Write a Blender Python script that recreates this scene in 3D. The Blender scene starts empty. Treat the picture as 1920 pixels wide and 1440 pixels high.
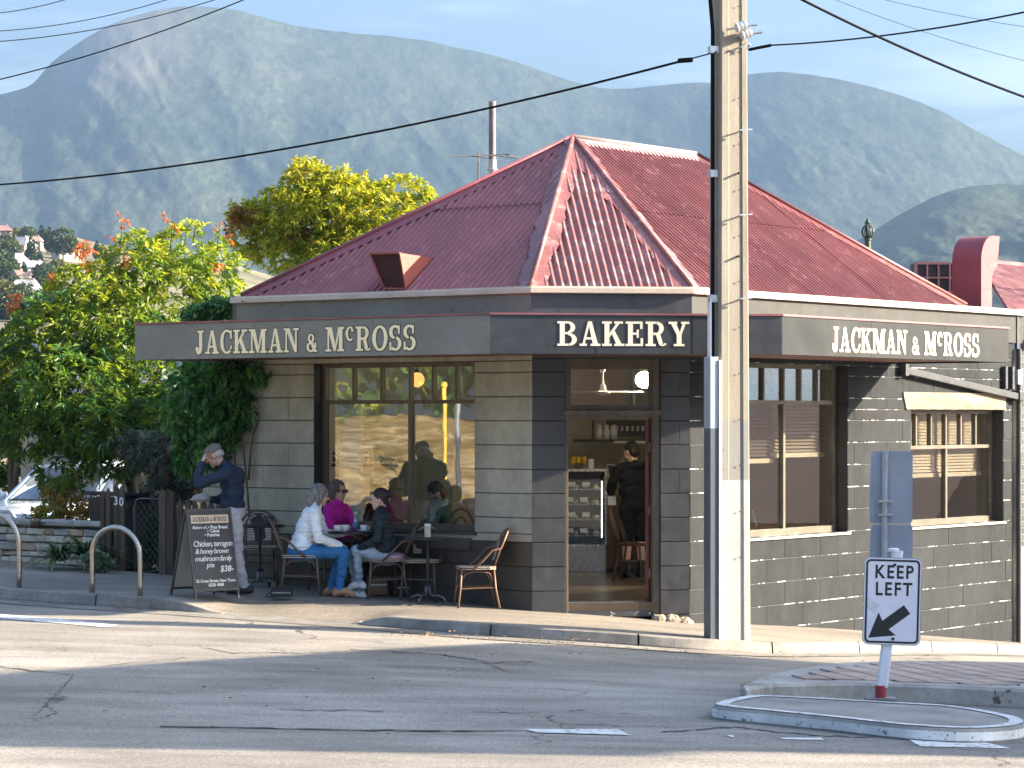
import bpy, bmesh, math, random
import numpy as np
from mathutils import Vector, Matrix, Euler
R = math.radians
random.seed(7); rng = np.random.default_rng(7)
scene = bpy.context.scene
col = scene.collection

# ------------------------------------------------------------------ camera, sky, sun, exposure
FPX = 5000.0                      # focal length in 1920-wide pixels
CAMH = 2.1
cam_data = bpy.data.cameras.new('camera'); cam = bpy.data.objects.new('camera', cam_data); col.objects.link(cam)
cam.location = (0, 0, CAMH); cam.rotation_euler = (R(90), 0, 0)
cam_data.sensor_width = 36; cam_data.lens = 36 * FPX / 1920; cam_data.shift_y = 60 / 1920
cam_data.clip_start = .1; cam_data.clip_end = 30000
scene.camera = cam
SUN_EL = R(21.0); SUN_AZ = R(.5)          # azimuth measured from +X towards +Y (away from the camera)
SUN_DIR = Vector((math.cos(SUN_EL) * math.cos(SUN_AZ), math.cos(SUN_EL) * math.sin(SUN_AZ), math.sin(SUN_EL)))
world = bpy.data.worlds.new('World'); scene.world = world; world.use_nodes = True
wn = world.node_tree.nodes; wl = world.node_tree.links; wn.clear()
sky = wn.new('ShaderNodeTexSky'); sky.sky_type = 'NISHITA'; sky.sun_disc = False
sky.sun_elevation = SUN_EL; sky.sun_rotation = math.atan2(SUN_DIR.x, SUN_DIR.y)
sky.air_density = 1.0; sky.dust_density = 7.5; sky.ozone_density = 5.5
tc = wn.new('ShaderNodeTexCoord'); mp = wn.new('ShaderNodeMapping'); mp.inputs['Scale'].default_value = (2.2, 2.2, 15)
mp.inputs['Rotation'].default_value = (0, R(9), 0)
cn = wn.new('ShaderNodeTexNoise'); cn.inputs['Scale'].default_value = 2.6; cn.inputs['Detail'].default_value = 7; cn.inputs['Roughness'].default_value = .58
cr = wn.new('ShaderNodeValToRGB'); cr.color_ramp.elements[0].position = .46; cr.color_ramp.elements[1].position = .9
cr.color_ramp.elements[1].color = (.42, .42, .42, 1)
mixw = wn.new('ShaderNodeMix'); mixw.data_type = 'RGBA'
mixw.inputs[7].default_value = (5, 5.4, 6, 1)
bg = wn.new('ShaderNodeBackground'); bg.inputs['Strength'].default_value = .092
out = wn.new('ShaderNodeOutputWorld')
wl.new(tc.outputs['Generated'], mp.inputs['Vector']); wl.new(mp.outputs[0], cn.inputs['Vector']); wl.new(cn.outputs['Fac'], cr.inputs[0])
wl.new(cr.outputs[0], mixw.inputs[0]); wl.new(sky.outputs[0], mixw.inputs[6]); wl.new(mixw.outputs[2], bg.inputs['Color']); wl.new(bg.outputs[0], out.inputs[0])
sun_data = bpy.data.lights.new('sun', 'SUN'); sun = bpy.data.objects.new('sun', sun_data); col.objects.link(sun)
sun_data.energy = 5.0; sun_data.angle = R(.53); sun_data.color = (1, .85, .65)
sun.rotation_euler = SUN_DIR.to_track_quat('Z', 'Y').to_euler(); sun.location = (30, 0, 30)
scene.view_settings.view_transform = 'Standard'; scene.view_settings.look = 'None'
scene.view_settings.exposure = 2.75; scene.view_settings.gamma = 1
scene.cycles.max_bounces = 8; scene.cycles.transparent_max_bounces = 12; scene.cycles.volume_bounces = 0
scene.cycles.use_denoising = True

# ------------------------------------------------------------------ helpers
def at(px, py, Y):
    """world point that the photograph shows at pixel (px, py) at distance Y"""
    return Vector(((px - 960) / FPX * Y, Y, CAMH + (780 - py) / FPX * Y))

def tag(o, label=None, cat=None, group=None, kind=None):
    if label: o['label'] = label
    if cat: o['category'] = cat
    if group: o['group'] = group
    if kind: o['kind'] = kind
    return o

def thing(name, label, cat, loc=(0, 0, 0), rz=0, group=None, scale=1):
    o = bpy.data.objects.new(name, None); col.objects.link(o)
    o.location = loc; o.rotation_euler = (0, 0, rz); o.empty_display_size = .1
    if scale != 1: o.scale = (scale,) * 3
    return tag(o, label, cat, group)

def copy_tree(o, parent=None):
    c = o.copy(); col.objects.link(c); c.parent = parent
    for ch in o.children: copy_tree(ch, c)
    return c

class MB:
    def __init__(self, xf=None): self.v = []; self.f = []; self.m = []; self.xf = xf
    def add(self, vs, fs, mi=0):
        n = len(self.v)
        self.v += [self.xf(*p) for p in vs] if self.xf else [tuple(p) for p in vs]
        self.f += [tuple(i + n for i in f) for f in fs]; self.m += [mi] * len(fs); return self
    def box(self, x0, x1, y0, y1, z0, z1, mi=0):
        return self.add([(x0,y0,z0),(x1,y0,z0),(x1,y1,z0),(x0,y1,z0),(x0,y0,z1),(x1,y0,z1),(x1,y1,z1),(x0,y1,z1)],
                 [(0,3,2,1),(4,5,6,7),(0,1,5,4),(1,2,6,5),(2,3,7,6),(3,0,4,7)], mi)
    def obox(self, c, size, rot=(0, 0, 0), mi=0):
        Mx = Euler(rot).to_matrix(); c = Vector(c); h = [s / 2 for s in size]
        P = [c + Mx @ Vector((sx*h[0], sy*h[1], sz*h[2])) for sz in (-1, 1) for sx, sy in ((-1,-1),(1,-1),(1,1),(-1,1))]
        return self.add([tuple(p) for p in P], [(0,3,2,1),(4,5,6,7),(0,1,5,4),(1,2,6,5),(2,3,7,6),(3,0,4,7)], mi)
    def bar(self, p0, p1, w, h, up=(0, 0, 1), mi=0):
        p0 = Vector(p0); p1 = Vector(p1); d = (p1 - p0).normalized(); u = Vector(up)
        s = d.cross(u)
        if s.length < 1e-4: s = d.cross(Vector((1, 0, 0)))
        s.normalize(); u = s.cross(d).normalized(); s = s * w / 2; u = u * h / 2
        P = [p0-s-u, p0+s-u, p1+s-u, p1-s-u, p0-s+u, p0+s+u, p1+s+u, p1-s+u]
        return self.add([tuple(p) for p in P], [(0,3,2,1),(4,5,6,7),(0,1,5,4),(1,2,6,5),(2,3,7,6),(3,0,4,7)], mi)
    def tube(self, pts, r, n=8, closed=False, mi=0):
        P = [Vector(p) for p in pts]; N = len(P); rr = r if isinstance(r, (list, tuple)) else [r] * N
        vs = []; fs = []; ref = None
        for i in range(N):
            a = P[(i - 1) % N] if (i > 0 or closed) else P[i]; b = P[(i + 1) % N] if (i < N - 1 or closed) else P[i]
            t = (b - a).normalized()
            if ref is None: ref = t.orthogonal().normalized()
            ref = (ref - t * ref.dot(t))
            if ref.length < 1e-5: ref = t.orthogonal()
            ref.normalize(); bi = t.cross(ref)
            for k in range(n):
                an = 2 * math.pi * k / n; vs.append(tuple(P[i] + (ref * math.cos(an) + bi * math.sin(an)) * rr[i]))
        for i in range(N if closed else N - 1):
            j = (i + 1) % N
            for k in range(n): fs.append((i*n+k, i*n+(k+1)%n, j*n+(k+1)%n, j*n+k))
        if not closed: fs += [tuple(range(n))[::-1], tuple(range((N-1)*n, N*n))]
        return self.add(vs, fs, mi)
    def lathe(self, prof, c=(0, 0, 0), n=20, mi=0, rot=None):
        vs = []; fs = []
        for r, z in prof:
            for k in range(n):
                a = 2 * math.pi * k / n; p = Vector((max(r, 1e-4)*math.cos(a), max(r, 1e-4)*math.sin(a), z))
                if rot: p = Euler(rot).to_matrix() @ p
                vs.append((c[0]+p.x, c[1]+p.y, c[2]+p.z))
        for i in range(len(prof) - 1):
            for k in range(n): fs.append((i*n+k, i*n+(k+1)%n, (i+1)*n+(k+1)%n, (i+1)*n+k))
        fs += [tuple(range(n))[::-1], tuple(range((len(prof)-1)*n, len(prof)*n))]
        return self.add(vs, fs, mi)
    def sph(self, c, r, n=14, mi=0, rot=(0, 0, 0)):
        if not isinstance(r, (list, tuple)): r = (r, r, r)
        m = n // 2; Mx = Euler(rot).to_matrix(); vs = []; fs = []; c = Vector(c)
        for i in range(1, m):
            th = math.pi * i / m
            for k in range(n):
                a = 2 * math.pi * k / n
                vs.append(tuple(c + Mx @ Vector((r[0]*math.sin(th)*math.cos(a), r[1]*math.sin(th)*math.sin(a), r[2]*math.cos(th)))))
        vs += [tuple(c + Mx @ Vector((0, 0, r[2]))), tuple(c - Mx @ Vector((0, 0, r[2])))]; T = len(vs) - 2; B = T + 1
        for i in range(m - 2):
            for k in range(n): fs.append((i*n+k, (i+1)*n+k, (i+1)*n+(k+1)%n, i*n+(k+1)%n))
        for k in range(n): fs += [(T, k, (k+1)%n), (B, (m-2)*n+(k+1)%n, (m-2)*n+k)]
        return self.add(vs, fs, mi)
    def prism(self, poly, z0, z1, mi=0, mp=None):
        """extrude a 2-d polygon between z0 and z1; mp maps (u, v, w) to a point"""
        n = len(poly); P = [(p[0], p[1], z0) for p in poly] + [(p[0], p[1], z1) for p in poly]
        if mp: P = [mp(*p) for p in P]
        return self.add(P, [tuple(range(n))[::-1], tuple(range(n, 2*n))] + [(i, (i+1)%n, n+(i+1)%n, n+i) for i in range(n)], mi)
    def build(self, name, mats, parent=None, smooth=False, bevel=0, recalc=True, loc=None, rz=None):
        me = bpy.data.meshes.new(name); me.from_pydata([tuple(p) for p in self.v], [], self.f)
        if not isinstance(mats, (list, tuple)): mats = [mats]
        for x in mats: me.materials.append(x)
        if len(mats) > 1: me.polygons.foreach_set('material_index', self.m)
        if recalc or bevel:
            b = bmesh.new(); b.from_mesh(me); bmesh.ops.recalc_face_normals(b, faces=b.faces)
            if bevel: bmesh.ops.bevel(b, geom=b.edges[:], offset=bevel, segments=1 if bevel < .004 else 2, affect='EDGES', profile=.5)
            b.to_mesh(me); b.free()
        if smooth: me.shade_smooth()
        if smooth == 'auto': me.set_sharp_from_angle(angle=R(40))
        o = bpy.data.objects.new(name, me); col.objects.link(o)
        if parent: o.parent = parent
        if loc is not None: o.location = loc
        if rz is not None: o.rotation_euler = (0, 0, rz)
        return o

def catmull(P, n=8):
    P = [Vector(p) for p in P]; Q = [P[0] * 2 - P[1]] + P + [P[-1] * 2 - P[-2]]; o = []
    for i in range(1, len(Q) - 2):
        a, b, c, d = Q[i-1:i+3]
        for k in range(n):
            t = k / n
            o.append(.5 * ((2*b) + (c-a)*t + (2*a-5*b+4*c-d)*t*t + (3*b-a-3*c+d)*t**3))
    return o + [P[-1]]

# ------------------------------------------------------------------ materials
MATS = {}
def newmat(name):
    m = bpy.data.materials.new(name); m.use_nodes = True; nt = m.node_tree; nt.nodes.clear()
    o = nt.nodes.new('ShaderNodeOutputMaterial'); return m, nt, o
def N(nt, t, **kw):
    n = nt.nodes.new(t)
    for k, v in kw.items():
        if hasattr(n, k) and k not in ('Scale',): setattr(n, k, v)
        else: n.inputs[k].default_value = v
    return n
def c4(c): return (c[0], c[1], c[2], 1) if len(c) == 3 else c
def ramp(nt, stops, src):
    r = nt.nodes.new('ShaderNodeValToRGB'); e = r.color_ramp.elements
    while len(e) < len(stops): e.new(.5)
    for x, (p, c) in zip(e, stops): x.position = p; x.color = c4(c if isinstance(c, tuple) else (c, c, c))
    nt.links.new(src, r.inputs[0]); return r.outputs[0]
def mixc(nt, fac, a, b, mode='MIX'):
    m = nt.nodes.new('ShaderNodeMix'); m.data_type = 'RGBA'; m.blend_type = mode
    for s, i in ((fac, 0), (a, 6), (b, 7)):
        if hasattr(s, 'is_linked'): nt.links.new(s, m.inputs[i])
        else: m.inputs[i].default_value = s if i == 0 else c4(s)
    return m.outputs[2]
def noise(nt, vec, sc, det=4, ro=.55, dist=0):
    n = nt.nodes.new('ShaderNodeTexNoise'); n.inputs['Scale'].default_value = sc; n.inputs['Detail'].default_value = det
    n.inputs['Roughness'].default_value = ro; n.inputs['Distortion'].default_value = dist; nt.links.new(vec, n.inputs['Vector']); return n.outputs['Fac']
def stretch(nt, vec, s):
    m = nt.nodes.new('ShaderNodeMapping'); m.inputs['Scale'].default_value = s; nt.links.new(vec, m.inputs['Vector']); return m.outputs[0]
def pos(nt, obj=False):
    if obj: return nt.nodes.new('ShaderNodeTexCoord').outputs['Object']
    return nt.nodes.new('ShaderNodeNewGeometry').outputs['Position']
def finish(nt, o, colr, rough=.7, metal=0, spec=.4, bump=None, bstr=.3, bdist=.01, name=None, coat=0, sub=None):
    p = nt.nodes.new('ShaderNodeBsdfPrincipled')
    if hasattr(colr, 'is_linked'): nt.links.new(colr, p.inputs['Base Color'])
    else: p.inputs['Base Color'].default_value = c4(colr)
    if hasattr(rough, 'is_linked'): nt.links.new(rough, p.inputs['Roughness'])
    else: p.inputs['Roughness'].default_value = rough
    p.inputs['Metallic'].default_value = metal; p.inputs['Specular IOR Level'].default_value = spec; p.inputs['Coat Weight'].default_value = coat
    if bump is not None:
        b = nt.nodes.new('ShaderNodeBump'); b.inputs['Strength'].default_value = bstr; b.inputs['Distance'].default_value = bdist
        nt.links.new(bump, b.inputs['Height']); nt.links.new(b.outputs[0], p.inputs['Normal'])
    nt.links.new(p.outputs[0], o.inputs[0]); return p
def mat(name, c, rough=.7, var=.22, sc=3., bsc=60., bstr=.15, metal=0, spec=.4, rnd=0., c2=None, wear=None, wsc=14., wpos=.62, st=(1, 1, 1), coat=0, obj=False):
    """painted / plain surface: two-scale colour variation, fine bump, optional chips of another colour, per-object brightness"""
    if name in MATS: return MATS[name]
    m, nt, o = newmat(name); P = pos(nt, obj); Ps = stretch(nt, P, st)
    n1 = noise(nt, Ps, sc, 5); n2 = noise(nt, Ps, sc * 7, 4)
    lo = tuple(x * (1 - var) for x in c); hi = tuple(min(1, x * (1 + var)) for x in (c2 or c))
    cc = ramp(nt, [(.3, lo), (.7, hi)], n1)
    cc = mixc(nt, var * .8, cc, ramp(nt, [(.35, .25), (.65, .75)], n2), 'OVERLAY')
    if rnd:
        oi = nt.nodes.new('ShaderNodeObjectInfo'); cc = mixc(nt, 1.0, cc, ramp(nt, [(0, 1 - rnd), (1, 1.0)], oi.outputs['Random']), 'MULTIPLY')
    if wear:
        w = ramp(nt, [(wpos, 0.), (wpos + .03, 1.)], noise(nt, P, wsc, 6, .7)); cc = mixc(nt, w, cc, wear)
    rr = ramp(nt, [(.3, max(.02, rough - .1)), (.7, min(1, rough + .1))], n2)
    finish(nt, o, cc, rr, metal, spec, noise(nt, P, bsc, 3) if bstr else None, bstr, .01, coat=coat)
    MATS[name] = m; return m
def glassmat(name, k=2.2, base=.06, tint=(.93, .95, .94), rough=0.):
    if name in MATS: return MATS[name]
    m, nt, o = newmat(name); fr = nt.nodes.new('ShaderNodeLayerWeight'); fr.inputs[0].default_value = .5
    pw = nt.nodes.new('ShaderNodeMath'); pw.operation = 'POWER'; nt.links.new(fr.outputs['Facing'], pw.inputs[0]); pw.inputs[1].default_value = 5
    ma = nt.nodes.new('ShaderNodeMath'); ma.operation = 'MULTIPLY_ADD'; ma.use_clamp = True
    nt.links.new(pw.outputs[0], ma.inputs[0]); ma.inputs[1].default_value = .9; ma.inputs[2].default_value = base + k * .04
    t = nt.nodes.new('ShaderNodeBsdfTransparent'); t.inputs[0].default_value = c4(tint)
    g = nt.nodes.new('ShaderNodeBsdfGlossy'); g.inputs['Roughness'].default_value = rough
    bp = nt.nodes.new('ShaderNodeBump'); bp.inputs['Strength'].default_value = .04; bp.inputs['Distance'].default_value = .02
    nt.links.new(noise(nt, pos(nt), 1.6, 2), bp.inputs['Height']); nt.links.new(bp.outputs[0], g.inputs['Normal'])
    x = nt.nodes.new('ShaderNodeMixShader'); nt.links.new(ma.outputs[0], x.inputs[0]); nt.links.new(t.outputs[0], x.inputs[1]); nt.links.new(g.outputs[0], x.inputs[2])
    nt.links.new(x.outputs[0], o.inputs[0]); MATS[name] = m; return m
def emit(name, c, s):
    if name in MATS: return MATS[name]
    m, nt, o = newmat(name); e = nt.nodes.new('ShaderNodeEmission'); e.inputs[0].default_value = c4(c); e.inputs[1].default_value = s
    nt.links.new(e.outputs[0], o.inputs[0]); MATS[name] = m; return m
def leafmat(name, stops, trans=.35, spec=.35):
    """leaf: colour by a per-leaf random attribute, light passes through"""
    if name in MATS: return MATS[name]
    m, nt, o = newmat(name); a = nt.nodes.new('ShaderNodeAttribute'); a.attribute_name = 'tint'
    cc = ramp(nt, stops, a.outputs['Fac'])
    p = nt.nodes.new('ShaderNodeBsdfPrincipled'); nt.links.new(cc, p.inputs['Base Color']); p.inputs['Roughness'].default_value = .42; p.inputs['Specular IOR Level'].default_value = spec
    t = nt.nodes.new('ShaderNodeBsdfTranslucent'); nt.links.new(mixc(nt, 1., cc, (1.25, 1.35, .6), 'MULTIPLY'), t.inputs[0])
    x = nt.nodes.new('ShaderNodeMixShader'); x.inputs[0].default_value = trans
    nt.links.new(p.outputs[0], x.inputs[1]); nt.links.new(t.outputs[0], x.inputs[2]); nt.links.new(x.outputs[0], o.inputs[0]); MATS[name] = m; return m

# ------------------------------------------------------------------ lettering: slab-serif strokes and the built-in sans
def arc(cx, cy, rx, ry, tx, ty, a0, a1, n=14):
    o = []; i = []
    for k in range(n + 1):
        a = R(a0 + (a1 - a0) * k / n)
        o.append((cx + rx * math.cos(a), cy + ry * math.sin(a))); i.append((cx + (rx - tx) * math.cos(a), cy + (ry - ty) * math.sin(a)))
    return [[o[k], o[k+1], i[k+1], i[k]] for k in range(n)]
def rect(x0, x1, y0, y1): return [[(x0, y0), (x1, y0), (x1, y1), (x0, y1)]]
def glyph(ch):
    """strokes (quads) of a slab-serif capital of height 1, and its advance width"""
    t, s = .2, .09
    if ch == 'J': return rect(.26, .46, .25, 1) + rect(.16, .56, 1-s, 1) + arc(.25, .25, .21, .27, .2, .1, 0, -180) + arc(.12, .24, .09, .09, .089, .089, 0, 360, 10), .6
    if ch == 'A': return [[(.0+.1, 0), (.19, 0), (.42, .9), (.35, 1)], [(.35, 1), (.5, 1), (.78, 0), (.56, 0)]] + rect(.22, .58, .26, .35) + rect(0, .3, 0, s) + rect(.45, .86, 0, s), .88
    if ch == 'C': return arc(.42, .5, .42, .52, .2, .1, 55, 305, 22) + rect(.62, .72, .62, .98) + arc(.60, .30, .13, .16, .08, .1, -70, 20, 5), .76
    if ch == 'c': return [[(x*.62, .42 + y*.58) for x, y in q] for q in arc(.42, .5, .42, .52, .22, .14, 55, 305, 18) + arc(.62, .74, .12, .12, .119, .119, 0, 360, 10)], .52
    if ch == 'K': return rect(.1, .3, 0, 1) + rect(0, .4, 0, s) + rect(0, .4, 1-s, 1) + [[(.3, .34), (.3, .52), (.62, .95), (.74, .95)], [(.38, .54), (.5, .66), (.82, .05), (.6, .05)]] + rect(.5, .86, 1-s, 1) + rect(.5, .92, 0, s), .92
    if ch == 'M': return rect(.12, .21, 0, 1) + rect(.78, .98, 0, 1) + rect(0, .33, 0, s) + rect(.68, 1.08, 0, s) + rect(0, .2, 1-s, 1) + rect(.9, 1.08, 1-s, 1) + [[(.12, 1), (.36, 1), (.58, .25), (.5, 0)], [(.5, 0), (.58, .02), (.86, 1), (.76, 1)]], 1.12
    if ch == 'N': return rect(.1, .19, 0, 1) + rect(.68, .77, 0, 1) + rect(0, .3, 0, s) + rect(.56, .9, 1-s, 1) + rect(0, .2, 1-s, 1) + [[(.1, 1), (.33, 1), (.77, .12), (.77, 0), (.66, 0)]], .92
    if ch == 'R': return rect(.1, .3, 0, 1) + rect(0, .42, 0, s) + rect(0, .42, 1-s, 1) + rect(.3, .45, .45, .55) + arc(.45, .725, .3, .275, .19, .1, 90, -90, 12) + [[(.42, .48), (.6, .5), (.72, .1), (.54, .1)]] + arc(.7, .15, .18, .15, .1, .07, 200, 340, 7), .9
    if ch == 'O': return arc(.43, .5, .43, .52, .2, .1, 0, 360, 28), .88
    if ch == 'S': return (arc(.35, .735, .33, .285, .19, .1, 40, 262, 16) + arc(.37, .27, .34, .29, .19, .1, -140, 82, 16) + rect(.52, .61, .66, 1) + rect(.05, .14, 0, .34)), .74
    if ch == 'B': return rect(.1, .3, 0, 1) + rect(0, .45, 0, s) + rect(0, .45, 1-s, 1) + rect(.3, .46, .47, .56) + arc(.43, .755, .3, .245, .19, .085, 90, -90, 12) + arc(.45, .26, .35, .26, .2, .085, 90, -90, 12), .86
    if ch == 'E': return rect(.1, .3, 0, 1) + rect(0, .72, 0, s) + rect(0, .7, 1-s, 1) + rect(.3, .5, .46, .55) + rect(.62, .72, 0, .32) + rect(.6, .7, .7, 1) + rect(.46, .54, .34, .67), .78
    if ch == 'Y': return rect(.34, .54, 0, .5) + rect(.22, .66, 0, s) + [[(.06, 1), (.28, 1), (.5, .5), (.36, .42)], [(.62, 1), (.74, 1), (.52, .42), (.44, .5)]] + rect(0, .36, 1-s, 1) + rect(.52, .86, 1-s, 1), .88
    if ch == '&': return [[(x*.74, y*.74) for x, y in q] for q in arc(.38, .27, .34, .28, .18, .1, 0, 360, 20) + arc(.40, .76, .25, .25, .14, .08, 0, 360, 16) + [[(.2, .72), (.38, .66), (.86, .05), (.62, .05)]] + arc(.62, .36, .2, .22, .09, .08, -60, 60, 6) + rect(.6, .9, 0, .09)], .74
    return [], .3
def slab_text(mb, txt, h, x0, y0, mp, width=None, depth=.004, gap=.05):
    """letters as strokes standing proud of the board; each stroke a hair further out so that no two faces coincide"""
    total = sum(glyph(c)[1] + gap for c in txt) - gap; sx = (width / total) if width else h; x = x0; k = 0
    for c in txt:
        st, adv = glyph(c)
        for q in st:
            k += 1; mb.prism([(x + u * sx, y0 + v * h) for u, v in q], 0, depth + (k % 9) * .00025, mp=mp)
        x += (adv + gap) * sx
def sans(name, txt, size, mp, material, parent=None, bold=0., shear=0., align='CENTER', space=1., depth=.001):
    cu = bpy.data.curves.new(name, 'FONT'); cu.body = txt; cu.size = size; cu.align_x = align; cu.align_y = 'CENTER'; cu.shear = shear; cu.offset = bold; cu.space_character = space; cu.resolution_u = 3
    o = bpy.data.objects.new(name, cu); col.objects.link(o)
    me = bpy.data.meshes.new_from_object(o.evaluated_get(bpy.context.evaluated_depsgraph_get())); bpy.data.objects.remove(o)
    v = [mp(p.co.x, p.co.y, depth) for p in me.vertices]; f = [tuple(p.vertices) for p in me.polygons]
    b = MB(); b.v = v; b.f = f; b.m = [0] * len(f); return b.build(name, material, parent, recalc=False)
# ------------------------------------------------------------------ plan of the corner
O0 = Vector((1.214, 28.54, 0)); RD = Vector((.607, .795, 0)).normalized(); LD = Vector((-RD.y, RD.x, 0))
BROT = math.atan2(RD.y, RD.x)
def L2W(a, b, z=0): p = O0 + RD * a + LD * b; return Vector((p.x, p.y, z))
def W2L(p): d = Vector((p[0], p[1], 0)) - O0; return d.dot(RD), d.dot(LD)

CP = [(.22,29.3,-.15),(1.97,29.53,-.30),(6.68,35.7,-1.04),(-4.84,33.17,.066),(-2.2,31.1,-.02),(-.33,27.1,-.15),(.87,27.,-.195),(3.0,27.75,-.386),(5.9,31.5,-.72),
      (-5.7,29.7,.05),(-3.8,28.8,0.),(-1.45,27.85,-.10),(2.9,20.8,-.2),(-3,16.4,-.04),(3,16.4,-.13),(0,0,.0),(-15,25,.3),(-15,10,.2),(15,30,-1.0),(15,12,-.5),(-14,40,.45),(12,42,-1.7),(30,60,-3.2),(-40,20,.8),(40,10,-1.),(0,-30,.1),(-35,60,1.2)]
_c = np.array(CP, float); _n = len(_c)
def _k(r2): return np.where(r2 > 1e-12, .5 * r2 * np.log(np.maximum(r2, 1e-12)), 0)
_d2 = ((_c[:, None, :2] - _c[None, :, :2]) ** 2).sum(-1); _P = np.c_[np.ones(_n), _c[:, :2]]
_A = np.block([[_k(_d2) + 2. * np.eye(_n), _P], [_P.T, np.zeros((3, 3))]]); _w = np.linalg.solve(_A, np.r_[_c[:, 2], np.zeros(3)])
def Garr(X, Y):
    X = np.asarray(X, float); Y = np.asarray(Y, float)
    r2 = (X[..., None] - _c[:, 0]) ** 2 + (Y[..., None] - _c[:, 1]) ** 2
    return (_k(r2) * _w[:_n]).sum(-1) + _w[_n] + _w[_n+1] * X + _w[_n+2] * Y
def G(x, y): return float(Garr(x, y))
def gp(px, py, off=0.):
    """ground point (off metres above the road surface) seen at a pixel"""
    lo, hi = 8., 60.
    for _ in range(50):
        m = (lo + hi) / 2; p = at(px, py, m)
        if p.z > G(p.x, p.y) + off: lo = m
        else: hi = m
    return at(px, py, lo)

# ------------------------------------------------------------------ surfaces
def asphalt(name, c, lines=True, warm=.0):
    m, nt, o = newmat(name); P = pos(nt)
    big = noise(nt, P, .35, 4); mid = noise(nt, stretch(nt, P, (.5, 1.6, 1)), 1.3, 5); fine = noise(nt, P, 95, 2, .7)
    c0 = tuple(x * .78 for x in c); c1 = tuple(x * 1.22 for x in c)
    cc = ramp(nt, [(.35, c0), (.65, c1)], big); cc = mixc(nt, .5, cc, ramp(nt, [(.3, .25), (.7, .75)], mid), 'OVERLAY')
    cc = mixc(nt, .75, cc, ramp(nt, [(.3, .12), (.7, .88)], fine), 'OVERLAY'); cc = mixc(nt, .45, cc, ramp(nt, [(.3, .2), (.7, .8)], noise(nt, P, 34, 3, .7)), 'OVERLAY')
    h = fine
    if lines:
        v = nt.nodes.new('ShaderNodeTexVoronoi'); v.feature = 'DISTANCE_TO_EDGE'; v.inputs['Scale'].default_value = .33
        d = nt.nodes.new('ShaderNodeVectorMath'); d.operation = 'ADD'; nx = nt.nodes.new('ShaderNodeTexNoise'); nx.inputs['Scale'].default_value = 1.7; nx.inputs['Detail'].default_value = 6
        sc = nt.nodes.new('ShaderNodeVectorMath'); sc.operation = 'SCALE'; sc.inputs['Scale'].default_value = .9
        nt.links.new(P, nx.inputs['Vector']); nt.links.new(nx.outputs['Color'], sc.inputs[0]); nt.links.new(P, d.inputs[0]); nt.links.new(sc.outputs[0], d.inputs[1]); nt.links.new(d.outputs[0], v.inputs['Vector'])
        cr = ramp(nt, [(.0, 1.), (.0028, .8), (.006, 0.)], v.outputs[0]); mk = ramp(nt, [(.5, 0.), (.58, 1.)], noise(nt, P, .5, 3))
        cr = mixc(nt, 1., cr, mk, 'MULTIPLY'); cc = mixc(nt, cr, cc, (.02, .02, .02))
        st = ramp(nt, [(.60, 0.), (.70, .6)], noise(nt, stretch(nt, P, (.35, 1.5, 1)), .9, 5)); cc = mixc(nt, st, cc, tuple(x * .6 for x in c))
    finish(nt, o, cc, .85, 0, .25, h, .5, .006); return m
M_road = asphalt('asphalt_road', (.205, .188, .162))
M_path = asphalt('asphalt_footpath', (.205, .182, .150), lines=False)
M_conc = mat('kerb_concrete', (.16, .15, .13), .85, .3, 2.5, 70, .3, c2=(.20, .185, .16), wear=(.12, .11, .10), wsc=6, wpos=.66)
M_white = mat('road_paint', (.55, .55, .53), .7, .15, 3, 90, .2, wear=(.20, .185, .165), wsc=16, wpos=.55)
M_ground = mat('dry_ground', (.13, .12, .06), .95, .4, .05, 1, .2, c2=(.16, .13, .07))
M_soil = mat('garden_soil', (.07, .05, .03), .95, .4, 2, 25, .6)

xs = np.unique(np.r_[np.arange(-60, -10, 2.), np.arange(-10, 10, .3), np.arange(10, 60.1, 2.)]); ys = np.unique(np.r_[np.arange(-40, 12, 2.), np.arange(12, 36, .3), np.arange(36, 80.1, 2.)])
XX, YY = np.meshgrid(xs, ys); ZZ = Garr(XX, YY) + .002 * np.sin(XX * .9 + YY * .6) * np.cos(YY * .7)
def gridmesh(name, X, Y, Z, material, kind='structure', smooth=True):
    r, c = X.shape; v = np.c_[X.ravel(), Y.ravel(), Z.ravel()]
    i = (np.arange(r - 1)[:, None] * c + np.arange(c - 1)).ravel(); f = np.c_[i, i + 1, i + c + 1, i + c]
    me = bpy.data.meshes.new(name); me.from_pydata(v.tolist(), [], f.tolist()); me.materials.append(material)
    if smooth: me.shade_smooth()
    o = bpy.data.objects.new(name, me); col.objects.link(o)
    if kind: o['kind'] = kind
    return o
gridmesh('road', XX, YY, ZZ, M_road)
# the wide land under everything, out to the foot of the mountain
rr = np.r_[0, 30, 60, 120, 300, 700, 1500, 3000, 6400]; an = np.linspace(0, 2 * np.pi, 49)
RR, AA = np.meshgrid(rr, an); gridmesh('ground', RR * np.cos(AA), RR * np.sin(AA), -6.0 + 0 * RR, M_ground)

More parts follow.
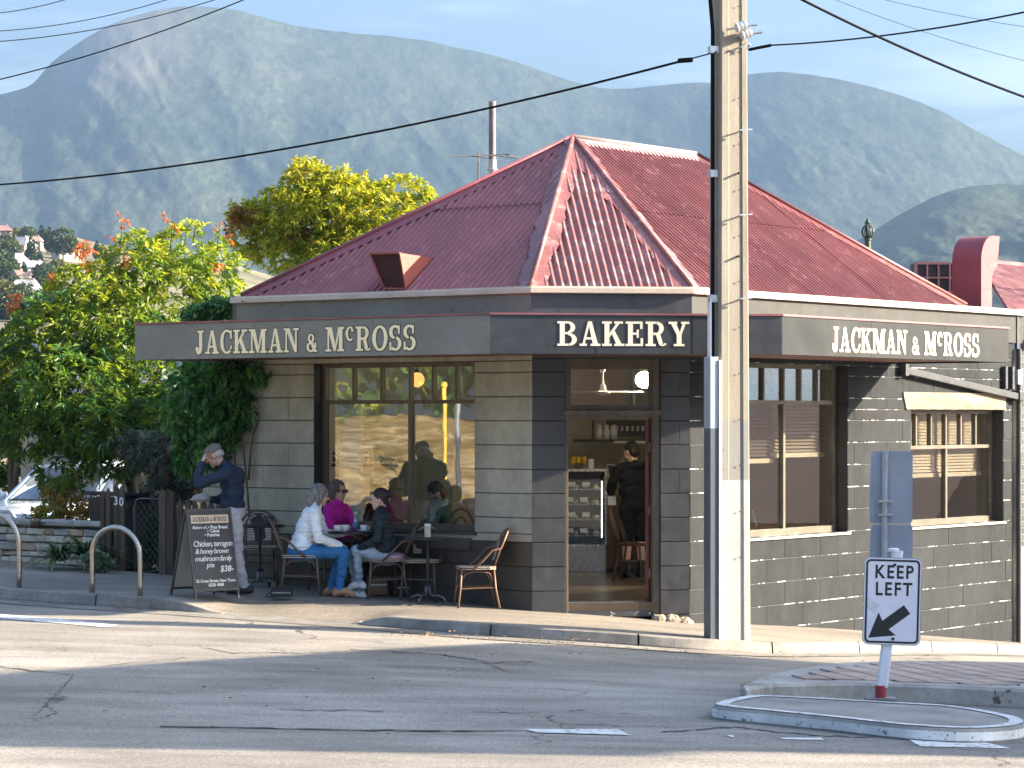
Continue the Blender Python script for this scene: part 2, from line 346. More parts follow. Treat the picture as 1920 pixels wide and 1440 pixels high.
# ------------------------------------------------------------------ footpath and kerb round the corner
PAIRS = [((-13.6,35.7),(0,15)),((-9.5,32.4),(0,11)),((-5.7,29.72),(0,7.5)),((-3.8,28.8),(0,5.3)),((-1.6,27.9),(0,2.6)),((-.3,27.25),(.1,1.25)),((.9,26.98),(.8,.8)),((2.1,27.02),(1.25,.1)),((3.2,27.95),(3,0)),((5.9,31.5),(7,0)),((10,36.9),(13.5,0)),((20,50),(30,0))]
KP = catmull([(p[0], p[1], 0) for p, _ in PAIRS], 16)
BP = catmull([tuple(L2W(q[0] + .12, q[1] + .12)) for _, q in PAIRS], 16)
def sm(x, a, b): t = min(1, max(0, (x - a) / (b - a))); return t * t * (3 - 2 * t)
def kerbh(x): return .125 - .115 * sm(x, -3.75, -3.05) + .105 * sm(x, -1.75, -1.25) if x < 0 else .115
NU = 14; fx = np.zeros((len(KP), NU)); fy = fx.copy(); fz = fx.copy()
for i, (k, b) in enumerate(zip(KP, BP)):
    d = (b - k); d.z = 0; k2 = k + d.normalized() * .15
    for j in range(NU):
        u = (j / (NU - 1)); p = k2.lerp(b, u); h = kerbh(k.x)
        fx[i, j], fy[i, j] = p.x, p.y; fz[i, j] = G(p.x, p.y) + h + (.115 - h) * sm(u, 0, .55) - .003
footpath = gridmesh('footpath', fx, fy, fz, M_path)
def footz(x, y): return G(x, y) + .115
# kerb stones
step = 0; i0 = 0; acc = 0
for i in range(1, len(KP)):
    acc += (KP[i] - KP[i-1]).length
    if acc > 1.5 or i == len(KP) - 1:
        mb = MB(); seg = list(range(i0, i + 1)); n = len(seg); vs = []
        for q, j in enumerate(seg):
            k = KP[j]; d = (BP[j] - k); d.z = 0; d.normalize(); g = G(k.x, k.y); h = kerbh(k.x); t = (KP[min(j+1, len(KP)-1)] - KP[max(j-1, 0)]).normalized()
            e = (.011 if q == 0 else -.011 if q == n - 1 else 0); k = k + t * e
            for w, z in ((0, g - .1), (0, g + h * .2), (.035, g + h * .93), (.05, g + h), (.15, g + h + .004), (.15, g - .1)): p = k + d * w; vs.append((p.x, p.y, z))
        fs = [(q*6+s, q*6+s+1, (q+1)*6+s+1, (q+1)*6+s) for q in range(n - 1) for s in range(5)] + [tuple(range(6)), tuple(range((n-1)*6, n*6))[::-1]]
        mb.add(vs, fs); mb.build('kerb_stone', M_conc, footpath); i0 = i; acc = 0
# gutter strip of concrete along the kerb, flush with the road
g = np.zeros((len(KP), 3)); gx, gy, gz = g.copy(), g.copy(), g.copy()
for i, k in enumerate(KP):
    d = (BP[i] - k); d.z = 0; d.normalize()
    for j, w in enumerate((-.42, -.2, .02)): p = k + d * w; gx[i, j], gy[i, j], gz[i, j] = p.x, p.y, G(p.x, p.y) + .007
gridmesh('gutter_channel', gx, gy, gz, mat('gutter_concrete', (.18, .168, .148), .85, .3, 1.5, 80, .3))

# ------------------------------------------------------------------ painted marks
def mark(name, pts, parent=None, off=.006, m=None):
    P = [gp(x, y, off) for x, y in pts]; P = [(p.x, p.y, G(p.x, p.y) + off) for p in P]
    o = MB().add(P, [tuple(range(len(P)))]).build(name, m or M_white, parent, recalc=False); o['kind'] = 'structure'; return o
mark('road_marking', [(-40,1148),(110,1160),(224,1172),(200,1176),(60,1164),(-40,1156)])
mark('road_marking', [(984,1367),(1158,1367),(1182,1378),(1006,1373)])
mark('road_marking', [(1703,1386),(1840,1390),(1896,1403),(1725,1399)])
mark('road_marking', [(1462,1383),(1540,1383),(1545,1387),(1468,1386)]); mark('road_marking', [(1363,1378),(1374,1378),(1378,1383),(1368,1381)])
M_tar = mat('crack_tar', (.045, .043, .04), .9, .3, 5, 60, .2)
def crack(pts, w=.9, off=.005):
    """a tarred crack in the road: thin wandering ribbon"""
    r = random.Random(int(pts[0][0])); Q = []
    for i in range(len(pts) - 1):
        for k in range(10):
            t = k / 10; Q.append((pts[i][0] * (1-t) + pts[i+1][0] * t + r.uniform(-3, 3), pts[i][1] * (1-t) + pts[i+1][1] * t + r.uniform(-1.3, 1.3)))
    Q.append(pts[-1]); vs = []
    dx, dy = pts[-1][0] - pts[0][0], pts[-1][1] - pts[0][1]; ln = math.hypot(dx, dy); nx, ny = -dy / ln, dx / ln
    for x, y in Q:
        ww = w * r.uniform(.15, .85)
        for s in (-1, 1): p = gp(x + nx * s * ww * 1.4, y + ny * s * ww, off); vs.append((p.x, p.y, G(p.x, p.y) + off))
    o = MB().add(vs, [(2*i, 2*i+1, 2*i+3, 2*i+2) for i in range(len(Q) - 1)]).build('road_crack', M_tar, None, recalc=False); o['kind'] = 'structure'
crack([(66,1342),(95,1310),(118,1290),(137,1264)], 1.2); crack([(-10,1249),(130,1265)], .9); crack([(150,1252),(300,1238),(350,1233)], .5)
crack([(375,1212),(430,1224),(520,1224),(640,1222)], .7); crack([(660,1217),(820,1226),(900,1238),(960,1262)], .8); crack([(880,1244),(960,1240),(1000,1241)], .7)
crack([(1240,1372),(1330,1366),(1380,1362),(1450,1372),(1600,1382),(1720,1380),(1800,1386)], 1.3); crack([(300,1362),(700,1368),(980,1370)], 1.6, .0055); crack([(520,1330),(720,1333)], .7); crack([(880,1334),(1010,1336)], .8)

# ------------------------------------------------------------------ traffic islands
def outline(px, off): return [Vector((p.x, p.y, 0)) for p in (gp(x, y, off) for x, y in px)]
def smooth_closed(P, n=4):
    m = len(P); o = []
    for i in range(m):
        a, b, c, d = P[i-1], P[i], P[(i+1) % m], P[(i+2) % m]
        for k in range(n):
            t = k / n; o.append(.5 * ((2*b) + (c-a)*t + (2*a-5*b+4*c-d)*t*t + (3*b-a-3*c+d)*t**3))
    return o
def inset(P, w):
    n = len(P); o = []; A = sum(P[i].x * P[(i+1) % n].y - P[(i+1) % n].x * P[i].y for i in range(n)); s = 1 if A > 0 else -1
    for i in range(n):
        t = (P[(i+1) % n] - P[i-1]).normalized(); o.append(P[i] + Vector((-t.y, t.x, 0)) * w * s)
    return o
def slab(name, P, h, m, ch=.025):
    Q = inset(P, ch); n = len(P); mb = MB(); vs = [(p.x, p.y, G(p.x, p.y) - .05) for p in P] + [(p.x, p.y, G(p.x, p.y) + h - ch) for p in P] + [(p.x, p.y, G(p.x, p.y) + h) for p in Q]
    fs = [(i, (i+1) % n, n+(i+1) % n, n+i) for i in range(n)] + [(n+i, n+(i+1) % n, 2*n+(i+1) % n, 2*n+i) for i in range(n)] + [tuple(range(2*n, 3*n))]
    o = mb.add(vs, fs).build(name, m); o['kind'] = 'structure'; return o
M_isl = mat('island_concrete', (.24, .225, .20), .85, .25, 2, 80, .35)
IA = smooth_closed(outline([(1336,1319),(1380,1308),(1425,1304),(1540,1309),(1660,1316),(1790,1324),(1890,1340),(1925,1352),(1905,1362),(1820,1367),(1700,1361),(1560,1346),(1440,1334),(1360,1326)], .1))
isl = slab('traffic_island', IA, .1, M_isl)
def ring(P, w0, w1, h, m, name, parent):
    A = inset(P, w0); B = inset(P, w1); n = len(P)
    vs = [(p.x, p.y, G(p.x, p.y) + h) for p in A + B]
    return MB().add(vs, [(i, (i+1) % n, n+(i+1) % n, n+i) for i in range(n)]).build(name, m, parent, recalc=False)
ring(IA, .026, .125, .106, M_white, 'painted_edge', isl)
M_edge = mat('worn_white_edge', (.60, .60, .58), .75, .2, 4, 60, .3, wear=(.13, .125, .12), wsc=24, wpos=.60)
n = len(IA); IAo = inset(IA, -.004)
MB().add([(p.x, p.y, G(p.x, p.y) + .015) for p in IAo] + [(p.x, p.y, G(p.x, p.y) + .077) for p in IAo], [(i, (i+1) % n, n+(i+1) % n, n+i) for i in range(n)]).build('painted_face', M_edge, isl, recalc=False)
IB = outline([(1388,1283),(1412,1272),(1440,1262),(1500,1250),(1580,1240),(1680,1237),(1790,1237),(1930,1240),(2060,1246),(2090,1262),(1930,1290),(1780,1283),(1600,1277),(1450,1280),(1400,1287)], .16)
islb = slab('brick_island', IB, .15, mat('island_kerb', (.30, .28, .25), .85, .3, 2, 60, .35, wear=(.10, .09, .08), wsc=5, wpos=.6))
def inside(p, P):
    c = False; n = len(P)
    for i in range(n):
        a, b = P[i], P[(i+1) % n]
        if (a.y > p.y) != (b.y > p.y) and p.x < (b.x - a.x) * (p.y - a.y) / (b.y - a.y) + a.x: c = not c
    return c
M_pav = mat('clay_paver', (.44, .33, .26), .85, .2, 3, 80, .3, rnd=.3)
M_joint = mat('dark_paver', (.05, .045, .042), .9, .2, 4, 60, .2)
IBi = inset(IB, .16); ux = Vector((math.cos(R(12)), math.sin(R(12)), 0)); uy = Vector((-ux.y, ux.x, 0)); cen = sum(IB, Vector()) / len(IB)
pavers = []
for iy in range(-22, 23):
    for ix in range(-22, 23):
        c = cen + ux * (ix * .262 + (.0 if iy % 2 else .0)) + uy * iy * .118
        hx, hy = .125, .056
        if not all(inside(c + ux * sx * hx + uy * sy * hy, IBi) for sx in (-1, 1) for sy in (-1, 1)): continue
        z = G(c.x, c.y) + .15
        dark = ix % 2 == 0
        pavers.append((c, z, ix))
for c, z, ix in pavers:
    mb = MB(); hx = .112 if ix % 2 else .117
    vs = []
    for zz, s in ((-.01, 1), (.006, 1), (.010, .93)):
        for sx, sy in ((-1,-1),(1,-1),(1,1),(-1,1)): p = c + ux * sx * hx * s + uy * sy * .0555 * s; vs.append((p.x, p.y, G(p.x, p.y) + .15 + zz))
    mb.add(vs, [(8,9,10,11)] + [(4*k+i, 4*k+(i+1)%4, 4*k+4+(i+1)%4, 4*k+4+i) for k in range(2) for i in range(4)]).build('paver', M_pav, islb)
    if ix % 2 == 0:
        p = c + ux * .1315
        vs = [(q.x, q.y, G(q.x, q.y) + .155 + dz) for dz in (-.01, .002) for q in (p - ux*.011 - uy*.059, p + ux*.011 - uy*.059, p + ux*.011 + uy*.059, p - ux*.011 + uy*.059)]
        mb = MB().add(vs, [(4,5,6,7),(0,1,5,4),(1,2,6,5),(2,3,7,6),(3,0,4,7)]).build('joint_strip', M_joint, islb)
# dead leaves blown against the island kerb and by the path
def litter(name, spots, n, m, size=.035):
    vs = []; fs = []; r = random.Random(3)
    for _ in range(n):
        x, y, sx, sy = r.choice(spots); p = gp(x + r.gauss(0, sx), y + r.gauss(0, sy), .02); L = size * r.uniform(.5, 1.5); a = r.uniform(0, 6.28); w = L * r.uniform(.15, .45)
        z = G(p.x, p.y) + .012 + r.random() ** 2 * .05; d = Vector((math.cos(a), math.sin(a), r.uniform(-.3, .3))) * L; e = Vector((-math.sin(a), math.cos(a), r.uniform(-.3, .3))) * w
        b = len(vs); c = Vector((p.x, p.y, z)); vs += [tuple(c - d), tuple(c + e + Vector((0, 0, .006))), tuple(c + d), tuple(c - e)]; fs += [(b, b+1, b+2), (b, b+2, b+3)]
    o = MB().add(vs, fs).build(name, m, None, recalc=False); return o
M_litter = mat('dead_leaf', (.16, .085, .04), .9, .5, 40, 50, 0, c2=(.3, .19, .1))
tag(litter('dead_leaves', [(1420,1290,14,3),(1445,1296,10,3),(1480,1298,16,2.5),(1530,1300,20,2),(1600,1302,20,1.8),(1690,1305,25,1.5),(1740,1306,15,1.5),(1430,1341,12,1.5)], 1300, M_litter), 'brown dead leaves blown against the brick island kerb', 'leaf litter', kind='stuff')
# ------------------------------------------------------------------ the bakery (local axes: x along the side street, y along the main street)
bakery = thing('bakery', 'dark painted corner bakery with red corrugated roof and cream lettering on its awning', 'building', (O0.x, O0.y, 0), BROT)
CH = 1.25; S2 = math.sqrt(.5)
def xl(s, d, z): return (-d, s, z)                      # left wall: s = y
def xr(s, d, z): return (s, -d, z)                      # right wall: s = x
def xc(s, d, z): return (s * S2 - d * S2, CH - s * S2 - d * S2, z)   # corner wall, s from the left corner
CL = CH / S2
def blockpaint(name, c, rnd, wear=None, wpos=.7, spec=.5, rough=.42):
    m, nt, o = newmat(name); P = pos(nt); n1 = noise(nt, stretch(nt, P, (1, 1, .5)), 1.6, 6, .6); n2 = noise(nt, P, 9, 5); n3 = noise(nt, stretch(nt, P, (6, 6, .8)), 1., 5)
    cc = ramp(nt, [(.3, tuple(x * .72 for x in c)), (.72, tuple(x * 1.3 for x in c))], n1); cc = mixc(nt, .3, cc, ramp(nt, [(.3, .3), (.7, .7)], n2), 'OVERLAY')
    cc = mixc(nt, ramp(nt, [(.55, 0.), (.75, .35)], n3), cc, tuple(min(1, x * 1.4 + .003) for x in c))
    oi = nt.nodes.new('ShaderNodeObjectInfo'); cc = mixc(nt, 1., cc, ramp(nt, [(0, 1 - rnd), (1, 1.)], oi.outputs['Random']), 'MULTIPLY')
    if wear: cc = mixc(nt, ramp(nt, [(wpos, 0.), (wpos + .02, 1.)], noise(nt, P, 26, 7, .75)), cc, wear)
    finish(nt, o, cc, ramp(nt, [(.3, rough - .1), (.7, rough + .15)], n2), 0, spec, noise(nt, P, 45, 5, .65), .35, .006); return m
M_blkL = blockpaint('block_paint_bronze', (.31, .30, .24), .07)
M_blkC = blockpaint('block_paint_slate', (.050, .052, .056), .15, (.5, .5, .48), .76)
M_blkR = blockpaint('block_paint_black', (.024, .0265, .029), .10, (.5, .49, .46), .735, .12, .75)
M_blkD = blockpaint('block_paint_base', (.045, .043, .04), .2, (.4, .4, .38), .76)
M_mor = mat('mortar_dark', (.02, .019, .018), .8, .2)
M_morR = mat('mortar_chipped', (.03, .03, .029), .7, .2, 3, 60, .3, wear=(.55, .53, .49), wsc=4.2, wpos=.53)
def spans(s0, s1, z0, z1, ops):
    """pieces of the row [s0,s1] x [z0,z1] left over after the openings"""
    segs = [(s0, s1)]
    for a, b, c, d in ops:
        if z1 <= c + .025 or z0 >= d - .025: continue
        new = []
        for u, v in segs:
            if b <= u or a >= v: new.append((u, v)); continue
            if a > u: new.append((u, a))
            if b < v: new.append((b, v))
        segs = new
    return segs
CZ = .268
def wall(name, xf, s0, s1, ops, zlo, zhi, mblk, mmor, blen, phase=0, recess=.007, mlow=None, thick=.24, gap=.004):
    cuts = sorted({zlo, zhi} | {z for o in ops for z in o[2:] if zlo < z < zhi})
    core = MB(xf)
    for a, b in zip(cuts[:-1], cuts[1:]):
        for u, v in spans(s0, s1, a, b, ops): core.box(u, v, -thick, -recess, a, b)
    w = core.build(name, mmor, bakery); r = random.Random(len(name) * 31)
    rows = int((zhi - zlo) / CZ) + 2; zt = zhi
    for k in range(rows):
        a = zhi - (k + 1) * CZ; b = zhi - k * CZ
        if b < zlo: break
        cz = sorted({max(a, zlo), b} | {z for o in ops for z in o[2:] if a + .02 < z < b - .02})
        for za, zb in zip(cz[:-1], cz[1:]):
            for u, v in spans(s0, s1, za, zb, ops):
                x = u; j = 0; off = (k + phase) % 2
                first = blen if not off else blen / 2
                edges = [u]; x = s0 + ((k + phase) % 2) * blen / 2
                while x < v:
                    x += blen
                    if x > u + .06 and x < v - .06: edges.append(x)
                edges.append(v)
                for p, q in zip(edges[:-1], edges[1:]):
                    g = gap; pr = r.uniform(-.002, .003); c = .005; f = 0. + pr
                    h_ = .0005; vs = [(p+h_, -.05, za+g), (q-h_, -.05, za+g), (q-h_, -.05, zb-g), (p+h_, -.05, zb-g), (p+h_, f-c, za+g), (q-h_, f-c, za+g), (q-h_, f-c, zb-g), (p+h_, f-c, zb-g), (p+h_+c*.5, f, za+g+c), (q-h_-c*.5, f, za+g+c), (q-h_-c*.5, f, zb-g-c), (p+h_+c*.5, f, zb-g-c)]
                    fs = [(8,9,10,11)] + [(4+i, 4+(i+1)%4, 8+(i+1)%4, 8+i) for i in range(4)] + [(i, (i+1)%4, 4+(i+1)%4, 4+i) for i in range(4)]
                    # plug the end of the block that borders an opening so its side is solid down the reveal
                    MB(xf).add(vs, fs).build('block', mlow if (mlow and zb < .78) else mblk, w)
    return w
WTOP = 3.12
LW = (2.05, 4.45, .80, 2.71); RW1 = (2.10, 4.70, .70, 2.71); RW2 = (6.26, 8.79, .70, 2.18); DO = (.37, 1.435, -.30, 2.735)
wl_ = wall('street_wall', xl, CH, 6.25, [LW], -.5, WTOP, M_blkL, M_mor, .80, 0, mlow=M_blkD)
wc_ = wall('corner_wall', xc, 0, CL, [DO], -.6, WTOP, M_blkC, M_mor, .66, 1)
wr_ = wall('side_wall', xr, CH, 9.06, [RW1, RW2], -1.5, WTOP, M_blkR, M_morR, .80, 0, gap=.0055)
M_tim = mat('window_timber', (.105, .083, .055), .5, .25, 4, 40, .2, st=(2, 2, .4), spec=.4)
M_timR = mat('window_timber_side', (.10, .083, .058), .5, .25, 4, 40, .2, wear=(.4, .36, .28), wsc=9, wpos=.68)
M_rev = mat('reveal_black', (.022, .021, .02), .6, .2, 4, 50, .2)
M_glass = glassmat('window_glass', 3, .045)
M_glassD = glassmat('window_glass_side', 3, .17)
def window(xf, op, mull, trans, npan, rec, sill_m, mt, fr=.05, glass=None, sillw=.032, revm=None):
    s0, s1, z0, z1 = op; D = -rec
    fm = MB(xf); fw = fr
    fm.box(s0, s0+fw, D-.05, D+.02, z0, z1); fm.box(s1-fw, s1, D-.05, D+.02, z0, z1)
    fm.box(s0+fw, s1-fw, D-.05, D+.019, z1-fw, z1); fm.box(s0+fw, s1-fw, D-.05, D+.022, z0, z0+fw*1.5)
    w = fm.build('window', mt, bakery)
    MB(xf).box(s0+fw, s1-fw, D-.045, D+.024, trans-.022, trans+.022).build('transom_bar', mt, w)
    mw = .022
    MB(xf).box(mull-mw, mull+mw, D-.045, D+.018, z0+fw*1.5, trans-.022).build('mullion', mt, w)
    edges = [s0 + fw + (mull - s0 - fw) * i / npan[0] for i in range(npan[0] + 1)] + [mull + (s1 - fw - mull) * i / npan[1] for i in range(1, npan[1] + 1)]
    for e in edges[1:-1]: MB(xf).box(e-.016, e+.016, D-.045, D+.015, trans+.022, z1-fw).build('glazing_bar', mt, w)
    for a, b in zip(edges[:-1], edges[1:]): MB(xf).box(a+.003, b-.003, D-.022, D-.018, trans+.0, z1-fw+.01).build('pane', glass, w)
    for a, b in ((s0 + fw, mull), (mull, s1 - fw)): MB(xf).box(a-.004, b+.004, D-.024, D-.020, z0+.03, trans).build('pane', glass, w)
    # dark reveals
    rv = MB(xf); e = .012
    rv.box(s0-.03, s0+e*.3, D-.02, -.055, z0-.02, z1); rv.box(s1-e*.3, s1+.03, D-.02, -.055, z0-.02, z1); rv.box(s0, s1, D-.02, -.055, z1-e*.3, z1+.03)
    rv.box(s1-.004, s1+.002, -.06, -.004, z0, z1); rv.box(s0-.002, s0+.004, -.06, -.004, z0, z1)
    rv.build('reveal', revm or M_rev, w)
    MB(xf).box(s0-.03, s1+.03, D-.02, .03, z0-sillw, z0-.003).build('sill', sill_m, w, bevel=.006)
    return w
M_sillL = mat('sill_dark', (.05, .048, .045), .45, .2, 3, 50, .2); M_sillR = mat('sill_white_edge', (.42, .40, .35), .6, .2, 3, 50, .3)
winL = window(xl, LW, 3.12, 2.262, (3, 3), .17, M_sillL, M_tim, glass=M_glass)
winR = window(xr, RW1, 3.50, 2.262, (3, 3), .18, M_sillR, M_timR, glass=M_glassD)
winR2 = window(xr, RW2, 7.50, 1.70, (3, 3), .18, M_sillR, M_timR, glass=M_glassD)
# apron panel below the street window sill
MB(xl).box(2.1, 4.42, -.02, .03, .60, .735).build('apron_board', mat('apron_grey', (.055, .052, .05), .5, .2), bakery, bevel=.004)
# sandstone lintel over the second side window
MB(xr).add([(6.04,.02,2.40),(6.06,.02,2.33),(6.12,.02,2.185),(8.82,.02,2.185),(8.82,.02,2.40),(6.04,-.1,2.40),(6.06,-.1,2.33),(6.12,-.1,2.185),(8.82,-.1,2.185),(8.82,-.1,2.40)], [(0,1,2,3,4),(0,5,6,1),(1,6,7,2),(2,7,8,3),(3,8,9,4),(4,9,5,0)]).build('lintel', mat('sandstone_lintel', (.17, .135, .095), .85, .35, 2.5, 40, .6, c2=(.22, .18, .13), st=(.4, .4, 2)), bakery)
# venetian blinds inside the side windows
M_blind = mat('blind_slat', (.36, .29, .22), .55, .15, 2, 40, .1); M_blindb = mat('blind_bar', (.62, .50, .36), .5, .12, 2, 40, .1); M_blindD = mat('blind_dark', (.10, .075, .06), .55, .15)
def blind(s0, s1, ztop, zbot, pitch, tilt, mslat, d=-.32):
    b = MB(xr).box(s0, s1, d-.03, d+.03, ztop-.03, ztop).build('blind', M_blindb, bakery)
    z = ztop - .05
    while z > zbot + .02:
        h = .022 * math.sin(R(tilt)); w = .022 * math.cos(R(tilt))
        MB(xr).add([(s0, d+w, z-h), (s1, d+w, z-h), (s1, d-w, z+h), (s0, d-w, z+h), (s0, d+w, z-h+.002), (s1, d+w, z-h+.002), (s1, d-w, z+h+.002), (s0, d-w, z+h+.002)], [(0,1,2,3),(7,6,5,4),(0,4,5,1),(1,5,6,2),(2,6,7,3),(3,7,4,0)]).build('slat', mslat, b, recalc=False); z -= pitch
    MB(xr).box(s0, s1, d-.025, d+.03, zbot-.055, zbot).build('bottom_rail', M_blindb, b, bevel=.006)
blind(2.16, 3.46, 2.70, 1.60, .042, 55, M_blindD); blind(3.54, 4.64, 2.70, 1.66, .042, 35, M_blind)
blind(6.32, 7.46, 2.16, 1.36, .040, 50, M_blindb); blind(7.54, 8.73, 2.16, 1.36, .040, 50, M_blindb)

# ------------------------------------------------------------------ doorway in the cut-off corner
d0, d1, dz0, dz1 = DO; RC = .12
fm = MB(xc); M_df = mat('door_timber', (.105, .083, .062), .5, .3, 4, 50, .25, st=(2, 2, .4), wear=(.3, .26, .2), wsc=18, wpos=.72)
fm.box(d0, d0+.035, -.24, -.02, -.1, dz1); fm.box(d1-.085, d1, -.24, -.03, -.1, dz1); fm.box(d0+.035, d1-.085, -.24, -.021, 2.655, dz1)
fm.box(d0+.035, d1-.085, -.24, -.03, 2.075, 2.135)
dframe = fm.build('door_frame', M_df, bakery, bevel=.006)
MB(xc).box(d0-.02, d1+.0, -.03, .012, 2.105, 2.165).build('door_head', M_df, dframe, bevel=.006)
tf = MB(xc); tf.box(d0+.035, d0+.075, -.09, -.04, 2.165, 2.655); tf.box(d1-.13, d1-.085, -.09, -.04, 2.165, 2.655); tf.box(d0+.075, d1-.13, -.09, -.041, 2.615, 2.655); tf.box(d0+.075, d1-.13, -.09, -.039, 2.165, 2.225)
tf.build('fanlight_frame', M_df, dframe, bevel=.004)
MB(xc).box(d0+.07, d1-.125, -.068, -.064, 2.22, 2.62).build('fanlight_pane', glassmat('fanlight_glass', 1.6, .04), dframe)
MB(xc).box(d0+.036, d1-.086, -.30, -.03, -.12, .045).build('threshold', mat('threshold_paint', (.055, .06, .07), .6, .25, 3, 50, .3, wear=(.62, .6, .56), wsc=16, wpos=.60), dframe, bevel=.01)
# door leaf standing open into the room, edge on
leaf = MB(xc).add([(d1-.140, -.16, .06), (d1-.098, -.16, .06), (d1+.062, -1.0, .06), (d1+.020, -1.0, .06), (d1-.140, -.16, 2.06), (d1-.098, -.16, 2.06), (d1+.062, -1.0, 2.06), (d1+.020, -1.0, 2.06)], [(0,3,2,1),(4,5,6,7),(0,1,5,4),(1,2,6,5),(2,3,7,6),(3,0,4,7)]).build('door_leaf', mat('door_leaf_red', (.16, .062, .045), .5, .3, 3, 50, .2, wear=(.4, .3, .25), wsc=20, wpos=.7), dframe, bevel=.005)
for z in (.35, 1.05, 1.75): MB(xc).tube([(d1-.093, -.165, z-.05), (d1-.093, -.165, z+.05)], .009).build('hinge', mat('hinge_steel', (.3, .28, .26), .4, metal=.9), dframe)
# side lining of door reveal and rubble foot stones
M_rub = mat('rubble_stone', (.36, .30, .22), .9, .35, 6, 30, .8)
for i, (s, z, w, h) in enumerate([(1.42,-.16,.20,.10),(1.56,-.17,.22,.12),(1.70,-.2,.2,.14),(1.50,-.24,.3,.12)]):
    mb = MB(xc); r = random.Random(i); mb.sph((s, .035, z), (w/2, .075, h/2 + .02), 10)
    mb.v = [(x + r.uniform(-.012, .012), y + r.uniform(-.012, .012), zz + r.uniform(-.012, .012)) for x, y, zz in mb.v]; mb.build('foot_stone', M_rub, bakery)

# ------------------------------------------------------------------ awning, parapet, gutter
AW = 1.6; EA = .587; ZB, ZT = 2.745, 3.15; AL, AR = 5.78, 5.77
def poly_off(d, bl, ar):
    """outline of the frontage pushed out by d: left end, corner 1, corner 2, right end (local x, y)"""
    k = CH - d / S2
    return [(-d, bl), (-d, k + d), (k + d, -d), (ar, -d)]
PO = poly_off(AW, AL, AR); PI = poly_off(.01, AL, AR)
M_sof = mat('soffit_red', (.12, .045, .032), .6, .3, 2, 40, .15, c2=(.16, .07, .05))
mb = MB()
pl = poly_off(AW - .034, AL - .034, AR - .034) + PI[::-1]; mb.prism(pl, ZB + .02, ZB + .045); mb.build('awning_soffit', M_sof, bakery)
mb = MB(); mb.prism([(x, y) for x, y in pl], ZT - .07, ZT - .045); mb.build('awning_roof', mat('awning_roof_red', (.17, .06, .055), .5, .3, 2), bakery)
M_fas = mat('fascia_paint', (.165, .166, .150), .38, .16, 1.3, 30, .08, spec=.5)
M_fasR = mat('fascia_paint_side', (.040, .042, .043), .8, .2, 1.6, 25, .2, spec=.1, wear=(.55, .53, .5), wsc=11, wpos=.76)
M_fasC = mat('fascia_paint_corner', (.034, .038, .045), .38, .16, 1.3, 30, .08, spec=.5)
M_let = mat('lettering_gold', (.88, .75, .46), .5, .06, 2, 40, .05); M_letW = mat('lettering_cream', (.78, .72, .58), .5, .06, 2, 40, .05)
M_lrim = mat('lettering_outline', (.05, .035, .02), .5, .1)
def board(p, q, mats_, name='fascia_board'):
    p = Vector((*p, 0)); q = Vector((*q, 0)); d = (q - p).normalized(); nrm = Vector((d.y, -d.x, 0)); nrm = nrm if nrm.dot(-(p + q)) > 0 or True else -nrm
    mb = MB(lambda s, o, z: tuple(p + d * s + nrm * o + Vector((0, 0, z)))); L = (q - p).length
    mb.box(0, L, -.03, 0, ZB, ZT); return mb.build(name, mats_, bakery, bevel=.004), p, d, nrm, L
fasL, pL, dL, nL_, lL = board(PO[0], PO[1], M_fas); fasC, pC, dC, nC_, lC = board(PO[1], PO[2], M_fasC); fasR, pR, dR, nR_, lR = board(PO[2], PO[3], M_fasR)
endL = MB().box(-AW + .031, -.01, AL - .03, AL, ZB, ZT).build('fascia_end', M_fas, bakery); endR = MB().box(AR - .03, AR, -AW + .031, -.01, ZB, ZT).build('fascia_end', M_fasR, bakery)
M_trim = mat('trim_red', (.22, .085, .09), .5, .2)
for p, d, nn, L in ((pL, dL, nL_, lL), (pC, dC, nC_, lC), (pR, dR, nR_, lR)):
    MB(lambda s, o, z: tuple(p + d * s + nn * o + Vector((0, 0, z)))).box(-.004, L + .004, -.06, .014, ZT + .001, ZT + .022).build('fascia_trim', M_trim, bakery)
for q in (0, 1):   # board joints and nail heads
    for p, d, nn, L, m in ((pL, dL, nL_, lL, M_fas), (pC, dC, nC_, lC, M_fasC), (pR, dR, nR_, lR, M_fasR)):
        s = L * (.36 + .33 * q); MB(lambda a, o, z: tuple(p + d * a + nn * o + Vector((0, 0, z)))).box(s, s + .005, 0, .003, ZB + .01, ZT - .01).build('cover_strip', m, bakery)
def sign(fas, p, d, nn, txt, s0, s1, zb, h, m):
    mp = lambda u, v, w: tuple(p + d * u + nn * (.0015 + w) + Vector((0, 0, v))); e = .010
    total = sum(glyph(c)[1] + .05 for c in txt) - .05; sx = (s1 - s0) / total; x = s0
    for c in txt:
        st, adv = glyph(c); mb = MB()
        for k, qd in enumerate(st):          # cream strokes over a slightly larger dark outline
            cx = sum(a for a, _ in qd) / len(qd); cy = sum(b for _, b in qd) / len(qd)
            mb.prism([(x + u * sx, zb + v * h) for u, v in qd], 0, .004 + (k % 9) * .00025, mp=mp)
            mb.prism([(x + u * sx + math.copysign(e, u - cx), zb + v * h + math.copysign(e, v - cy)) for u, v in qd], 0, .0006 + (k % 11) * .00012, mi=1, mp=mp)
        if st: mb.build('letter', [m, M_lrim], fas, recalc=False)
        x += (adv + .05) * sx
def s_on(p, d, px):      # distance along a board at which a pixel column meets it
    w = L2W(p.x, p.y); wd = RD * d.x + LD * d.y; r = (px - 960) / FPX; return (r * w.y - w.x) / (wd.x - r * wd.y)
sign(fasL, pL, dL, nL_, 'JACKMAN & McROSS', s_on(pL, dL, 366), s_on(pL, dL, 781), 2.80, .265, M_let)
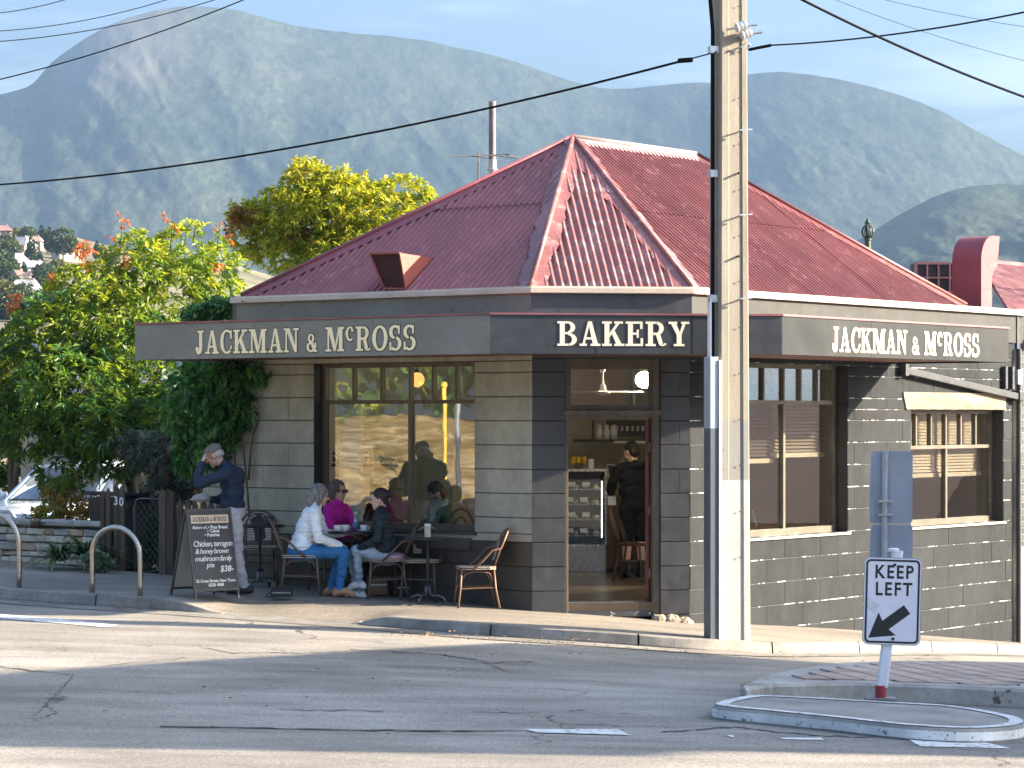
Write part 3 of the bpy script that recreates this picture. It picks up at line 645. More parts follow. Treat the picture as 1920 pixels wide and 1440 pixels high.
sign(fasC, pC, dC, nC_, 'BAKERY', s_on(pC, dC, 1045), s_on(pC, dC, 1293), 2.83, .255, M_letW)
sign(fasR, pR, dR, nR_, 'JACKMAN & McROSS', s_on(pR, dR, 1559), s_on(pR, dR, 1836), 2.80, .265, M_letW)
# parapet above the awning
ZP0, ZP1 = 3.08, 3.46; PB = poly_off(.03, 5.72, 9.32)
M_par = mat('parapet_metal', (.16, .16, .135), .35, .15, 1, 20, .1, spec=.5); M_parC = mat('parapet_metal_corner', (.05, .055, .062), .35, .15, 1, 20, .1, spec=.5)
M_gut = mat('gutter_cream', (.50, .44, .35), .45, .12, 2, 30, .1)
M_parR = mat('parapet_metal_side', (.05, .05, .047), .75, .15, 1, 20, .1, spec=.25)  # darker copy of the parapet metal, its colour offsetting the sunlight there
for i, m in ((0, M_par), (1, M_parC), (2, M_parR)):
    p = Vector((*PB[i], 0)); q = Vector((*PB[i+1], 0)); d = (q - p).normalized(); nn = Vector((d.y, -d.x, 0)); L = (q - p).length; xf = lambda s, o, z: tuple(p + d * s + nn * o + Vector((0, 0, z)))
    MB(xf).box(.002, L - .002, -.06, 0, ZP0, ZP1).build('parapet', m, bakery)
    e0 = .03 if i != 1 else -.02
    MB(xf).box(-.02 if i else 0, L + (.02 if i < 2 else 0), -.05, .055 + i * .002, ZP1 - .012, ZP1 + .055).build('gutter', M_gut, bakery, bevel=.008)
    MB(xf).box(0, L, -.05, .02, ZP1 + .056, ZP1 + .068).build('gutter_lip', M_gut, bakery)
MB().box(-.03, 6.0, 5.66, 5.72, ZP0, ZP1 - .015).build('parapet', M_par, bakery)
# backing of the upper walls and ceiling so that the rooms are dark and closed
M_int = mat('interior_plaster', (.62, .58, .50), .85, .1, 1, 40, .1); M_intw = mat('interior_ceiling', (.78, .76, .70), .85, .08, 1, 40, .1)
ENV = [(0.26, 6.2), (.26, CH + .1), (CH + .1, .26), (9.0, .26), (9.0, 6.2)]
MB().prism(ENV, 3.0, 3.06).build('ceiling', M_intw, bakery); 
m, nt, o = newmat('interior_boards'); P = pos(nt); nb = noise(nt, stretch(nt, P, (1, 8, 1)), 2, 5); finish(nt, o, ramp(nt, [(.3, (.05, .035, .025)), (.7, (.11, .08, .055))], nb), .32, 0, .5, nb, .1); M_ifl = m
MB().prism([(0.02, 6.2), (.02, CH + .02), (CH + .02, .02), (9.0, .02), (9.0, 6.2)], -.05, .04).build('floor', M_ifl, bakery)
MB().box(.26, 9.0, 6.2, 6.3, -.1, 3.12).build('inner_wall', M_int, bakery); MB().box(9.0, 9.06, .2, 6.3, -.1, 3.12).build('inner_wall', M_int, bakery)
lin = MB(xl)
for a, b in ((CH, 2.0), (4.5, 6.2)): lin.box(a, b, -.262, -.243, 0, 3.0)
lin.build('inner_lining', M_int, bakery); lin = MB(xr)
for a, b in ((CH, 2.05), (4.75, 6.2), (8.84, 9.0)): lin.box(a, b, -.262, -.243, 0, 3.0)
lin.build('inner_lining', M_int, bakery)
MB().box(-.02, 9.3, .0, 6.3, 3.13, 3.16).build('roof_deck', M_rev, bakery)

# ------------------------------------------------------------------ corrugated roof
ZE = 3.50; AP = Vector((2.53, 2.53, 5.42)); RE = Vector((5.2, 2.53, 5.42)); BK = Vector((-.02, 5.6, ZE)); RC_ = Vector((7.7, -.02, ZE)); BC = Vector((7.7, 5.6, ZE))
E1 = Vector((-.02, CH, ZE)); E2 = Vector((CH, -.02, ZE))
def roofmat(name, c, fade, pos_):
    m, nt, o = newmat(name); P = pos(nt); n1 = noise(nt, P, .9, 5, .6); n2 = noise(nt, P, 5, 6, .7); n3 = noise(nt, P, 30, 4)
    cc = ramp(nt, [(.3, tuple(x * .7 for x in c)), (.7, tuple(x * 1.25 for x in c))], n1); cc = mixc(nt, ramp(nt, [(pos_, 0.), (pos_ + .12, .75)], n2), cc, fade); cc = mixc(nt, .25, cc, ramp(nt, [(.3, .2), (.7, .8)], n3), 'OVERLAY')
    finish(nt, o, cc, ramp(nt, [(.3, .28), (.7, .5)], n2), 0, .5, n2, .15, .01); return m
M_rfL = roofmat('iron_maroon_shaded', (.22, .058, .064), (.33, .15, .155), .56); M_rfC = roofmat('iron_faded_sunlit', (.25, .095, .085), (.40, .25, .22), .5); M_rfR = roofmat('iron_red', (.135, .038, .034), (.27, .13, .12), .56)  # one iron in copies: purple shade left, pink sunlight and fading at the corner
M_cap = roofmat('hip_cap_paint', (.23, .085, .075), (.40, .24, .21), .52)
def roof_face(poly, e0, e1, mtl, name, split=.55, pitch=.088, amp=.018, dents=0):
    """corrugated sheets covering a planar face: columns of corrugation run up the slope, clipped by the face outline"""
    e0 = Vector(e0); ux = (Vector(e1) - e0).normalized(); n = None
    for p in poly:
        w = Vector(p) - e0; c = ux.cross(w)
        if c.length > .3: n = c.normalized(); break
    if n.z < 0: n = -n
    uy = n.cross(ux)
    if uy.z < 0: uy = -uy
    P2 = [((Vector(p) - e0).dot(ux), (Vector(p) - e0).dot(uy)) for p in poly]; vmax = max(v for _, v in P2)
    def rng_(u):
        ys = []
        for i in range(len(P2)):
            (a, b), (c, d) = P2[i], P2[(i+1) % len(P2)]
            if (a <= u < c) or (c <= u < a): ys.append(b + (d - b) * (u - a) / (c - a))
        return (min(ys), max(ys)) if len(ys) >= 2 else None
    u0 = min(u for u, _ in P2); u1 = max(u for u, _ in P2); face = MB(lambda u, v, w: tuple(e0 + ux * u + uy * v + n * w))
    face.prism(P2, -.05, -.02); fo = face.build(name, mtl, bakery)
    W = pitch * 10; k = 8; r = random.Random(int(u1 * 100))
    for si in range(int((u1 - u0) / W) + 1):
        a = u0 + si * W; b = min(a + W + .01, u1)
        for lvl, (f0, f1, lift) in enumerate(((0, split + .02, 0.), (split, 1., .011))):
            cols = []; m = max(2, int((b - a) / pitch * k))
            for q in range(m + 1):
                u = a + (b - a) * q / m; rg = rng_(min(max(u, u0 + 1e-4), u1 - 1e-4))
                if rg is None: continue
                lo = max(rg[0], vmax * f0); hi = min(rg[1], vmax * f1)
                if hi - lo < .01: continue
                z = amp * math.cos(2 * math.pi * u / pitch) + lift + (si % 2) * .0015
                cols.append([(u, lo + (hi - lo) * t, z + (dents * r.gauss(0, 1) if 0 < t < 1 else 0)) for t in (0, .25, .5, .75, 1)] if dents else [(u, lo, z), (u, hi, z)])
            if len(cols) < 2: continue
            h = len(cols[0]); mb = MB(face.xf); mb.add([p for c in cols for p in c], [(i*h+j, (i+1)*h+j, (i+1)*h+j+1, i*h+j+1) for i in range(len(cols) - 1) for j in range(h - 1)])
            mb.build('roof_sheet', mtl, fo, smooth=True, recalc=False)
    return fo
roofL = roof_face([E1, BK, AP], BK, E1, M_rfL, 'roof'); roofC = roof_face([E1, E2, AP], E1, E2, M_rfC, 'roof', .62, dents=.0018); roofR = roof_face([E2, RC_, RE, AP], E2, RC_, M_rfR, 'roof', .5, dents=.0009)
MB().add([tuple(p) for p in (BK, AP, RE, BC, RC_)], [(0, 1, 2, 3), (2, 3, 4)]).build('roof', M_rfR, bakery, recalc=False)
def cap(p, q, w, m, name, up=None, wav=.0, rad=.03, na=None, nb=None):
    """hip capping: a roll along the line with two flashing wings that follow the slopes"""
    p = Vector(p); q = Vector(q); d = (q - p).normalized(); n = max(4, int((q - p).length / .12)); r = random.Random(int(w * 1000)); wa = na.cross(d); wb = d.cross(nb)
    if wa.z > 0: wa = -wa
    if wb.z > 0: wb = -wb
    mb = MB(); vs = []
    for i in range(n + 1):
        c = p + (q - p) * (i / n); j = lambda: r.uniform(-wav, wav)
        vs += [tuple(c + wa * (w + j()) + na * .017), tuple(c + wa * w * .3 + na * .028), tuple(c + Vector((0, 0, .045))), tuple(c + wb * w * .3 + nb * .028), tuple(c + wb * (w + j()) + nb * .017)]
    mb.add(vs, [(i*5+s, i*5+s+1, (i+1)*5+s+1, (i+1)*5+s) for i in range(n) for s in range(4)])
    o = mb.build(name, m, bakery, recalc=False); MB().tube([p + Vector((0, 0, .045)), q + Vector((0, 0, .045))], rad, 10).build('cap_roll', m, o, smooth=True); return o
def fn(a, b, c):
    n = (Vector(b) - Vector(a)).cross(Vector(c) - Vector(a)).normalized(); return n if n.z > 0 else -n
nLf, nCf, nRf, nBf, nEf = fn(E1, BK, AP), fn(E1, E2, AP), fn(E2, RC_, AP), fn(BK, BC, AP), fn(RC_, BC, RE)
cap(E1 + Vector((-.02, -.0, -.02)), AP, .16, M_cap, 'hip_capping', na=nLf, nb=nCf, wav=.03, rad=.032); cap(E2 + Vector((0, -.02, -.02)), AP, .17, M_cap, 'hip_capping', na=nCf, nb=nRf, wav=.035, rad=.03)
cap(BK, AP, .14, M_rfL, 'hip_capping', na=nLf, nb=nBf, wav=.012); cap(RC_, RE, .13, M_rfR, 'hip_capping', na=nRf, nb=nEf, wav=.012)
cap(AP, RE, .13, mat('ridge_cap_grey', (.26, .20, .185), .5, .25, 3, 30, .2), 'ridge_capping', na=nRf, nb=nBf, wav=.012)

# ------------------------------------------------------------------ vents, flue, aerial, pipes on the bakery
M_ventp = mat('vent_paint', (.30, .075, .055), .5, .15, 2, 30, .08); M_ventD = mat('vent_mouth', (.05, .022, .02), .9, .3, 20, 60, .5)
def on_left(px, py):   # point on the left roof plane under a pixel, in local axes
    o = Vector((0, 0, CAMH)); d = at(px, py, 1.) - o; ol = Vector((*W2L(o), CAMH)); dl = Vector((d.x * RD.x + d.y * RD.y, d.x * LD.x + d.y * LD.y, d.z))
    t = (E1 - ol).dot(nLf) / dl.dot(nLf); return ol + dl * t
v1 = on_left(722, 541); v2 = on_left(772, 541)
# wedge-shaped roof vent: mouth leans out towards the street, tail dies into the slope
wy = Vector((0, 1, 0)); a0 = v1; a1 = v1 + (v2 - v1).normalized() * .34
mouth = [a0 + Vector((-.02, .0, .0)), a1 + Vector((-.02, 0, 0)), a1 + Vector((-.13, -.0, .40)), a0 + Vector((-.13, .17, .40))]
upslope = (AP - (E1 + BK) / 2); upslope = (upslope - wy * upslope.y).normalized()
tail = [a0 + upslope * .62 + Vector((0, 0, .0)), a1 + upslope * .62]
mb = MB(); V = [tuple(p) for p in mouth + tail]; V[3] = tuple(a0 + Vector((-.13, .12, .40)))
mb.add(V, [(1, 5, 2), (0, 3, 4), (3, 2, 5, 4)]).build('roof_vent', M_ventp, bakery)
q = [Vector(V[i]) for i in range(4)]; cc_ = sum(q, Vector()) / 4
MB().add([tuple(p + (cc_ - p) * .05 + Vector((.02, 0, 0))) for p in q], [(0, 1, 2, 3)]).build('vent_mouth', M_ventD, bakery, recalc=False)
for i in range(4): MB().bar(q[i], q[(i+1) % 4], .02, .02).build('vent_rim', M_ventp, bakery)
# ------------------------------------------------------------------ curved cowl, cooler, flue, aerial, pipes
def at_b(px, py, b):   # point on the vertical plane y=b (local) under a pixel
    o = Vector((0, 0, CAMH)); d = at(px, py, 1.) - o; ol = Vector((*W2L(o), CAMH)); dl = Vector((d.x * RD.x + d.y * RD.y, d.x * LD.x + d.y * LD.y, d.z)); return ol + dl * ((b - ol.y) / dl.y)
def Lp(px, py, Y): p = at(px, py, Y); a, b = W2L(p); return Vector((a, b, p.z))
a0 = at_b(1840, 573, .1).x; b0, b1 = .10, .53; zt = 4.50; zb_ = 3.40
outer = [(a0, zb_), (a0, zt - .34)] + [(a0 + .34 - .34 * math.cos(R(t)), zt - .34 + .34 * math.sin(R(t))) for t in range(9, 91, 9)] + [(a0 + .52, zt + .0)]
inner = [(a0 + .30, zb_), (a0 + .30, zt - .55), (a0 + .42, zt - .42), (a0 + .46, zt - .40)]
poly = outer + inner[::-1]
n = len(poly); mb = MB(); vs = [(a, b0, z) for a, z in poly] + [(a, b1, z) for a, z in poly]
half = len(outer)
fs = [(i, i+1, n+i+1, n+i) for i in range(half - 1)] + [(i, i+1, n+i+1, n+i) for i in range(half, n - 1)]
# profile sides as strips between the outer and inner runs
mb.add(vs, fs + [tuple(range(n)), tuple(range(n, 2*n))[::-1]])
cowl = mb.build('extractor_cowl', mat('cowl_paint', (.27, .06, .065), .45, .12, 2, 30, .05), bakery)
MB().add([(outer[-1][0]-.004, b0+.01, outer[-1][1]-.01), (outer[-1][0]-.004, b1-.01, outer[-1][1]-.01), (inner[-1][0]+.0, b1-.01, inner[-1][1]+.01), (inner[-1][0], b0+.01, inner[-1][1]+.01)], [(0,1,2,3)]).build('cowl_mouth', M_ventD, cowl, recalc=False)
MB().box(a0 - .004, a0 + .304, b0 - .004, b1 + .004, 3.78, 3.785).build('seam', MATS['cowl_paint'], cowl)
# rooftop cooler with a grille
p = Lp(1754, 536, 37.0); un = thing  # (local axes)
def lbox(name, c, size, m, parent, ang=-BROT): return MB().obox(c, size, (0, 0, ang)).build(name, m, parent)
M_ac = mat('cooler_case', (.34, .17, .15), .5, .2); M_acd = mat('cooler_dark', (.035, .03, .032), .6, .2)
ac = lbox('rooftop_cooler', p + Vector((0, 0, .0)), (.62, .5, .62), M_acd, bakery)
ex = Vector((RD.x, LD.x, 0)); ey = Vector((RD.y, LD.y, 0))           # world x and y in local axes
for i in range(5): MB().obox(p + ex * (-.31 + .155 * i) - ey * .26, (.022 if i % 4 else .035, .03, .63), (0, 0, -BROT)).build('grille_bar', M_ac, ac)
for i in range(4): MB().obox(p - ey * .262 + Vector((0, 0, -.3 + .2 * i)), (.64, .03, .02 if i % 3 else .035), (0, 0, -BROT)).build('grille_bar', M_ac, ac)
MB().obox(p + ex * .40 - ey * .1, (.13, .3, .63), (0, 0, -BROT)).build('side_panel', mat('cooler_cream', (.5, .46, .4), .5, .2), ac)
# green ventilator pipe with an onion of ribs
p = Lp(1627, 470, 38.0); gm = mat('vent_green', (.045, .075, .05), .5, .3)
gv = MB().lathe([(.045, -.6), (.045, .14), (.055, .15), (.055, .17), (.04, .18)], p, 14).build('ventilator', gm, bakery, smooth='auto')
for k in range(6):
    a = k * math.pi / 6; pts = [p + Vector((math.cos(a) * .085 * math.sin(t), math.sin(a) * .085 * math.sin(t), .27 - .10 * math.cos(t))) for t in [i * math.pi / 6 for i in range(-6, 7)]]
    MB().tube(pts, .008, 6).build('rib', gm, gv)
MB().lathe([(.03, .36), (.045, .40), (.0, .48)], p, 10).build('finial', gm, gv)
MB().sph(p + Vector((0, 0, .27)), (.05, .05, .09), 12).build('core', gm, gv)
# flue
p = Lp(923, 335, 36.2); fm_ = mat('flue_steel', (.30, .24, .22), .4, .3, 4, 40, .1, metal=.5, c2=(.36, .26, .25))
fl = MB().lathe([(.048, .25), (.048, 1.04)], p, 18).build('flue', mat('flue_painted', (.20, .13, .13), .5, .25, 3, 40, .1), bakery, smooth='auto')
MB().lathe([(.056, -.4), (.056, .02), (.075, .02), (.075, .035), (.054, .04), (.054, .11), (.08, .115), (.08, .125), (.054, .13), (.054, .262)], p, 18).build('flue_base', mat('flue_galvanised', (.45, .42, .38), .45, .25, metal=.5), fl, smooth='auto')
MB().lathe([(.04, 1.02), (.051, 1.02), (.051, 1.045), (.04, 1.045)], p, 18).build('flue_rim', fm_, fl, smooth='auto')
# aerial
p = Lp(897, 350, 36.0); am = mat('aerial_metal', (.14, .13, .125), .4, .2, metal=.6)
ae = MB().tube([p + Vector((0, 0, -.5)), p + Vector((0, 0, .46))], .011, 8).build('aerial_mast', am, bakery)
b_ = p + Vector((0, 0, .42)); bo = -ey * .1 + ex * .35
MB().tube([b_ - bo * .5, b_ + bo * 1.2], .008, 6).build('aerial_boom', am, ae)
for k, (f, hl) in enumerate(((-.4, .42), (-.28, .42), (.5, .40), (.62, .40), (1.05, .2))):
    c = b_ + bo * f; d_ = (ex * 1. + ey * .55).normalized() * hl
    MB().tube([c - d_ + Vector((0, 0, -.03)), c, c + d_ + Vector((0, 0, -.02))], .0055, 5).build('aerial_element', am, ae)
# pipes at the end of the side wall
M_pipe = mat('pipe_black', (.045, .047, .05), .4, .2, 3, 40, .15, wear=(.45, .45, .43), wsc=15, wpos=.74)
dp = MB(); dp.bar((6.0, -.07, 2.665), (9.03, -.07, 2.36), .075, .085); dp.build('downpipe', M_pipe, bakery, bevel=.006)
MB().bar((5.98, -.065, 2.60), (5.98, -.065, 2.78), .09, .09).build('downpipe', M_pipe, bakery, bevel=.006)
MB().tube([(9.12, -.06, 3.0), (9.12, -.06, -1.2)], .035, 10).build('downpipe', M_pipe, bakery, smooth='auto')
MB().box(9.02, 9.19, -.13, -.005, 2.30, 2.44).build('rain_head', M_pipe, bakery, bevel=.012)
for x in (8.72, 8.92): MB().box(x, x + .06, -.07, -.01, 2.46, 2.76).build('conduit', M_pipe, bakery)
MB().box(9.1, 9.17, -.045, -.005, 3.0, 3.44).build('conduit', M_pipe, bakery)
mt_box = MB().box(9.02, 9.16, -.1, -.004, 2.52, 2.72).build('junction_box', mat('box_blue_grey', (.22, .28, .36), .5, .1), bakery, bevel=.008)

# ------------------------------------------------------------------ neighbouring brick building on the side street
nb = thing('brick_neighbour', 'dark painted brick building with red iron roof next to the bakery on the side street', 'building', (O0.x, O0.y, 0), BROT)
M_nbk = mat('neighbour_mortar', (.30, .29, .27), .9, .25, 3, 40, .3)
nw = MB().box(9.24, 16, .012, 6, -2.6, 3.0).build('wall', M_nbk, nb); M_bk = blockpaint('painted_brick_dark', (.05, .05, .05), .3, (.4, .39, .37), .74); M_bkw = blockpaint('painted_brick_white', (.6, .58, .54), .12)
for k in range(64):
    z = -2.5 + k * .086; off = .12 if k % 2 else 0
    if z > 2.95: break
    for j in range(5):
        x0 = 9.24 + j * .24 - off; x1 = x0 + .228; x0 = max(x0, 9.242)
        if x1 - x0 < .03: continue
        MB().box(x0, x1, .0, .05, z, z + .076).build('brick', M_bkw if z < .33 else M_bk, nw, recalc=False)
MB().box(9.3, 16, -.05, .0, 3.0, 3.12).build('eaves', M_trim, nb)
q4 = [Vector((9.35, .05, 3.30)), Vector((24, .05, 3.30)), Vector((24, 3.6, 4.55)), Vector((15.0, 3.6, 4.55))]
rf = roof_face(q4, q4[0], q4[1], M_rfC, 'roof'); rf.parent = nb
MB().bar(q4[3] + Vector((-.1, 0, .03)), q4[2] + Vector((0, 0, .03)), .2, .06).build('ridge_capping', M_rfL, nb)

# ------------------------------------------------------------------ inside the shop
def inside_thing(name, label, cat, px, Y, group=None, rz=0, z=.042): p = at(px, 0, Y); return thing(name, label, cat, (p.x, p.y, z), rz, group)
M_wdk = mat('counter_wood', (.13, .075, .042), .55, .35, 2, 30, .2, st=(6, 6, .7)); M_wblk = mat('shelf_black', (.012, .012, .012), .5, .1); M_wt = mat('white_enamel', (.7, .69, .66), .35, .05); M_ss = mat('stainless', (.45, .45, .44), .3, .1, metal=1.)
lamp = thing('globe_lamp', 'warm glowing globe lamp hanging behind the street window', 'lamp', at(782, 712, 32.6)); lm = emit('lamp_warm', (1, .52, .14), .30)
MB().sph((0, 0, 0), .092, 20).build('globe', lm, lamp, smooth=True); MB().tube([(0, 0, .085), (0, 0, .5)], .008, 6).build('rod', M_wblk, lamp); MB().lathe([(.03, .08), (.03, .12)], (0, 0, 0), 12).build('gallery', M_wblk, lamp)
lamp2 = thing('globe_lamp', 'white globe lamp seen through the fanlight over the door', 'lamp', at(1207, 712, 31.6)); lm2 = emit('lamp_white', (1, .86, .62), 30.)
MB().sph((0, 0, 0), .098, 20).build('globe', lm2, lamp2, smooth=True); MB().tube([(0, 0, .09), (0, 0, .45)], .008, 6).build('rod', M_wblk, lamp2)
fan = thing('ceiling_fan', 'white ceiling fan hanging inside the doorway above the fanlight', 'fan', at(1130, 742, 31.4))
MB().lathe([(.0, 0), (.05, .015), (.092, .03), (.092, .05), (.05, .06), (.048, .065)], (0, 0, 0), 20).build('motor', M_wt, fan, smooth='auto'); MB().lathe([(.045, .07), (.03, .13), (.012, .14), (.012, .27), (.03, .29), (.035, .33), (.028, .34)], (0, 0, 0), 16).build('stem', M_wt, fan, smooth='auto')
for k in range(3): MB().obox((.28 * math.cos(k * 2.09 + .3), .28 * math.sin(k * 2.09 + .3), .045), (.44, .10, .008), (.12, 0, k * 2.09 + .3)).build('blade', M_wt, fan)
# display case
Yc = 35.2; dc = inside_thing('display_case', 'glass fronted refrigerated cake display case inside the doorway', 'display case', 1092, Yc)
w = .62; hh = 1.36
MB().box(-w/2, w/2, 0, .6, 0, .36).build('base', M_ss, dc, bevel=.006); MB().box(-w/2-.005, w/2+.02, -.005, .6, hh-.035, hh).build('top', M_ss, dc)
MB().box(-w/2, w/2, .57, .6, .36, hh-.035).build('back', M_wblk, dc)
for s in (-1, 1): MB().box(s*w/2-.012, s*w/2+.012, 0, .03, .36, hh-.035).build('post', M_ss, dc)
MB().box(-w/2+.013, w/2-.013, .008, .012, .37, hh-.04).build('glass_front', glassmat('case_glass', .8, .02), dc); MB().box(w/2-.06, w/2-.045, .03, .045, .45, 1.2).build('light_tube', emit('case_light', (.85, .95, 1), .7), dc)
M_cake = mat('pastry', (.42, .24, .09), .7, .5, 20, 60, .5, c2=(.6, .45, .3)); M_card = mat('price_card', (.75, .75, .73), .6, .04)
for k, z in enumerate((.47, .68, .88, 1.08)):
    MB().box(-w/2+.02, w/2-.02, .05, .5, z, z+.012).build('shelf', M_ss, dc)
    for j in range(4):
        c = thing('pastry', f'golden pastries on the {("lowest", "second lowest", "third", "top")[k]} shelf of the display case', 'pastry', (0, 0, 0), group='pastries in the display case'); c.location = (dc.location.x - .24 + j * .14, Yc + .2, .042 + z + .0125)
        MB().sph((0, 0, .025), (.055, .08, .035), 10).build('crust', M_cake, c, smooth=True)
    for j in range(2): MB().obox((-.17 + j * .19 + .03 * (k % 2), .06, z + .075), (.10, .004, .06), (-.2, 0, .05)).build('price_card', M_card, dc); MB().tube([(-.17 + j * .19 + .03 * (k % 2), .065, z+.012), (-.17 + j * .19 + .03 * (k % 2), .063, z + .05)], .003, 5).build('card_stem', M_ss, dc)
bowl = thing('lemon_bowl', 'glass bowl of yellow lemons on top of the display case', 'bowl', (dc.location.x - .04, Yc + .2, .042 + hh))
MB().lathe([(.04, 0), (.05, .01), (.075, .07), (.08, .09), (.072, .088), (.05, .02)], (0, 0, 0), 16).build('dish', glassmat('bowl_glass', .8, .05), bowl, smooth=True)
for k in range(6):
    l = tag(MB().sph((0, 0, 0), (.043, .034, .034), 10).build('lemon', mat('lemon_peel', (.75, .50, .02), .45, .1, 5, 80, .2), None, smooth=True), 'yellow lemon in the bowl on the display case', 'lemon', 'lemons in the bowl'); l.location = (bowl.location.x - .07 + (k % 3) * .07, bowl.location.y + .03 * (k // 3) - .02, bowl.location.z + .085 + .045 * (k // 3)); l.rotation_euler = (0, .2, k)
bt = thing('glass_bottle', 'small clear bottle beside the lemons on the display case', 'bottle', (dc.location.x - .24, Yc + .15, .042 + hh)); MB().lathe([(.028, 0), (.03, .01), (.03, .12), (.012, .16), (.012, .21)], (0, 0, 0), 12).build('body', glassmat('bowl_glass'), bt, smooth=True)
cd = tag(MB().obox((0, 0, 0), (.07, .01, .13), (-.15, 0, 0)).build('price_sign', M_card, None), 'small white price sign standing by the lemons', 'sign'); cd.location = (dc.location.x + .12, Yc + .1, .042 + hh + .065)
# counter, shelf, racks
ct = inside_thing('service_counter', 'timber serving counter beside the display case', 'counter', 1178, 35.6)
MB().box(-.34, .6, .03, .6, 0, .94).build('body', M_wdk, ct); 
for k in range(6): MB().box(-.34 + k * .157, -.34 + k * .157 + .15, 0, .028, .02, .93).build('board', M_wdk, ct)
MB().box(-.36, .65, -.03, .62, .94, .985).build('top', M_wdk, ct, bevel=.005)
pb = tag(MB().obox((0, 0, 0), (.22, .15, .27), (0, 0, .1)).build('paper_bag', mat('kraft_paper', (.30, .21, .13), .85, .3, 6, 30, .5), None, bevel=.01), 'brown paper bag of biscuits standing on the counter', 'bag'); pb.location = (ct.location.x - .24, 35.75, .042 + .985 + .136)
pc = tag(MB().obox((0, 0, 0), (.11, .004, .12), (-.25, 0, .1)).build('menu_card', M_card, None), 'white card stuck on the front of the counter', 'card'); pc.location = (ct.location.x - .22, 35.55, .97)
cm = thing('coffee_machine', 'dark coffee machine with pale edge on the counter', 'coffee machine', (ct.location.x - .05, 35.9, 1.028)); MB().add([(-.16,0,0),(.3,0,0),(.3,.35,0),(-.16,.35,0),(-.22,0,.42),(.3,0,.36),(.3,.35,.36),(-.22,.35,.42)], [(0,3,2,1),(4,5,6,7),(0,1,5,4),(1,2,6,5),(2,3,7,6),(3,0,4,7)]).build('body', M_wblk, cm); MB().tube([(-.16,-.01,0),(-.22,-.01,.42),(.3,-.01,.36)], .011, 6).build('edge', M_wt, cm)
for k in range(3):
    c = tag(MB().lathe([(.028, 0), (.042, .11), (.044, .112)], (0, 0, 0), 12).build('paper_cup', mat('cup_brown', (.36, .28, .2), .8, .2), None, smooth='auto'), 'upturned brown paper cups stacked on the coffee machine', 'cup', 'paper cups on the coffee machine'); c.location = (cm.location.x - .02 + .085 * k, 35.98, 1.028 + .40 - .012 * k)
sh = thing('wall_shelf', 'black wall shelf with cups above the display case', 'shelf', at(1138, 826, 36.6)); MB().box(-.46, .62, 0, .25, -.02, .015).build('board', M_wblk, sh); MB().box(-.2, -.17, .1, .25, .015, .28).build('bracket', M_wblk, sh); MB().box(.1, .55, -.02, .05, -.04, -.005).build('light_strip', mat('strip_white', (.6, .58, .52), .5), sh)
MB().box(.0, .75, .1, .24, .05, .28).build('back_rack', M_wblk, sh)
for k in range(9): MB().box(.05 + k * .072, .085 + k * .072, .085, .11, .13, .20).build('jar_label', mat('jar_label_%d' % (k % 3), [(.5, .48, .42), (.45, .32, .26), (.3, .33, .33)][k % 3], .6), sh)
for k in range(3):
    c = tag(MB().lathe([(.045, 0), (.05, .1), (.03, .16), (.03, .2)], (0, 0, 0), 12).build('white_jug', M_wt, None, smooth=True), 'white crockery standing on the black wall shelf', 'jug', 'crockery on the wall shelf'); c.location = sh.location + Vector((-.1 + .1 * k, .1, .016))
# shelf of black jars seen through the street window, partition and plants behind it
js = thing('jar_shelf', 'low shelf of small dark jars behind the street window', 'shelf', at(675, 872, 33.0)); MB().box(-.36, .46, 0, .22, -.02, .0).build('board', M_wdk, js)
for k in range(22): 
    j = tag(MB().lathe([(.022, 0), (.024, .005), (.024, .055), (.02, .06), (.02, .075)], (0, 0, 0), 8).build('jar', M_wblk, None, smooth='auto'), 'small dark jar with pale label on the low shelf inside', 'jar', 'jars on the window shelf'); j.location = js.location + Vector((-.32 + .066 * (k % 12), .04 + .0 * k, .001 + .085 * (k // 12)))
    MB().lathe([(.0245, .015), (.0245, .045)], (0, 0, 0), 8).build('label_band', M_card, j)
MB().box(-.34, .40, .02, .12, .078, .084).build('tier', M_wdk, js)
pt = tag(MB().box(0, 1.1, 0, .08, 0, 1.75).build('partition', mat('partition_green', (.22, .26, .23), .6, .1), None), 'grey green partition standing inside the street window', 'partition'); pt.location = at(690, 800, 34.8); pt.location.z = .042
cu_ = tag(MB(xl).box(3.98, 4.32, -.33, -.30, .82, 2.3).build('roller_curtain', mat('curtain_white', (.62, .60, .55), .8, .06), None), 'white curtain hanging at the edge of the street window', 'curtain'); cu_.location = (O0.x, O0.y, 0); cu_.rotation_euler = (0, 0, BROT)
# bottles on the side window sills
for k, (s, h, gcol) in enumerate([(2.62, .30, 1), (3.05, .28, 1), (6.55, .34, 1), (6.70, .18, 0)]):
    b = thing('glass_bottle', ['clear glass bottle at the left of the larger side window sill', 'clear glass bottle near the mullion of the larger side window', 'tall clear bottle on the small side window sill', 'short glass jar on the small side window sill'][k], 'bottle', L2W(s, .30, .72))
    MB().lathe([(.04, 0), (.042, .01), (.042, h * .5), (.015, h * .72), (.015, h)] if gcol else [(.045, 0), (.047, .01), (.047, h)], (0, 0, 0), 12).build('body', glassmat('bottle_glass', 2.0, .12, (.8, .85, .82)), b, smooth=True)
MB(xr).box(2.1, 4.7, -.42, -.25, .66, .715).build('window_board', M_timR, bakery); MB(xr).box(6.26, 8.79, -.42, -.25, .66, .715).build('window_board', M_timR, bakery)
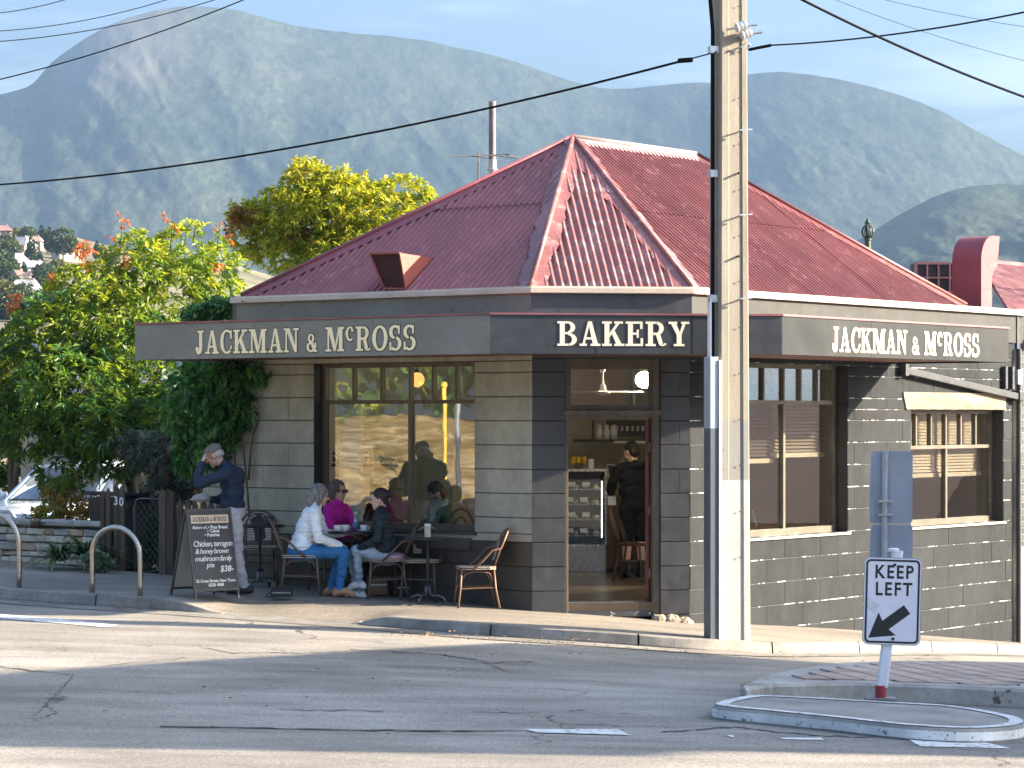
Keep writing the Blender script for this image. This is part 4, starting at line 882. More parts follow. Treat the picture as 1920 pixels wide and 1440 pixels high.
# ------------------------------------------------------------------ far land: mountain, hills
def vnoise(x, y, seed=0):
    """smooth value noise"""
    xi = np.floor(x).astype(int); yi = np.floor(y).astype(int); fx_ = x - xi; fy_ = y - yi
    def h(a, b):
        n = (a * 374761393 + b * 668265263 + seed * 69069) & 0xffffffff; n = ((n ^ (n >> 13)) * 1274126177) & 0xffffffff; return ((n ^ (n >> 16)) & 0xffff) / 65535.
    u = fx_ * fx_ * (3 - 2 * fx_); v = fy_ * fy_ * (3 - 2 * fy_)
    return (h(xi, yi) * (1-u) + h(xi+1, yi) * u) * (1-v) + (h(xi, yi+1) * (1-u) + h(xi+1, yi+1) * u) * v
def fbm(x, y, o=5, seed=0):
    s = 0; a = .5
    for i in range(o): s = s + a * vnoise(x * 2**i, y * 2**i, seed + i); a *= .5
    return s
def forest(name, dark, light, sc, rock=False, fade=None):
    m, nt, o = newmat(name); P = pos(nt)
    big = noise(nt, P, .0016, 5, .6); mid = noise(nt, stretch(nt, P, (1, .12, .8)), sc, 4, .65); fine = noise(nt, stretch(nt, P, (1, .12, .8)), sc * 3.2, 3, .6)
    cc = ramp(nt, [(.38, dark), (.62, light)], big); cc = mixc(nt, .6, cc, ramp(nt, [(.33, .15), (.67, .85)], mid), 'OVERLAY'); cc = mixc(nt, .6, cc, ramp(nt, [(.35, .15), (.65, .85)], fine), 'OVERLAY')
    if rock:
        at_ = nt.nodes.new('ShaderNodeAttribute'); at_.attribute_name = 'rock'
        rk = noise(nt, stretch(nt, P, (.02, .004, .0025)), 1., 6, .7); rc = ramp(nt, [(.3, (.06, .052, .048)), (.7, (.17, .15, .13))], rk); cc = mixc(nt, at_.outputs['Fac'], cc, rc)
    b = nt.nodes.new('ShaderNodeMix'); b.data_type = 'FLOAT'; b.inputs[0].default_value = .45; nt.links.new(mid, b.inputs[2]); nt.links.new(fine, b.inputs[3])
    finish(nt, o, cc, .95, 0, .1, b.outputs[0], .5, 1.6 / sc * .16); return m
def ridge(name, sil, r0, r1fun, ybase, m, px0=-500, px1=2420, nc=420, nr=200, amp=.10, seed=0, shape=.85, back=.12, rockf=None, freq=(9, 5)):
    px = np.linspace(px0, px1, nc); sx, sy = zip(*sil); Ys = np.interp(px, sx, sy)
    k = np.ones(7) / 7; Ys = np.convolve(np.pad(Ys, 3, mode='edge'), k, 'valid'); Ys = Ys - 2.2 * (fbm(px / 23, px * 0 + 3, 4, seed) - .47)
    t = np.r_[np.linspace(0, 1, nr), 1 + np.linspace(.01, back, 12)]; T, PX = np.meshgrid(t, px, indexing='ij'); E1_ = (780 - Ys)[None, :] / FPX; E0 = (780 - ybase) / FPX
    R1 = np.array([r1fun(p) for p in px])[None, :]; Rr = r0 + (R1 - r0) * T; tt = np.minimum(T, 1)
    n = fbm(PX / 2920 * freq[0] * 3, T * freq[1], 5, seed + 5) - .48; n2 = fbm(PX / 60, T * 60, 3, seed + 9) - .45; rid = np.abs(fbm(PX / 2920 * freq[0] * 2.2 + T * 2.2, T * 1.6 + PX / 1800, 4, seed + 20) - .48)
    el = E0 + (E1_ - E0) * (tt ** shape) + (E1_ - E0) * amp * (n * 2.2 - rid * 2.6) * np.sin(np.pi * tt) ** .8
    el = np.where(T > 1, E1_ - (T - 1) * .9 * E1_, np.minimum(el, E1_ * 1.0 - (1 - tt) * .02 * E1_))
    az = (PX - 960) / FPX; X = Rr * az; Y = Rr + 0 * az; Z = CAMH + Rr * el
    o = gridmesh(name, X, Y, Z, m); 
    if rockf is not None:
        a = o.data.attributes.new('rock', 'FLOAT', 'POINT'); a.data.foreach_set('value', rockf(PX, T, el).ravel().astype(np.float32))
    return o
SIL = [(-500,330),(-300,260),(-100,200),(0,178),(60,160),(95,118),(130,92),(160,72),(200,50),(240,33),(300,18),(340,12),(380,12),(440,17),(500,34),(560,50),(640,60),(720,67),(800,76),(860,90),(920,102),(980,120),(1030,138),(1080,155),(1130,166),(1180,166),(1230,160),(1290,155),(1340,155),(1390,142),(1430,136),(1470,134),(1520,140),(1580,150),(1640,164),(1700,182),(1760,206),(1800,228),(1840,250),(1880,272),(1920,292),(2050,350),(2420,420)]
def rockf(PX, T, el):
    cx = np.exp(-((PX - 215) / 120.) ** 4) * np.clip((T - (.70 + .0006 * np.clip(PX - 90, 0, 400) * -.2)) * 9, 0, 1) * np.clip((PX - 85) / 25, 0, 1)
    sp = np.clip((fbm(PX / 70, T * 16, 4, 77) - .52) * 9, 0, 1) * np.clip((T - .62) * 5, 0, 1) * np.exp(-((PX - 520) / 260.) ** 2) * .12
    return np.clip(cx * .6 + sp, 0, 1)
M_for = forest('mountain_forest', (.016, .026, .018), (.040, .048, .030), .06, rock=True)
mtn = ridge('mountain', SIL, 3700, lambda p: 5200 + 500 * math.sin(p / 500.), 600, M_for, nc=760, nr=300, amp=.035, seed=3, rockf=rockf)
HIL = [(1250,640),(1400,585),(1500,520),(1580,466),(1640,432),(1690,400),(1740,374),(1790,355),(1840,347),(1900,345),(1960,350),(2100,372),(2420,420)]
ridge('hill', HIL, 1600, lambda p: 3000, 640, forest('hill_forest', (.014, .024, .015), (.034, .042, .024), .06), px0=1240, px1=2420, nc=300, nr=140, amp=.10, seed=11)
SUB = [(-500,380),(-100,408),(0,428),(60,436),(120,440),(170,452),(230,468),(330,482),(430,494),(520,520),(640,560),(760,610),(900,660)]
def subr(p): return 1080.
sub = ridge('hillside', SUB, 520, subr, 640, mat('suburb_grass', (.085, .085, .040), .95, .45, .02, .6, .3, c2=(.15, .13, .07)), px0=-500, px1=880, nc=160, nr=60, amp=.04, seed=21, shape=.8)

# ------------------------------------------------------------------ leaves, trees
def leaves(name, base, d, L, W, tint, m, parent=None, fold=.25, droop=.15):
    n = len(base); d = d / np.linalg.norm(d, axis=1)[:, None]; r = rng.normal(size=(n, 3)) + np.array([0, 0, 1.2]); s = np.cross(d, r); s /= np.linalg.norm(s, axis=1)[:, None] + 1e-9; u = np.cross(s, d)
    L = L[:, None]; W = W[:, None]; mid = base + d * L * .45
    tip = base + d * L - np.array([0, 0, 1.]) * L * droop
    v = np.stack([base, mid + s * W + u * W * fold, tip, mid - s * W + u * W * fold], 1).reshape(-1, 3)
    i = np.arange(n)[:, None] * 4; f = np.concatenate([i + [0, 1, 2], i + [0, 2, 3]], 1).reshape(-1, 3)
    me = bpy.data.meshes.new(name); me.vertices.add(len(v)); me.vertices.foreach_set('co', v.ravel().astype(np.float32)); me.loops.add(f.size); me.loops.foreach_set('vertex_index', f.ravel().astype(np.int32))
    me.polygons.add(len(f)); me.polygons.foreach_set('loop_start', (np.arange(len(f)) * 3).astype(np.int32)); me.polygons.foreach_set('loop_total', np.full(len(f), 3, np.int32)); me.update(calc_edges=True)
    a = me.attributes.new('tint', 'FLOAT', 'POINT'); a.data.foreach_set('value', np.repeat(tint, 4).astype(np.float32)); me.materials.append(m)
    o = bpy.data.objects.new(name, me); col.objects.link(o)
    if parent: o.parent = parent
    return o
def lump_pts(lumps, n, lo=.45):
    """points spread through a set of ellipsoids (cx, cy, cz, rx, ry, rz), denser near their skins, with outward directions"""
    L = np.array(lumps, float); vol = (L[:, 3] * L[:, 4] * L[:, 5]) ** .7; k = rng.choice(len(L), n, p=vol / vol.sum())
    u = rng.normal(size=(n, 3)); u /= np.linalg.norm(u, axis=1)[:, None]; r = lo + (1 - lo) * rng.random(n) ** .5
    return L[k, :3] + u * L[k, 3:] * r[:, None], u, r, k
def crown(name, lumps, ncl, per, leaf, wid, m, parent, spread=.75, tip=None, droop=.2, lo=.45, up=.35, kind=True, tintf=None):
    c, u, r, k = lump_pts(lumps, ncl, lo); o = u + np.array([0, 0, up]); o /= np.linalg.norm(o, axis=1)[:, None]
    C = np.repeat(c, per, 0); Od = np.repeat(o, per, 0); j = rng.normal(size=C.shape); j -= (j * Od).sum(1)[:, None] * Od; j /= np.linalg.norm(j, axis=1)[:, None] + 1e-9
    d = Od * (rng.random(len(C)) * .9 + .1)[:, None] + j * spread; base = C + Od * (rng.random(len(C)) * leaf * .5)[:, None]
    ti = np.repeat(rng.random(ncl), per) * .65 + rng.random(len(C)) * .35
    if tintf is not None: ti = np.clip(tintf(C, ti), 0, 1)
    o_ = leaves(name, base, d, leaf * (.6 + .7 * rng.random(len(C))), wid * (.7 + .6 * rng.random(len(C))), ti, m, parent, droop=droop)
    if kind: o_['kind'] = 'stuff'
    return o_
M_bark = mat('bark', (.10, .075, .05), .95, .4, 8, 30, .8, st=(1, 1, .3))
def trunk(parent, pts, r0, r1, name='trunk', m=None):
    P = catmull(pts, 6); n = len(P); return MB().tube(P, [r0 + (r1 - r0) * i / (n - 1) for i in range(n)], 10).build(name, m or M_bark, parent, smooth=True)
G1 = leafmat('leaf_green_yellow', [(0, (0.048, 0.104, 0.026)), (.4, (0.120, 0.198, 0.032)), (.7, (0.287, 0.322, 0.035)), (1, (0.538, 0.437, 0.052))], .5)
G2 = leafmat('leaf_gold_green', [(0, (0.060, 0.094, 0.017)), (.35, (0.179, 0.229, 0.026)), (.7, (0.407, 0.364, 0.035)), (1, (0.570, 0.416, 0.047))], .5)
G3 = leafmat('leaf_deep_green', [(0, (0.023, 0.072, 0.031)), (.6, (0.058, 0.150, 0.052)), (1, (0.130, 0.247, 0.065))], .35)
RED = leafmat('leaf_orange_red', [(0, (.42, .06, .02)), (.5, (.55, .13, .03)), (1, (.60, .25, .05))], .4)
def T(px, py, Y): p = at(px, py, Y); return (p.x, p.y, p.z)
def lum(px, py, Y, rx, rz, ry=None): p = at(px, py, Y); k = Y / FPX; return (p.x, p.y, p.z, rx * k, (ry or rx) * k, rz * k)
def wtint(z0, z1, w):   # yellower with height: sunlit crown tops painted into the leaf tint
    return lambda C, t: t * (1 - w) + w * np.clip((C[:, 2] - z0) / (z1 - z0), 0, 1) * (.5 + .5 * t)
# big shrubby tree over the garden fence
t = thing('garden_tree', 'large leafy tree with orange sprays leaning over the fence and awning end', 'tree', T(262, 1060, 36.0))
t.location = (0, 0, 0)
trunk(t, [T(285,1050,35.4), T(268,975,35.3), T(246,915,35.4), T(250,860,35.6), T(255,780,36)], .075, .05)
for a, b in (((252,850,35.6),(120,640,36.4)), ((250,860,35.6),(330,600,36.2)), ((246,915,35.4),(170,860,35.2)), ((255,780,36),(210,520,36.6)), ((250,800,36),(60,720,36)), ((255,780,36),(400,560,36.4)), ((246,905,35.4),(215,890,35.3))):
    trunk(t, [T(*a), tuple((Vector(T(*a)) + Vector(T(*b))) / 2 + Vector((0, 0, .1))), T(*b)], .035, .012, 'limb')
BIG = [lum(300,560,36.6,110,95), lum(200,610,36.2,110,90), lum(105,640,36.0,90,85), lum(40,700,35.8,75,90), lum(150,730,35.4,120,80), lum(290,690,35.8,110,90), lum(60,800,35.6,90,60), lum(180,800,35.2,110,55), lum(310,790,35.2,80,70), lum(250,500,36.9,70,60), lum(355,470,37.2,60,50), lum(170,535,36.6,80,35), lum(400,520,36.8,55,60), lum(-40,760,36,90,90), lum(330,850,34.9,50,60), lum(210,850,35.,60,40), lum(110,870,35.2,40,50)]
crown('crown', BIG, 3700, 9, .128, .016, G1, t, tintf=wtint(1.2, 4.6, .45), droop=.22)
crown('crown', BIG[2:9] + BIG[14:], 450, 9, .15, .02, G3, t, droop=.25)
RS = [lum(x, y, 36.4, a, b) for x, y, a, b in ((160,470,16,16),(165,495,15,12),(105,525,14,14),(110,545,13,10),(30,565,15,12),(22,580,12,10),(228,410,5,9),(232,420,7,5),(312,408,4,10),(327,428,6,9),(410,425,4,9),(205,450,9,8),(240,490,16,10),(405,500,14,10),(435,450,8,8),(365,705,4,5),(150,475,10,14))]
crown('red_leaves', RS, 140, 6, .06, .012, RED, t, lo=.0)
for x, y0, y1 in ((228,470,405),(322,470,400),(410,470,412),(365,455,405)): trunk(t, [T(x-3,y0,36.4), T(x,(y0+y1)/2,36.4), T(x+2,y1,36.4)], .008, .004, 'twig')
# golden tree behind the roof
t = thing('golden_tree', 'yellow green tree rising behind the left slope of the red roof', 'tree')
trunk(t, [T(610,700,42), T(612,600,42), T(615,480,42)], .13, .08)
GB = [lum(620,400,42,110,70), lum(545,410,42,85,60), lum(700,400,42,90,55), lum(575,345,42,45,40), lum(640,355,42,60,35), lum(755,365,42,50,30), lum(790,385,42,25,18), lum(480,440,42,50,40), lum(540,475,42,80,35), lum(650,470,42,110,40), lum(465,400,42,35,20), lum(570,320,42,28,20), lum(590,500,41.5,50,20)]
for b in ((560,380),(690,380),(500,440),(640,360),(750,380)): trunk(t, [T(615,500,42), T((615+b[0])/2,(470+b[1])/2,42), T(b[0],b[1],42)], .05, .015, 'limb')
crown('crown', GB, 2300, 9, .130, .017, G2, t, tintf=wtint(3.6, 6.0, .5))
crown('russet_leaves', [lum(465,405,41.8,28,12), lum(440,425,41.8,14,10), lum(560,440,41.6,20,12)], 90, 7, .13, .018, leafmat('leaf_russet', [(0, (.12, .05, .02)), (1, (.3, .14, .04))], .3), t, lo=.1)
# yellow shrub and dark hedge at the far left
t = thing('yellow_shrub', 'bright yellow green shrub at the far left behind the parked car', 'shrub'); crown('crown', [lum(20,730,42,60,60), lum(0,800,42,60,50), lum(60,790,42,40,40)], 700, 8, .10, .018, G2, t, tintf=lambda C, s: s * .5 + .5); trunk(t, [T(20,1000,42), T(20,880,42), T(20,760,42)], .05, .03)
t = thing('dark_hedge', 'dense dark green hedge behind the parked car', 'hedge'); crown('crown', [lum(30,840,43,90,75), lum(-20,860,43,60,80), lum(90,830,43,60,60)], 1100, 8, .09, .02, G3, t); trunk(t, [T(30,1000,41), T(30,900,41), T(32,860,41)], .05, .03)
# grey-leaved shrub and climber at the corner of the bakery
GREY = leafmat('leaf_grey_green', [(0, (.035, .052, .040)), (.6, (.085, .11, .085)), (1, (.16, .19, .15))], .25)
t = thing('grey_shrub', 'grey green bushy shrub above the picket fence by the bakery', 'shrub'); trunk(t, [T(330,1050,34.2), T(325,960,34.1), T(318,870,34.1)], .05, .03)
GSH = [lum(290,850,34.2,55,40), lum(330,880,34.0,50,45), lum(365,900,33.9,45,40), lum(310,920,34.0,45,30), lum(350,840,34.2,50,40), lum(255,835,34.4,40,25)]
crown('crown', GSH, 1100, 8, .085, .009, GREY, t, spread=.95, lo=.3); crown('brown_leaves', GSH[1:], 250, 6, .07, .012, leafmat('leaf_brown', [(0, (.09, .05, .03)), (1, (.20, .13, .08))], .2), t, lo=.3)
IVY = leafmat('leaf_ivy', [(0, (0.029, 0.091, 0.031)), (.6, (0.078, 0.208, 0.058)), (1, (0.195, 0.364, 0.091))], .4)
t = thing('climbing_vine', 'green climbing vine hanging from the awning end against the bakery wall', 'vine')
VN = [lum(395,740,32.0,40,60), lum(430,700,31.9,45,30), lum(420,790,31.9,42,50), lum(450,720,31.8,28,40), lum(385,690,32.2,40,25), lum(400,840,32.1,38,35), lum(455,770,31.75,20,35), lum(480,700,31.7,25,16), lum(350,760,32.4,40,70), lum(360,850,32.4,35,40)]
crown('crown', VN, 1000, 5, .085, .034, IVY, t, spread=.9, lo=.25, up=-.2, droop=.45)
crown('eaves_ivy', [lum(410,580,32.6,35,18), lum(370,590,32.8,30,14), lum(440,575,32.4,14,14)], 320, 6, .075, .022, G3, t, lo=.2)
for a in (((470,1000),(462,900),(452,800),(440,690)), ((445,980),(440,860),(430,760),(405,690)), ((466,900),(472,830),(484,790)), ((500,740),(480,700),(440,690))): trunk(t, [T(x, y, 31.75) for x, y in a], .016, .007, 'stem')
# low plants: strap-leaved clumps, wild stems by the stone wall, garden bed
STR = leafmat('leaf_strap', [(0, (.025, .05, .02)), (.6, (.06, .11, .035)), (1, (.17, .20, .08))], .25)
def straps(name, label, px, py, Y, n, ln, w, m, cat='plant', group=None):
    t = thing(name, label, cat, T(px, py, Y)); a = rng.random(n) * 6.283; e = .35 + rng.random(n) * .9; vs = []; fs = []; tint = []
    for i in range(n):
        d = Vector((math.cos(a[i]), math.sin(a[i]), 0)); s = Vector((-d.y, d.x, 0)); L = ln * (.6 + .5 * rng.random()); b = len(vs); ww = w * (.7 + .5 * rng.random()); p = d * .04
        for q in range(6):
            u = q / 5; c = p + d * L * math.cos(e[i]) * (u + .25 * u * u) + Vector((0, 0, L * (math.sin(e[i]) * 1.25 * u - .75 * u * u))); k = ww * (1 - u ** 3) + .001; vs += [tuple(c - s * k), tuple(c + s * k)]; tint += [rng.random() * .4 + .6 * u] * 2
            if q: fs.append((b+2*q-2, b+2*q-1, b+2*q+1, b+2*q))
    o = MB().add(vs, fs).build('foliage', m, t, recalc=False); at_ = o.data.attributes.new('tint', 'FLOAT', 'POINT'); at_.data.foreach_set('value', np.array(tint, np.float32)); o['kind'] = 'stuff'; return t
straps('strap_plant', 'arching strap leaved clump at the foot of the stone wall', 112, 1052, 32.9, 90, .55, .016, STR); straps('strap_plant', 'taller strap leaved clump between the stone wall and the number 30 pickets', 160, 1045, 33.1, 80, .65, .015, STR)
straps('tufted_plant', 'small dry tuft growing on top of the stone wall', 66, 985, 34.0, 60, .22, .006, leafmat('leaf_dry', [(0, (.12, .09, .05)), (1, (.26, .2, .11))], .2))
t = thing('ground_cover', 'dark green undergrowth filling behind the garden gate', 'undergrowth'); t_ = crown('foliage', [lum(275,1000,34.3,35,45), lum(285,1040,34.1,32,22), lum(300,960,34.6,30,25), lum(255,1030,34.3,25,30)], 700, 7, .10, .014, G3, t, lo=.1); 
t = thing('bergenia_plant', 'low round leaved plant beside the bicycle hoop', 'plant', (0, 0, 0)); crown('foliage', [lum(180,1050,32.6,14,10), lum(195,1058,32.5,10,8)], 26, 3, .12, .05, leafmat('leaf_round', [(0, (.05, .10, .05)), (1, (.16, .22, .14))], .2), t, lo=.0, spread=1.2)
t = thing('wild_stems', 'spindly autumn shrub with yellow leaves above the stone wall', 'shrub'); AUT = leafmat('leaf_autumn', [(0, (.12, .13, .03)), (.5, (.30, .20, .04)), (1, (.42, .15, .04))], .35)
crown('leaf_sprays', [lum(130,950,34.6,35,25), lum(160,970,34.4,25,20), lum(105,930,34.8,25,20), lum(180,960,34.4,20,30), lum(95,965,34.4,30,14)], 330, 5, .08, .018, AUT, t, lo=.1)
crown('green_sprays', [lum(90,965,34.5,40,14), lum(120,920,34.8,30,30), lum(150,900,35,20,20)], 200, 5, .08, .018, G1, t, lo=.1)
for a in (((190,1010),(188,930),(182,870)), ((170,1000),(150,930),(142,880)), ((150,1000),(110,940),(96,900)), ((205,1000),(190,940),(186,890)), ((140,1000),(165,940),(200,900))): trunk(t, [T(x, y, 34.5) for x, y in a], .008, .004, 'stem', mat('stem_red', (.16, .09, .06), .8))
tag(litter('dead_leaves', [(150,1072,22,3),(185,1074,14,3),(110,1066,18,3),(300,1076,6,3)], 260, M_litter, .05), 'brown dead leaves on the soil below the strap plants', 'leaf litter', kind='stuff')

tag(litter('gutter_litter', [(60,1128,60,1.5),(250,1142,40,1.5),(780,1190,40,2),(900,1198,50,2),(1050,1207,60,2),(1250,1216,60,2),(1500,1230,80,1.5),(500,1290,300,40),(900,1250,300,30)], 420, M_litter, .022), 'scattered dry leaf scraps along the gutter and over the road', 'leaf litter', kind='stuff')

# ------------------------------------------------------------------ suburb on the far hillside
def on_sub(px, py):
    """distance at which the hillside shows at this pixel row (rough inverse of its slope)"""
    e = (780 - py) / FPX; e1 = (780 - np.interp(px, *zip(*SUB))) / FPX; e0 = (780 - 640) / FPX; t_ = min(1., max(.02, (e - e0) / (e1 - e0))) ** (1 / .8); return 520 + (1080 - 520) * t_
M_hw = [mat('far_wall_%d' % i, c, .8, .1) for i, c in enumerate([(.55, .5, .42), (.36, .24, .18), (.62, .6, .56), (.46, .38, .3)])]; M_hr = [mat('far_roof_%d' % i, c, .7, .2, .5) for i, c in enumerate([(.22, .13, .10), (.34, .33, .32), (.16, .12, .11), (.30, .2, .15)])]; M_hg = mat('far_pane', (.06, .07, .085), .2, .1)
DESC = ['white gabled house with wide dormer roof', 'brown brick house with steep gables', 'long white flat fronted house', 'pale cottage with low grey roof', 'twin roofed cream house', 'low white house among hedges', 'pink brick house at the crest', 'cream house with grey roof below the conifer', 'small brown house half hidden by orange leaves']
HS = [(38,465,26,0,1), (62,458,22,1,3), (62,508,30,2,1), (35,500,18,3,1), (32,528,20,0,0), (56,530,16,3,3), (48,556,34,2,1), (5,437,20,1,0), (125,475,26,3,1)]
for i, (x, y, w, wi, ri) in enumerate(HS):
    Y = on_sub(x, y + 6) - 6; k = Y / FPX; W = w * k * 1.7; H = 3.0; p = at(x, y + 6, Y)
    h = thing('hillside_house', DESC[i] + ' on the far hillside', 'house', (p.x, p.y, p.z - 1), R(-20 + 17 * (i % 5)), 'houses on the far hillside')
    MB().box(-W/2, W/2, -4, 4, -2, H).build('wall', M_hw[wi], h); e = .5; rh = 2.2 if i % 3 else 3.2
    MB().add([(-W/2-e,-4-e,H-.1),(W/2+e,-4-e,H-.1),(W/2+e,4+e,H-.1),(-W/2-e,4+e,H-.1),(-W/2+1.5,0,H+rh),(W/2-1.5,0,H+rh)], [(0,1,5,4),(2,3,4,5),(1,2,5),(3,0,4),(0,3,2,1)]).build('roof', M_hr[ri], h)
    for q in range(3): MB().box(-W*.36 + q*W*.28, -W*.36 + q*W*.28 + W*.14, -4.06, -4.0, 1.2, 2.9).build('window', M_hg, h)
    MB().box(W*.2, W*.2 + .6, -.3, .3, H+rh*.5, H+rh+.35).build('chimney', M_hw[1], h)
FG = [leafmat('far_leaf_%d' % i, st, .2, .1) for i, st in enumerate([[(0, (.03, .05, .02)), (1, (.09, .12, .045))], [(0, (.02, .04, .022)), (1, (.05, .08, .04))], [(0, (.08, .09, .03)), (1, (.20, .18, .06))]])]
def far_tree(kind, m):
    t = thing('hillside_tree', 'tree', 'tree'); MB().tube([(0, 0, -1), (.1, 0, 3), (0, 0, 6)], [.3, .22, .1], 6).build('trunk', M_bark, t)
    lm_ = {0: [(0, 0, 6, 3.4, 3.2, 3.2), (1.6, .5, 4.6, 2.4, 2.4, 2), (-1.8, -.3, 4.4, 2.3, 2.2, 2)], 1: [(0, 0, 4, 2.2, 2.2, 2.4), (0, 0, 7, 1.5, 1.5, 2.4), (0, 0, 9.6, .7, .7, 1.8)], 2: [(0, 0, 3, 3.2, 3, 2.2), (1.8, .8, 2.5, 2, 2, 1.6)]}[kind]
    crown('crown', lm_, 420, 4, 1.0, .32, m, t, lo=.35); return t
PROT = [far_tree(0, FG[0]), far_tree(1, FG[1]), far_tree(2, FG[2]), far_tree(2, FG[0])]
FT = [(118,478,0,1.25),(78,455,1,.75),(92,462,1,.8),(52,440,3,1.),(58,484,1,.8),(10,485,0,1.1),(75,492,1,.5),(20,462,2,.9),(33,455,2,.7),(12,520,3,1.2),(28,545,3,1.),(70,540,1,.7),(85,515,3,1.),(95,550,3,1.1),(6,560,2,1.1),(140,470,3,.9),(155,466,2,.8),(182,476,1,.6),(80,562,3,.8),(45,575,0,.8),(20,590,3,1.2),(70,590,3,1.),(10,430,2,.6),(30,435,2,.7),(108,500,2,.8),(45,515,1,.5),(0,500,3,1.3),(100,575,0,.8),(210,485,3,.8),(260,495,3,.9),(330,500,3,.9),(380,505,2,.9),(430,510,3,.9),(52,495,3,.6),(22,505,0,.6),(66,520,2,.6),(40,540,3,.7),(90,530,0,.7),(15,540,1,.6),(78,505,2,.7)]
used = set(); KN = ['round green', 'dark conifer like', 'yellowish low', 'spreading green']
for i, (x, y, k, s) in enumerate(FT):
    o = PROT[k] if k not in used else copy_tree(PROT[k]); used.add(k); Y = on_sub(x, y + 10) + 8 * math.sin(i * 1.7); p = at(x, y + 8, Y); o.location = (p.x, p.y, p.z - .8); o.scale = (s, s, s); o.rotation_euler = (0, 0, i * 1.3)
    tag(o, KN[k] + ' tree among the houses on the far hillside', 'tree', 'trees on the far hillside')
# ------------------------------------------------------------------ power pole
pb_ = gp(1366, 1197, .12); PY = pb_.y; PX0 = pb_.x; PZ = pb_.z - .03
pole = thing('power_pole', 'tall cream concrete power pole with climbing steps on the corner', 'pole', (PX0, PY, PZ), R(20))
def polemat():
    m, nt, o = newmat('pole_concrete'); P = pos(nt); n1 = noise(nt, stretch(nt, P, (1, 1, .25)), 3, 6, .65); n2 = noise(nt, P, 30, 4); sp = nt.nodes.new('ShaderNodeSeparateXYZ'); nt.links.new(P, sp.inputs[0])
    cc = ramp(nt, [(.3, (.19, .165, .13)), (.7, (.29, .26, .205))], n1); cc = mixc(nt, ramp(nt, [(.62, 0.), (.75, .5)], n2), cc, (.25, .21, .16))
    # repainted lower stretch: white up to head height, greyer above it
    mr = N(nt, 'ShaderNodeMapRange'); mr.inputs[1].default_value = 1.44; mr.inputs[2].default_value = 1.45; nt.links.new(sp.outputs['Z'], mr.inputs[0])
    mr2 = N(nt, 'ShaderNodeMapRange'); mr2.inputs[1].default_value = 2.04; mr2.inputs[2].default_value = 2.06; nt.links.new(sp.outputs['Z'], mr2.inputs[0])
    w = mixc(nt, ramp(nt, [(.45, 0.), (.75, .6)], n1), (.36, .35, .33), (.28, .27, .25)); gr = mixc(nt, n1, (.23, .22, .205), (.18, .175, .165))
    low = mixc(nt, mr.outputs[0], w, gr); cc = mixc(nt, mr2.outputs[0], low, cc); finish(nt, o, cc, .85, 0, .3, n2, .3, .006); return m
M_pole = polemat(); HP = 7.5
mb = MB(); sec = [(-.17,-.13),(-.15,-.155),(-.07,-.155),(-.06,-.143),(.09,-.143),(.098,-.155),(.155,-.155),(.17,-.135),(.17,.12),(.10,.155),(-.10,.155),(-.17,.12)]
vs = []; n = len(sec)
for z, k in ((-.3, 1.06), (HP, .86)): vs += [(x * k, y * k, z) for x, y in sec]
mb.add(vs, [(i, (i+1) % n, n+(i+1) % n, n+i) for i in range(n)] + [tuple(range(n)), tuple(range(n, 2*n))]); mb.build('shaft', M_pole, pole)
M_holes = mat('bolt_dark', (.03, .03, .03), .6); M_galv = mat('galvanised', (.42, .43, .44), .4, .15, metal=.8); M_cab = mat('cable_black', (.008, .008, .009), .8, .1, spec=.05)
for x in (-.125, .05):
    mb = MB()
    for z in range(1, 15): MB().lathe([(.008, 0), (.008, .006)], (x * (1.0 - .012 * z), -.163 + .0018 * z - (0 if x > 0 else -.019), .4 + z * .47), 6, rot=(R(90), 0, 0)).build('bolt_hole', M_holes, pole)
def zpix(py): return CAMH + (780 - py) / FPX * PY - PZ
for py in (246, 404, 560): MB().bar((.10, -.15, zpix(py)), (.02, -.23, zpix(py + 2)), .016, .012).build('step_iron', M_galv, pole); MB().bar((.02, -.23, zpix(py + 2)), (.155, -.24, zpix(py)), .014, .014).build('step_iron', M_galv, pole)
for py in (327, 482): MB().tube([(.04, -.14, zpix(py)), (.04, -.20, zpix(py))], .012, 6).build('step_stub', M_holes, pole)
M_por = mat('porcelain', (.55, .56, .56), .2, .05, coat=.5)
for x, y, py in ((.03, -.25, 55), (.11, -.2, 67)):
    MB().lathe([(.022, -.07), (.05, -.06), (.05, -.045), (.035, -.04), (.05, -.02), (.05, -.005), (.035, 0), (.05, .02), (.05, .035), (.03, .045), (.02, .06)], (x, y, zpix(py)), 16, rot=(0, R(70), 0)).build('insulator', M_por, pole, smooth='auto'); MB().tube([(x - .13, y + .09, zpix(py) - .03), (x + .17, y - .01, zpix(py) + .02)], .011, 6).build('spindle', M_galv, pole)
MB().tube([(-.05, -.15, zpix(100)), (.05, -.19, zpix(92)), (.12, -.2, zpix(84)), (.16, -.19, zpix(88)), (.12, -.18, zpix(95)), (.14, -.18, zpix(88))], .009, 6).build('hook', M_galv, pole)
cbx = -.205; MB().tube([(cbx - .03, -.06, HP), (cbx - .03, -.06, zpix(0)), (cbx, -.06, zpix(60)), (cbx, -.06, zpix(250)), (cbx, -.06, zpix(660)), (cbx, -.06, 2.9)], .020, 10).build('cable', M_cab, pole, smooth=True)
for py in (97, 328, 561): MB().box(cbx - .045, cbx + .085, -.10, -.03, zpix(py + 7), zpix(py - 7)).build('cable_clamp', M_galv, pole, bevel=.005)
MB().box(cbx - .045, cbx - .030, -.10, -.03, 0, zpix(560)).build('earth_strip', M_wt, pole)
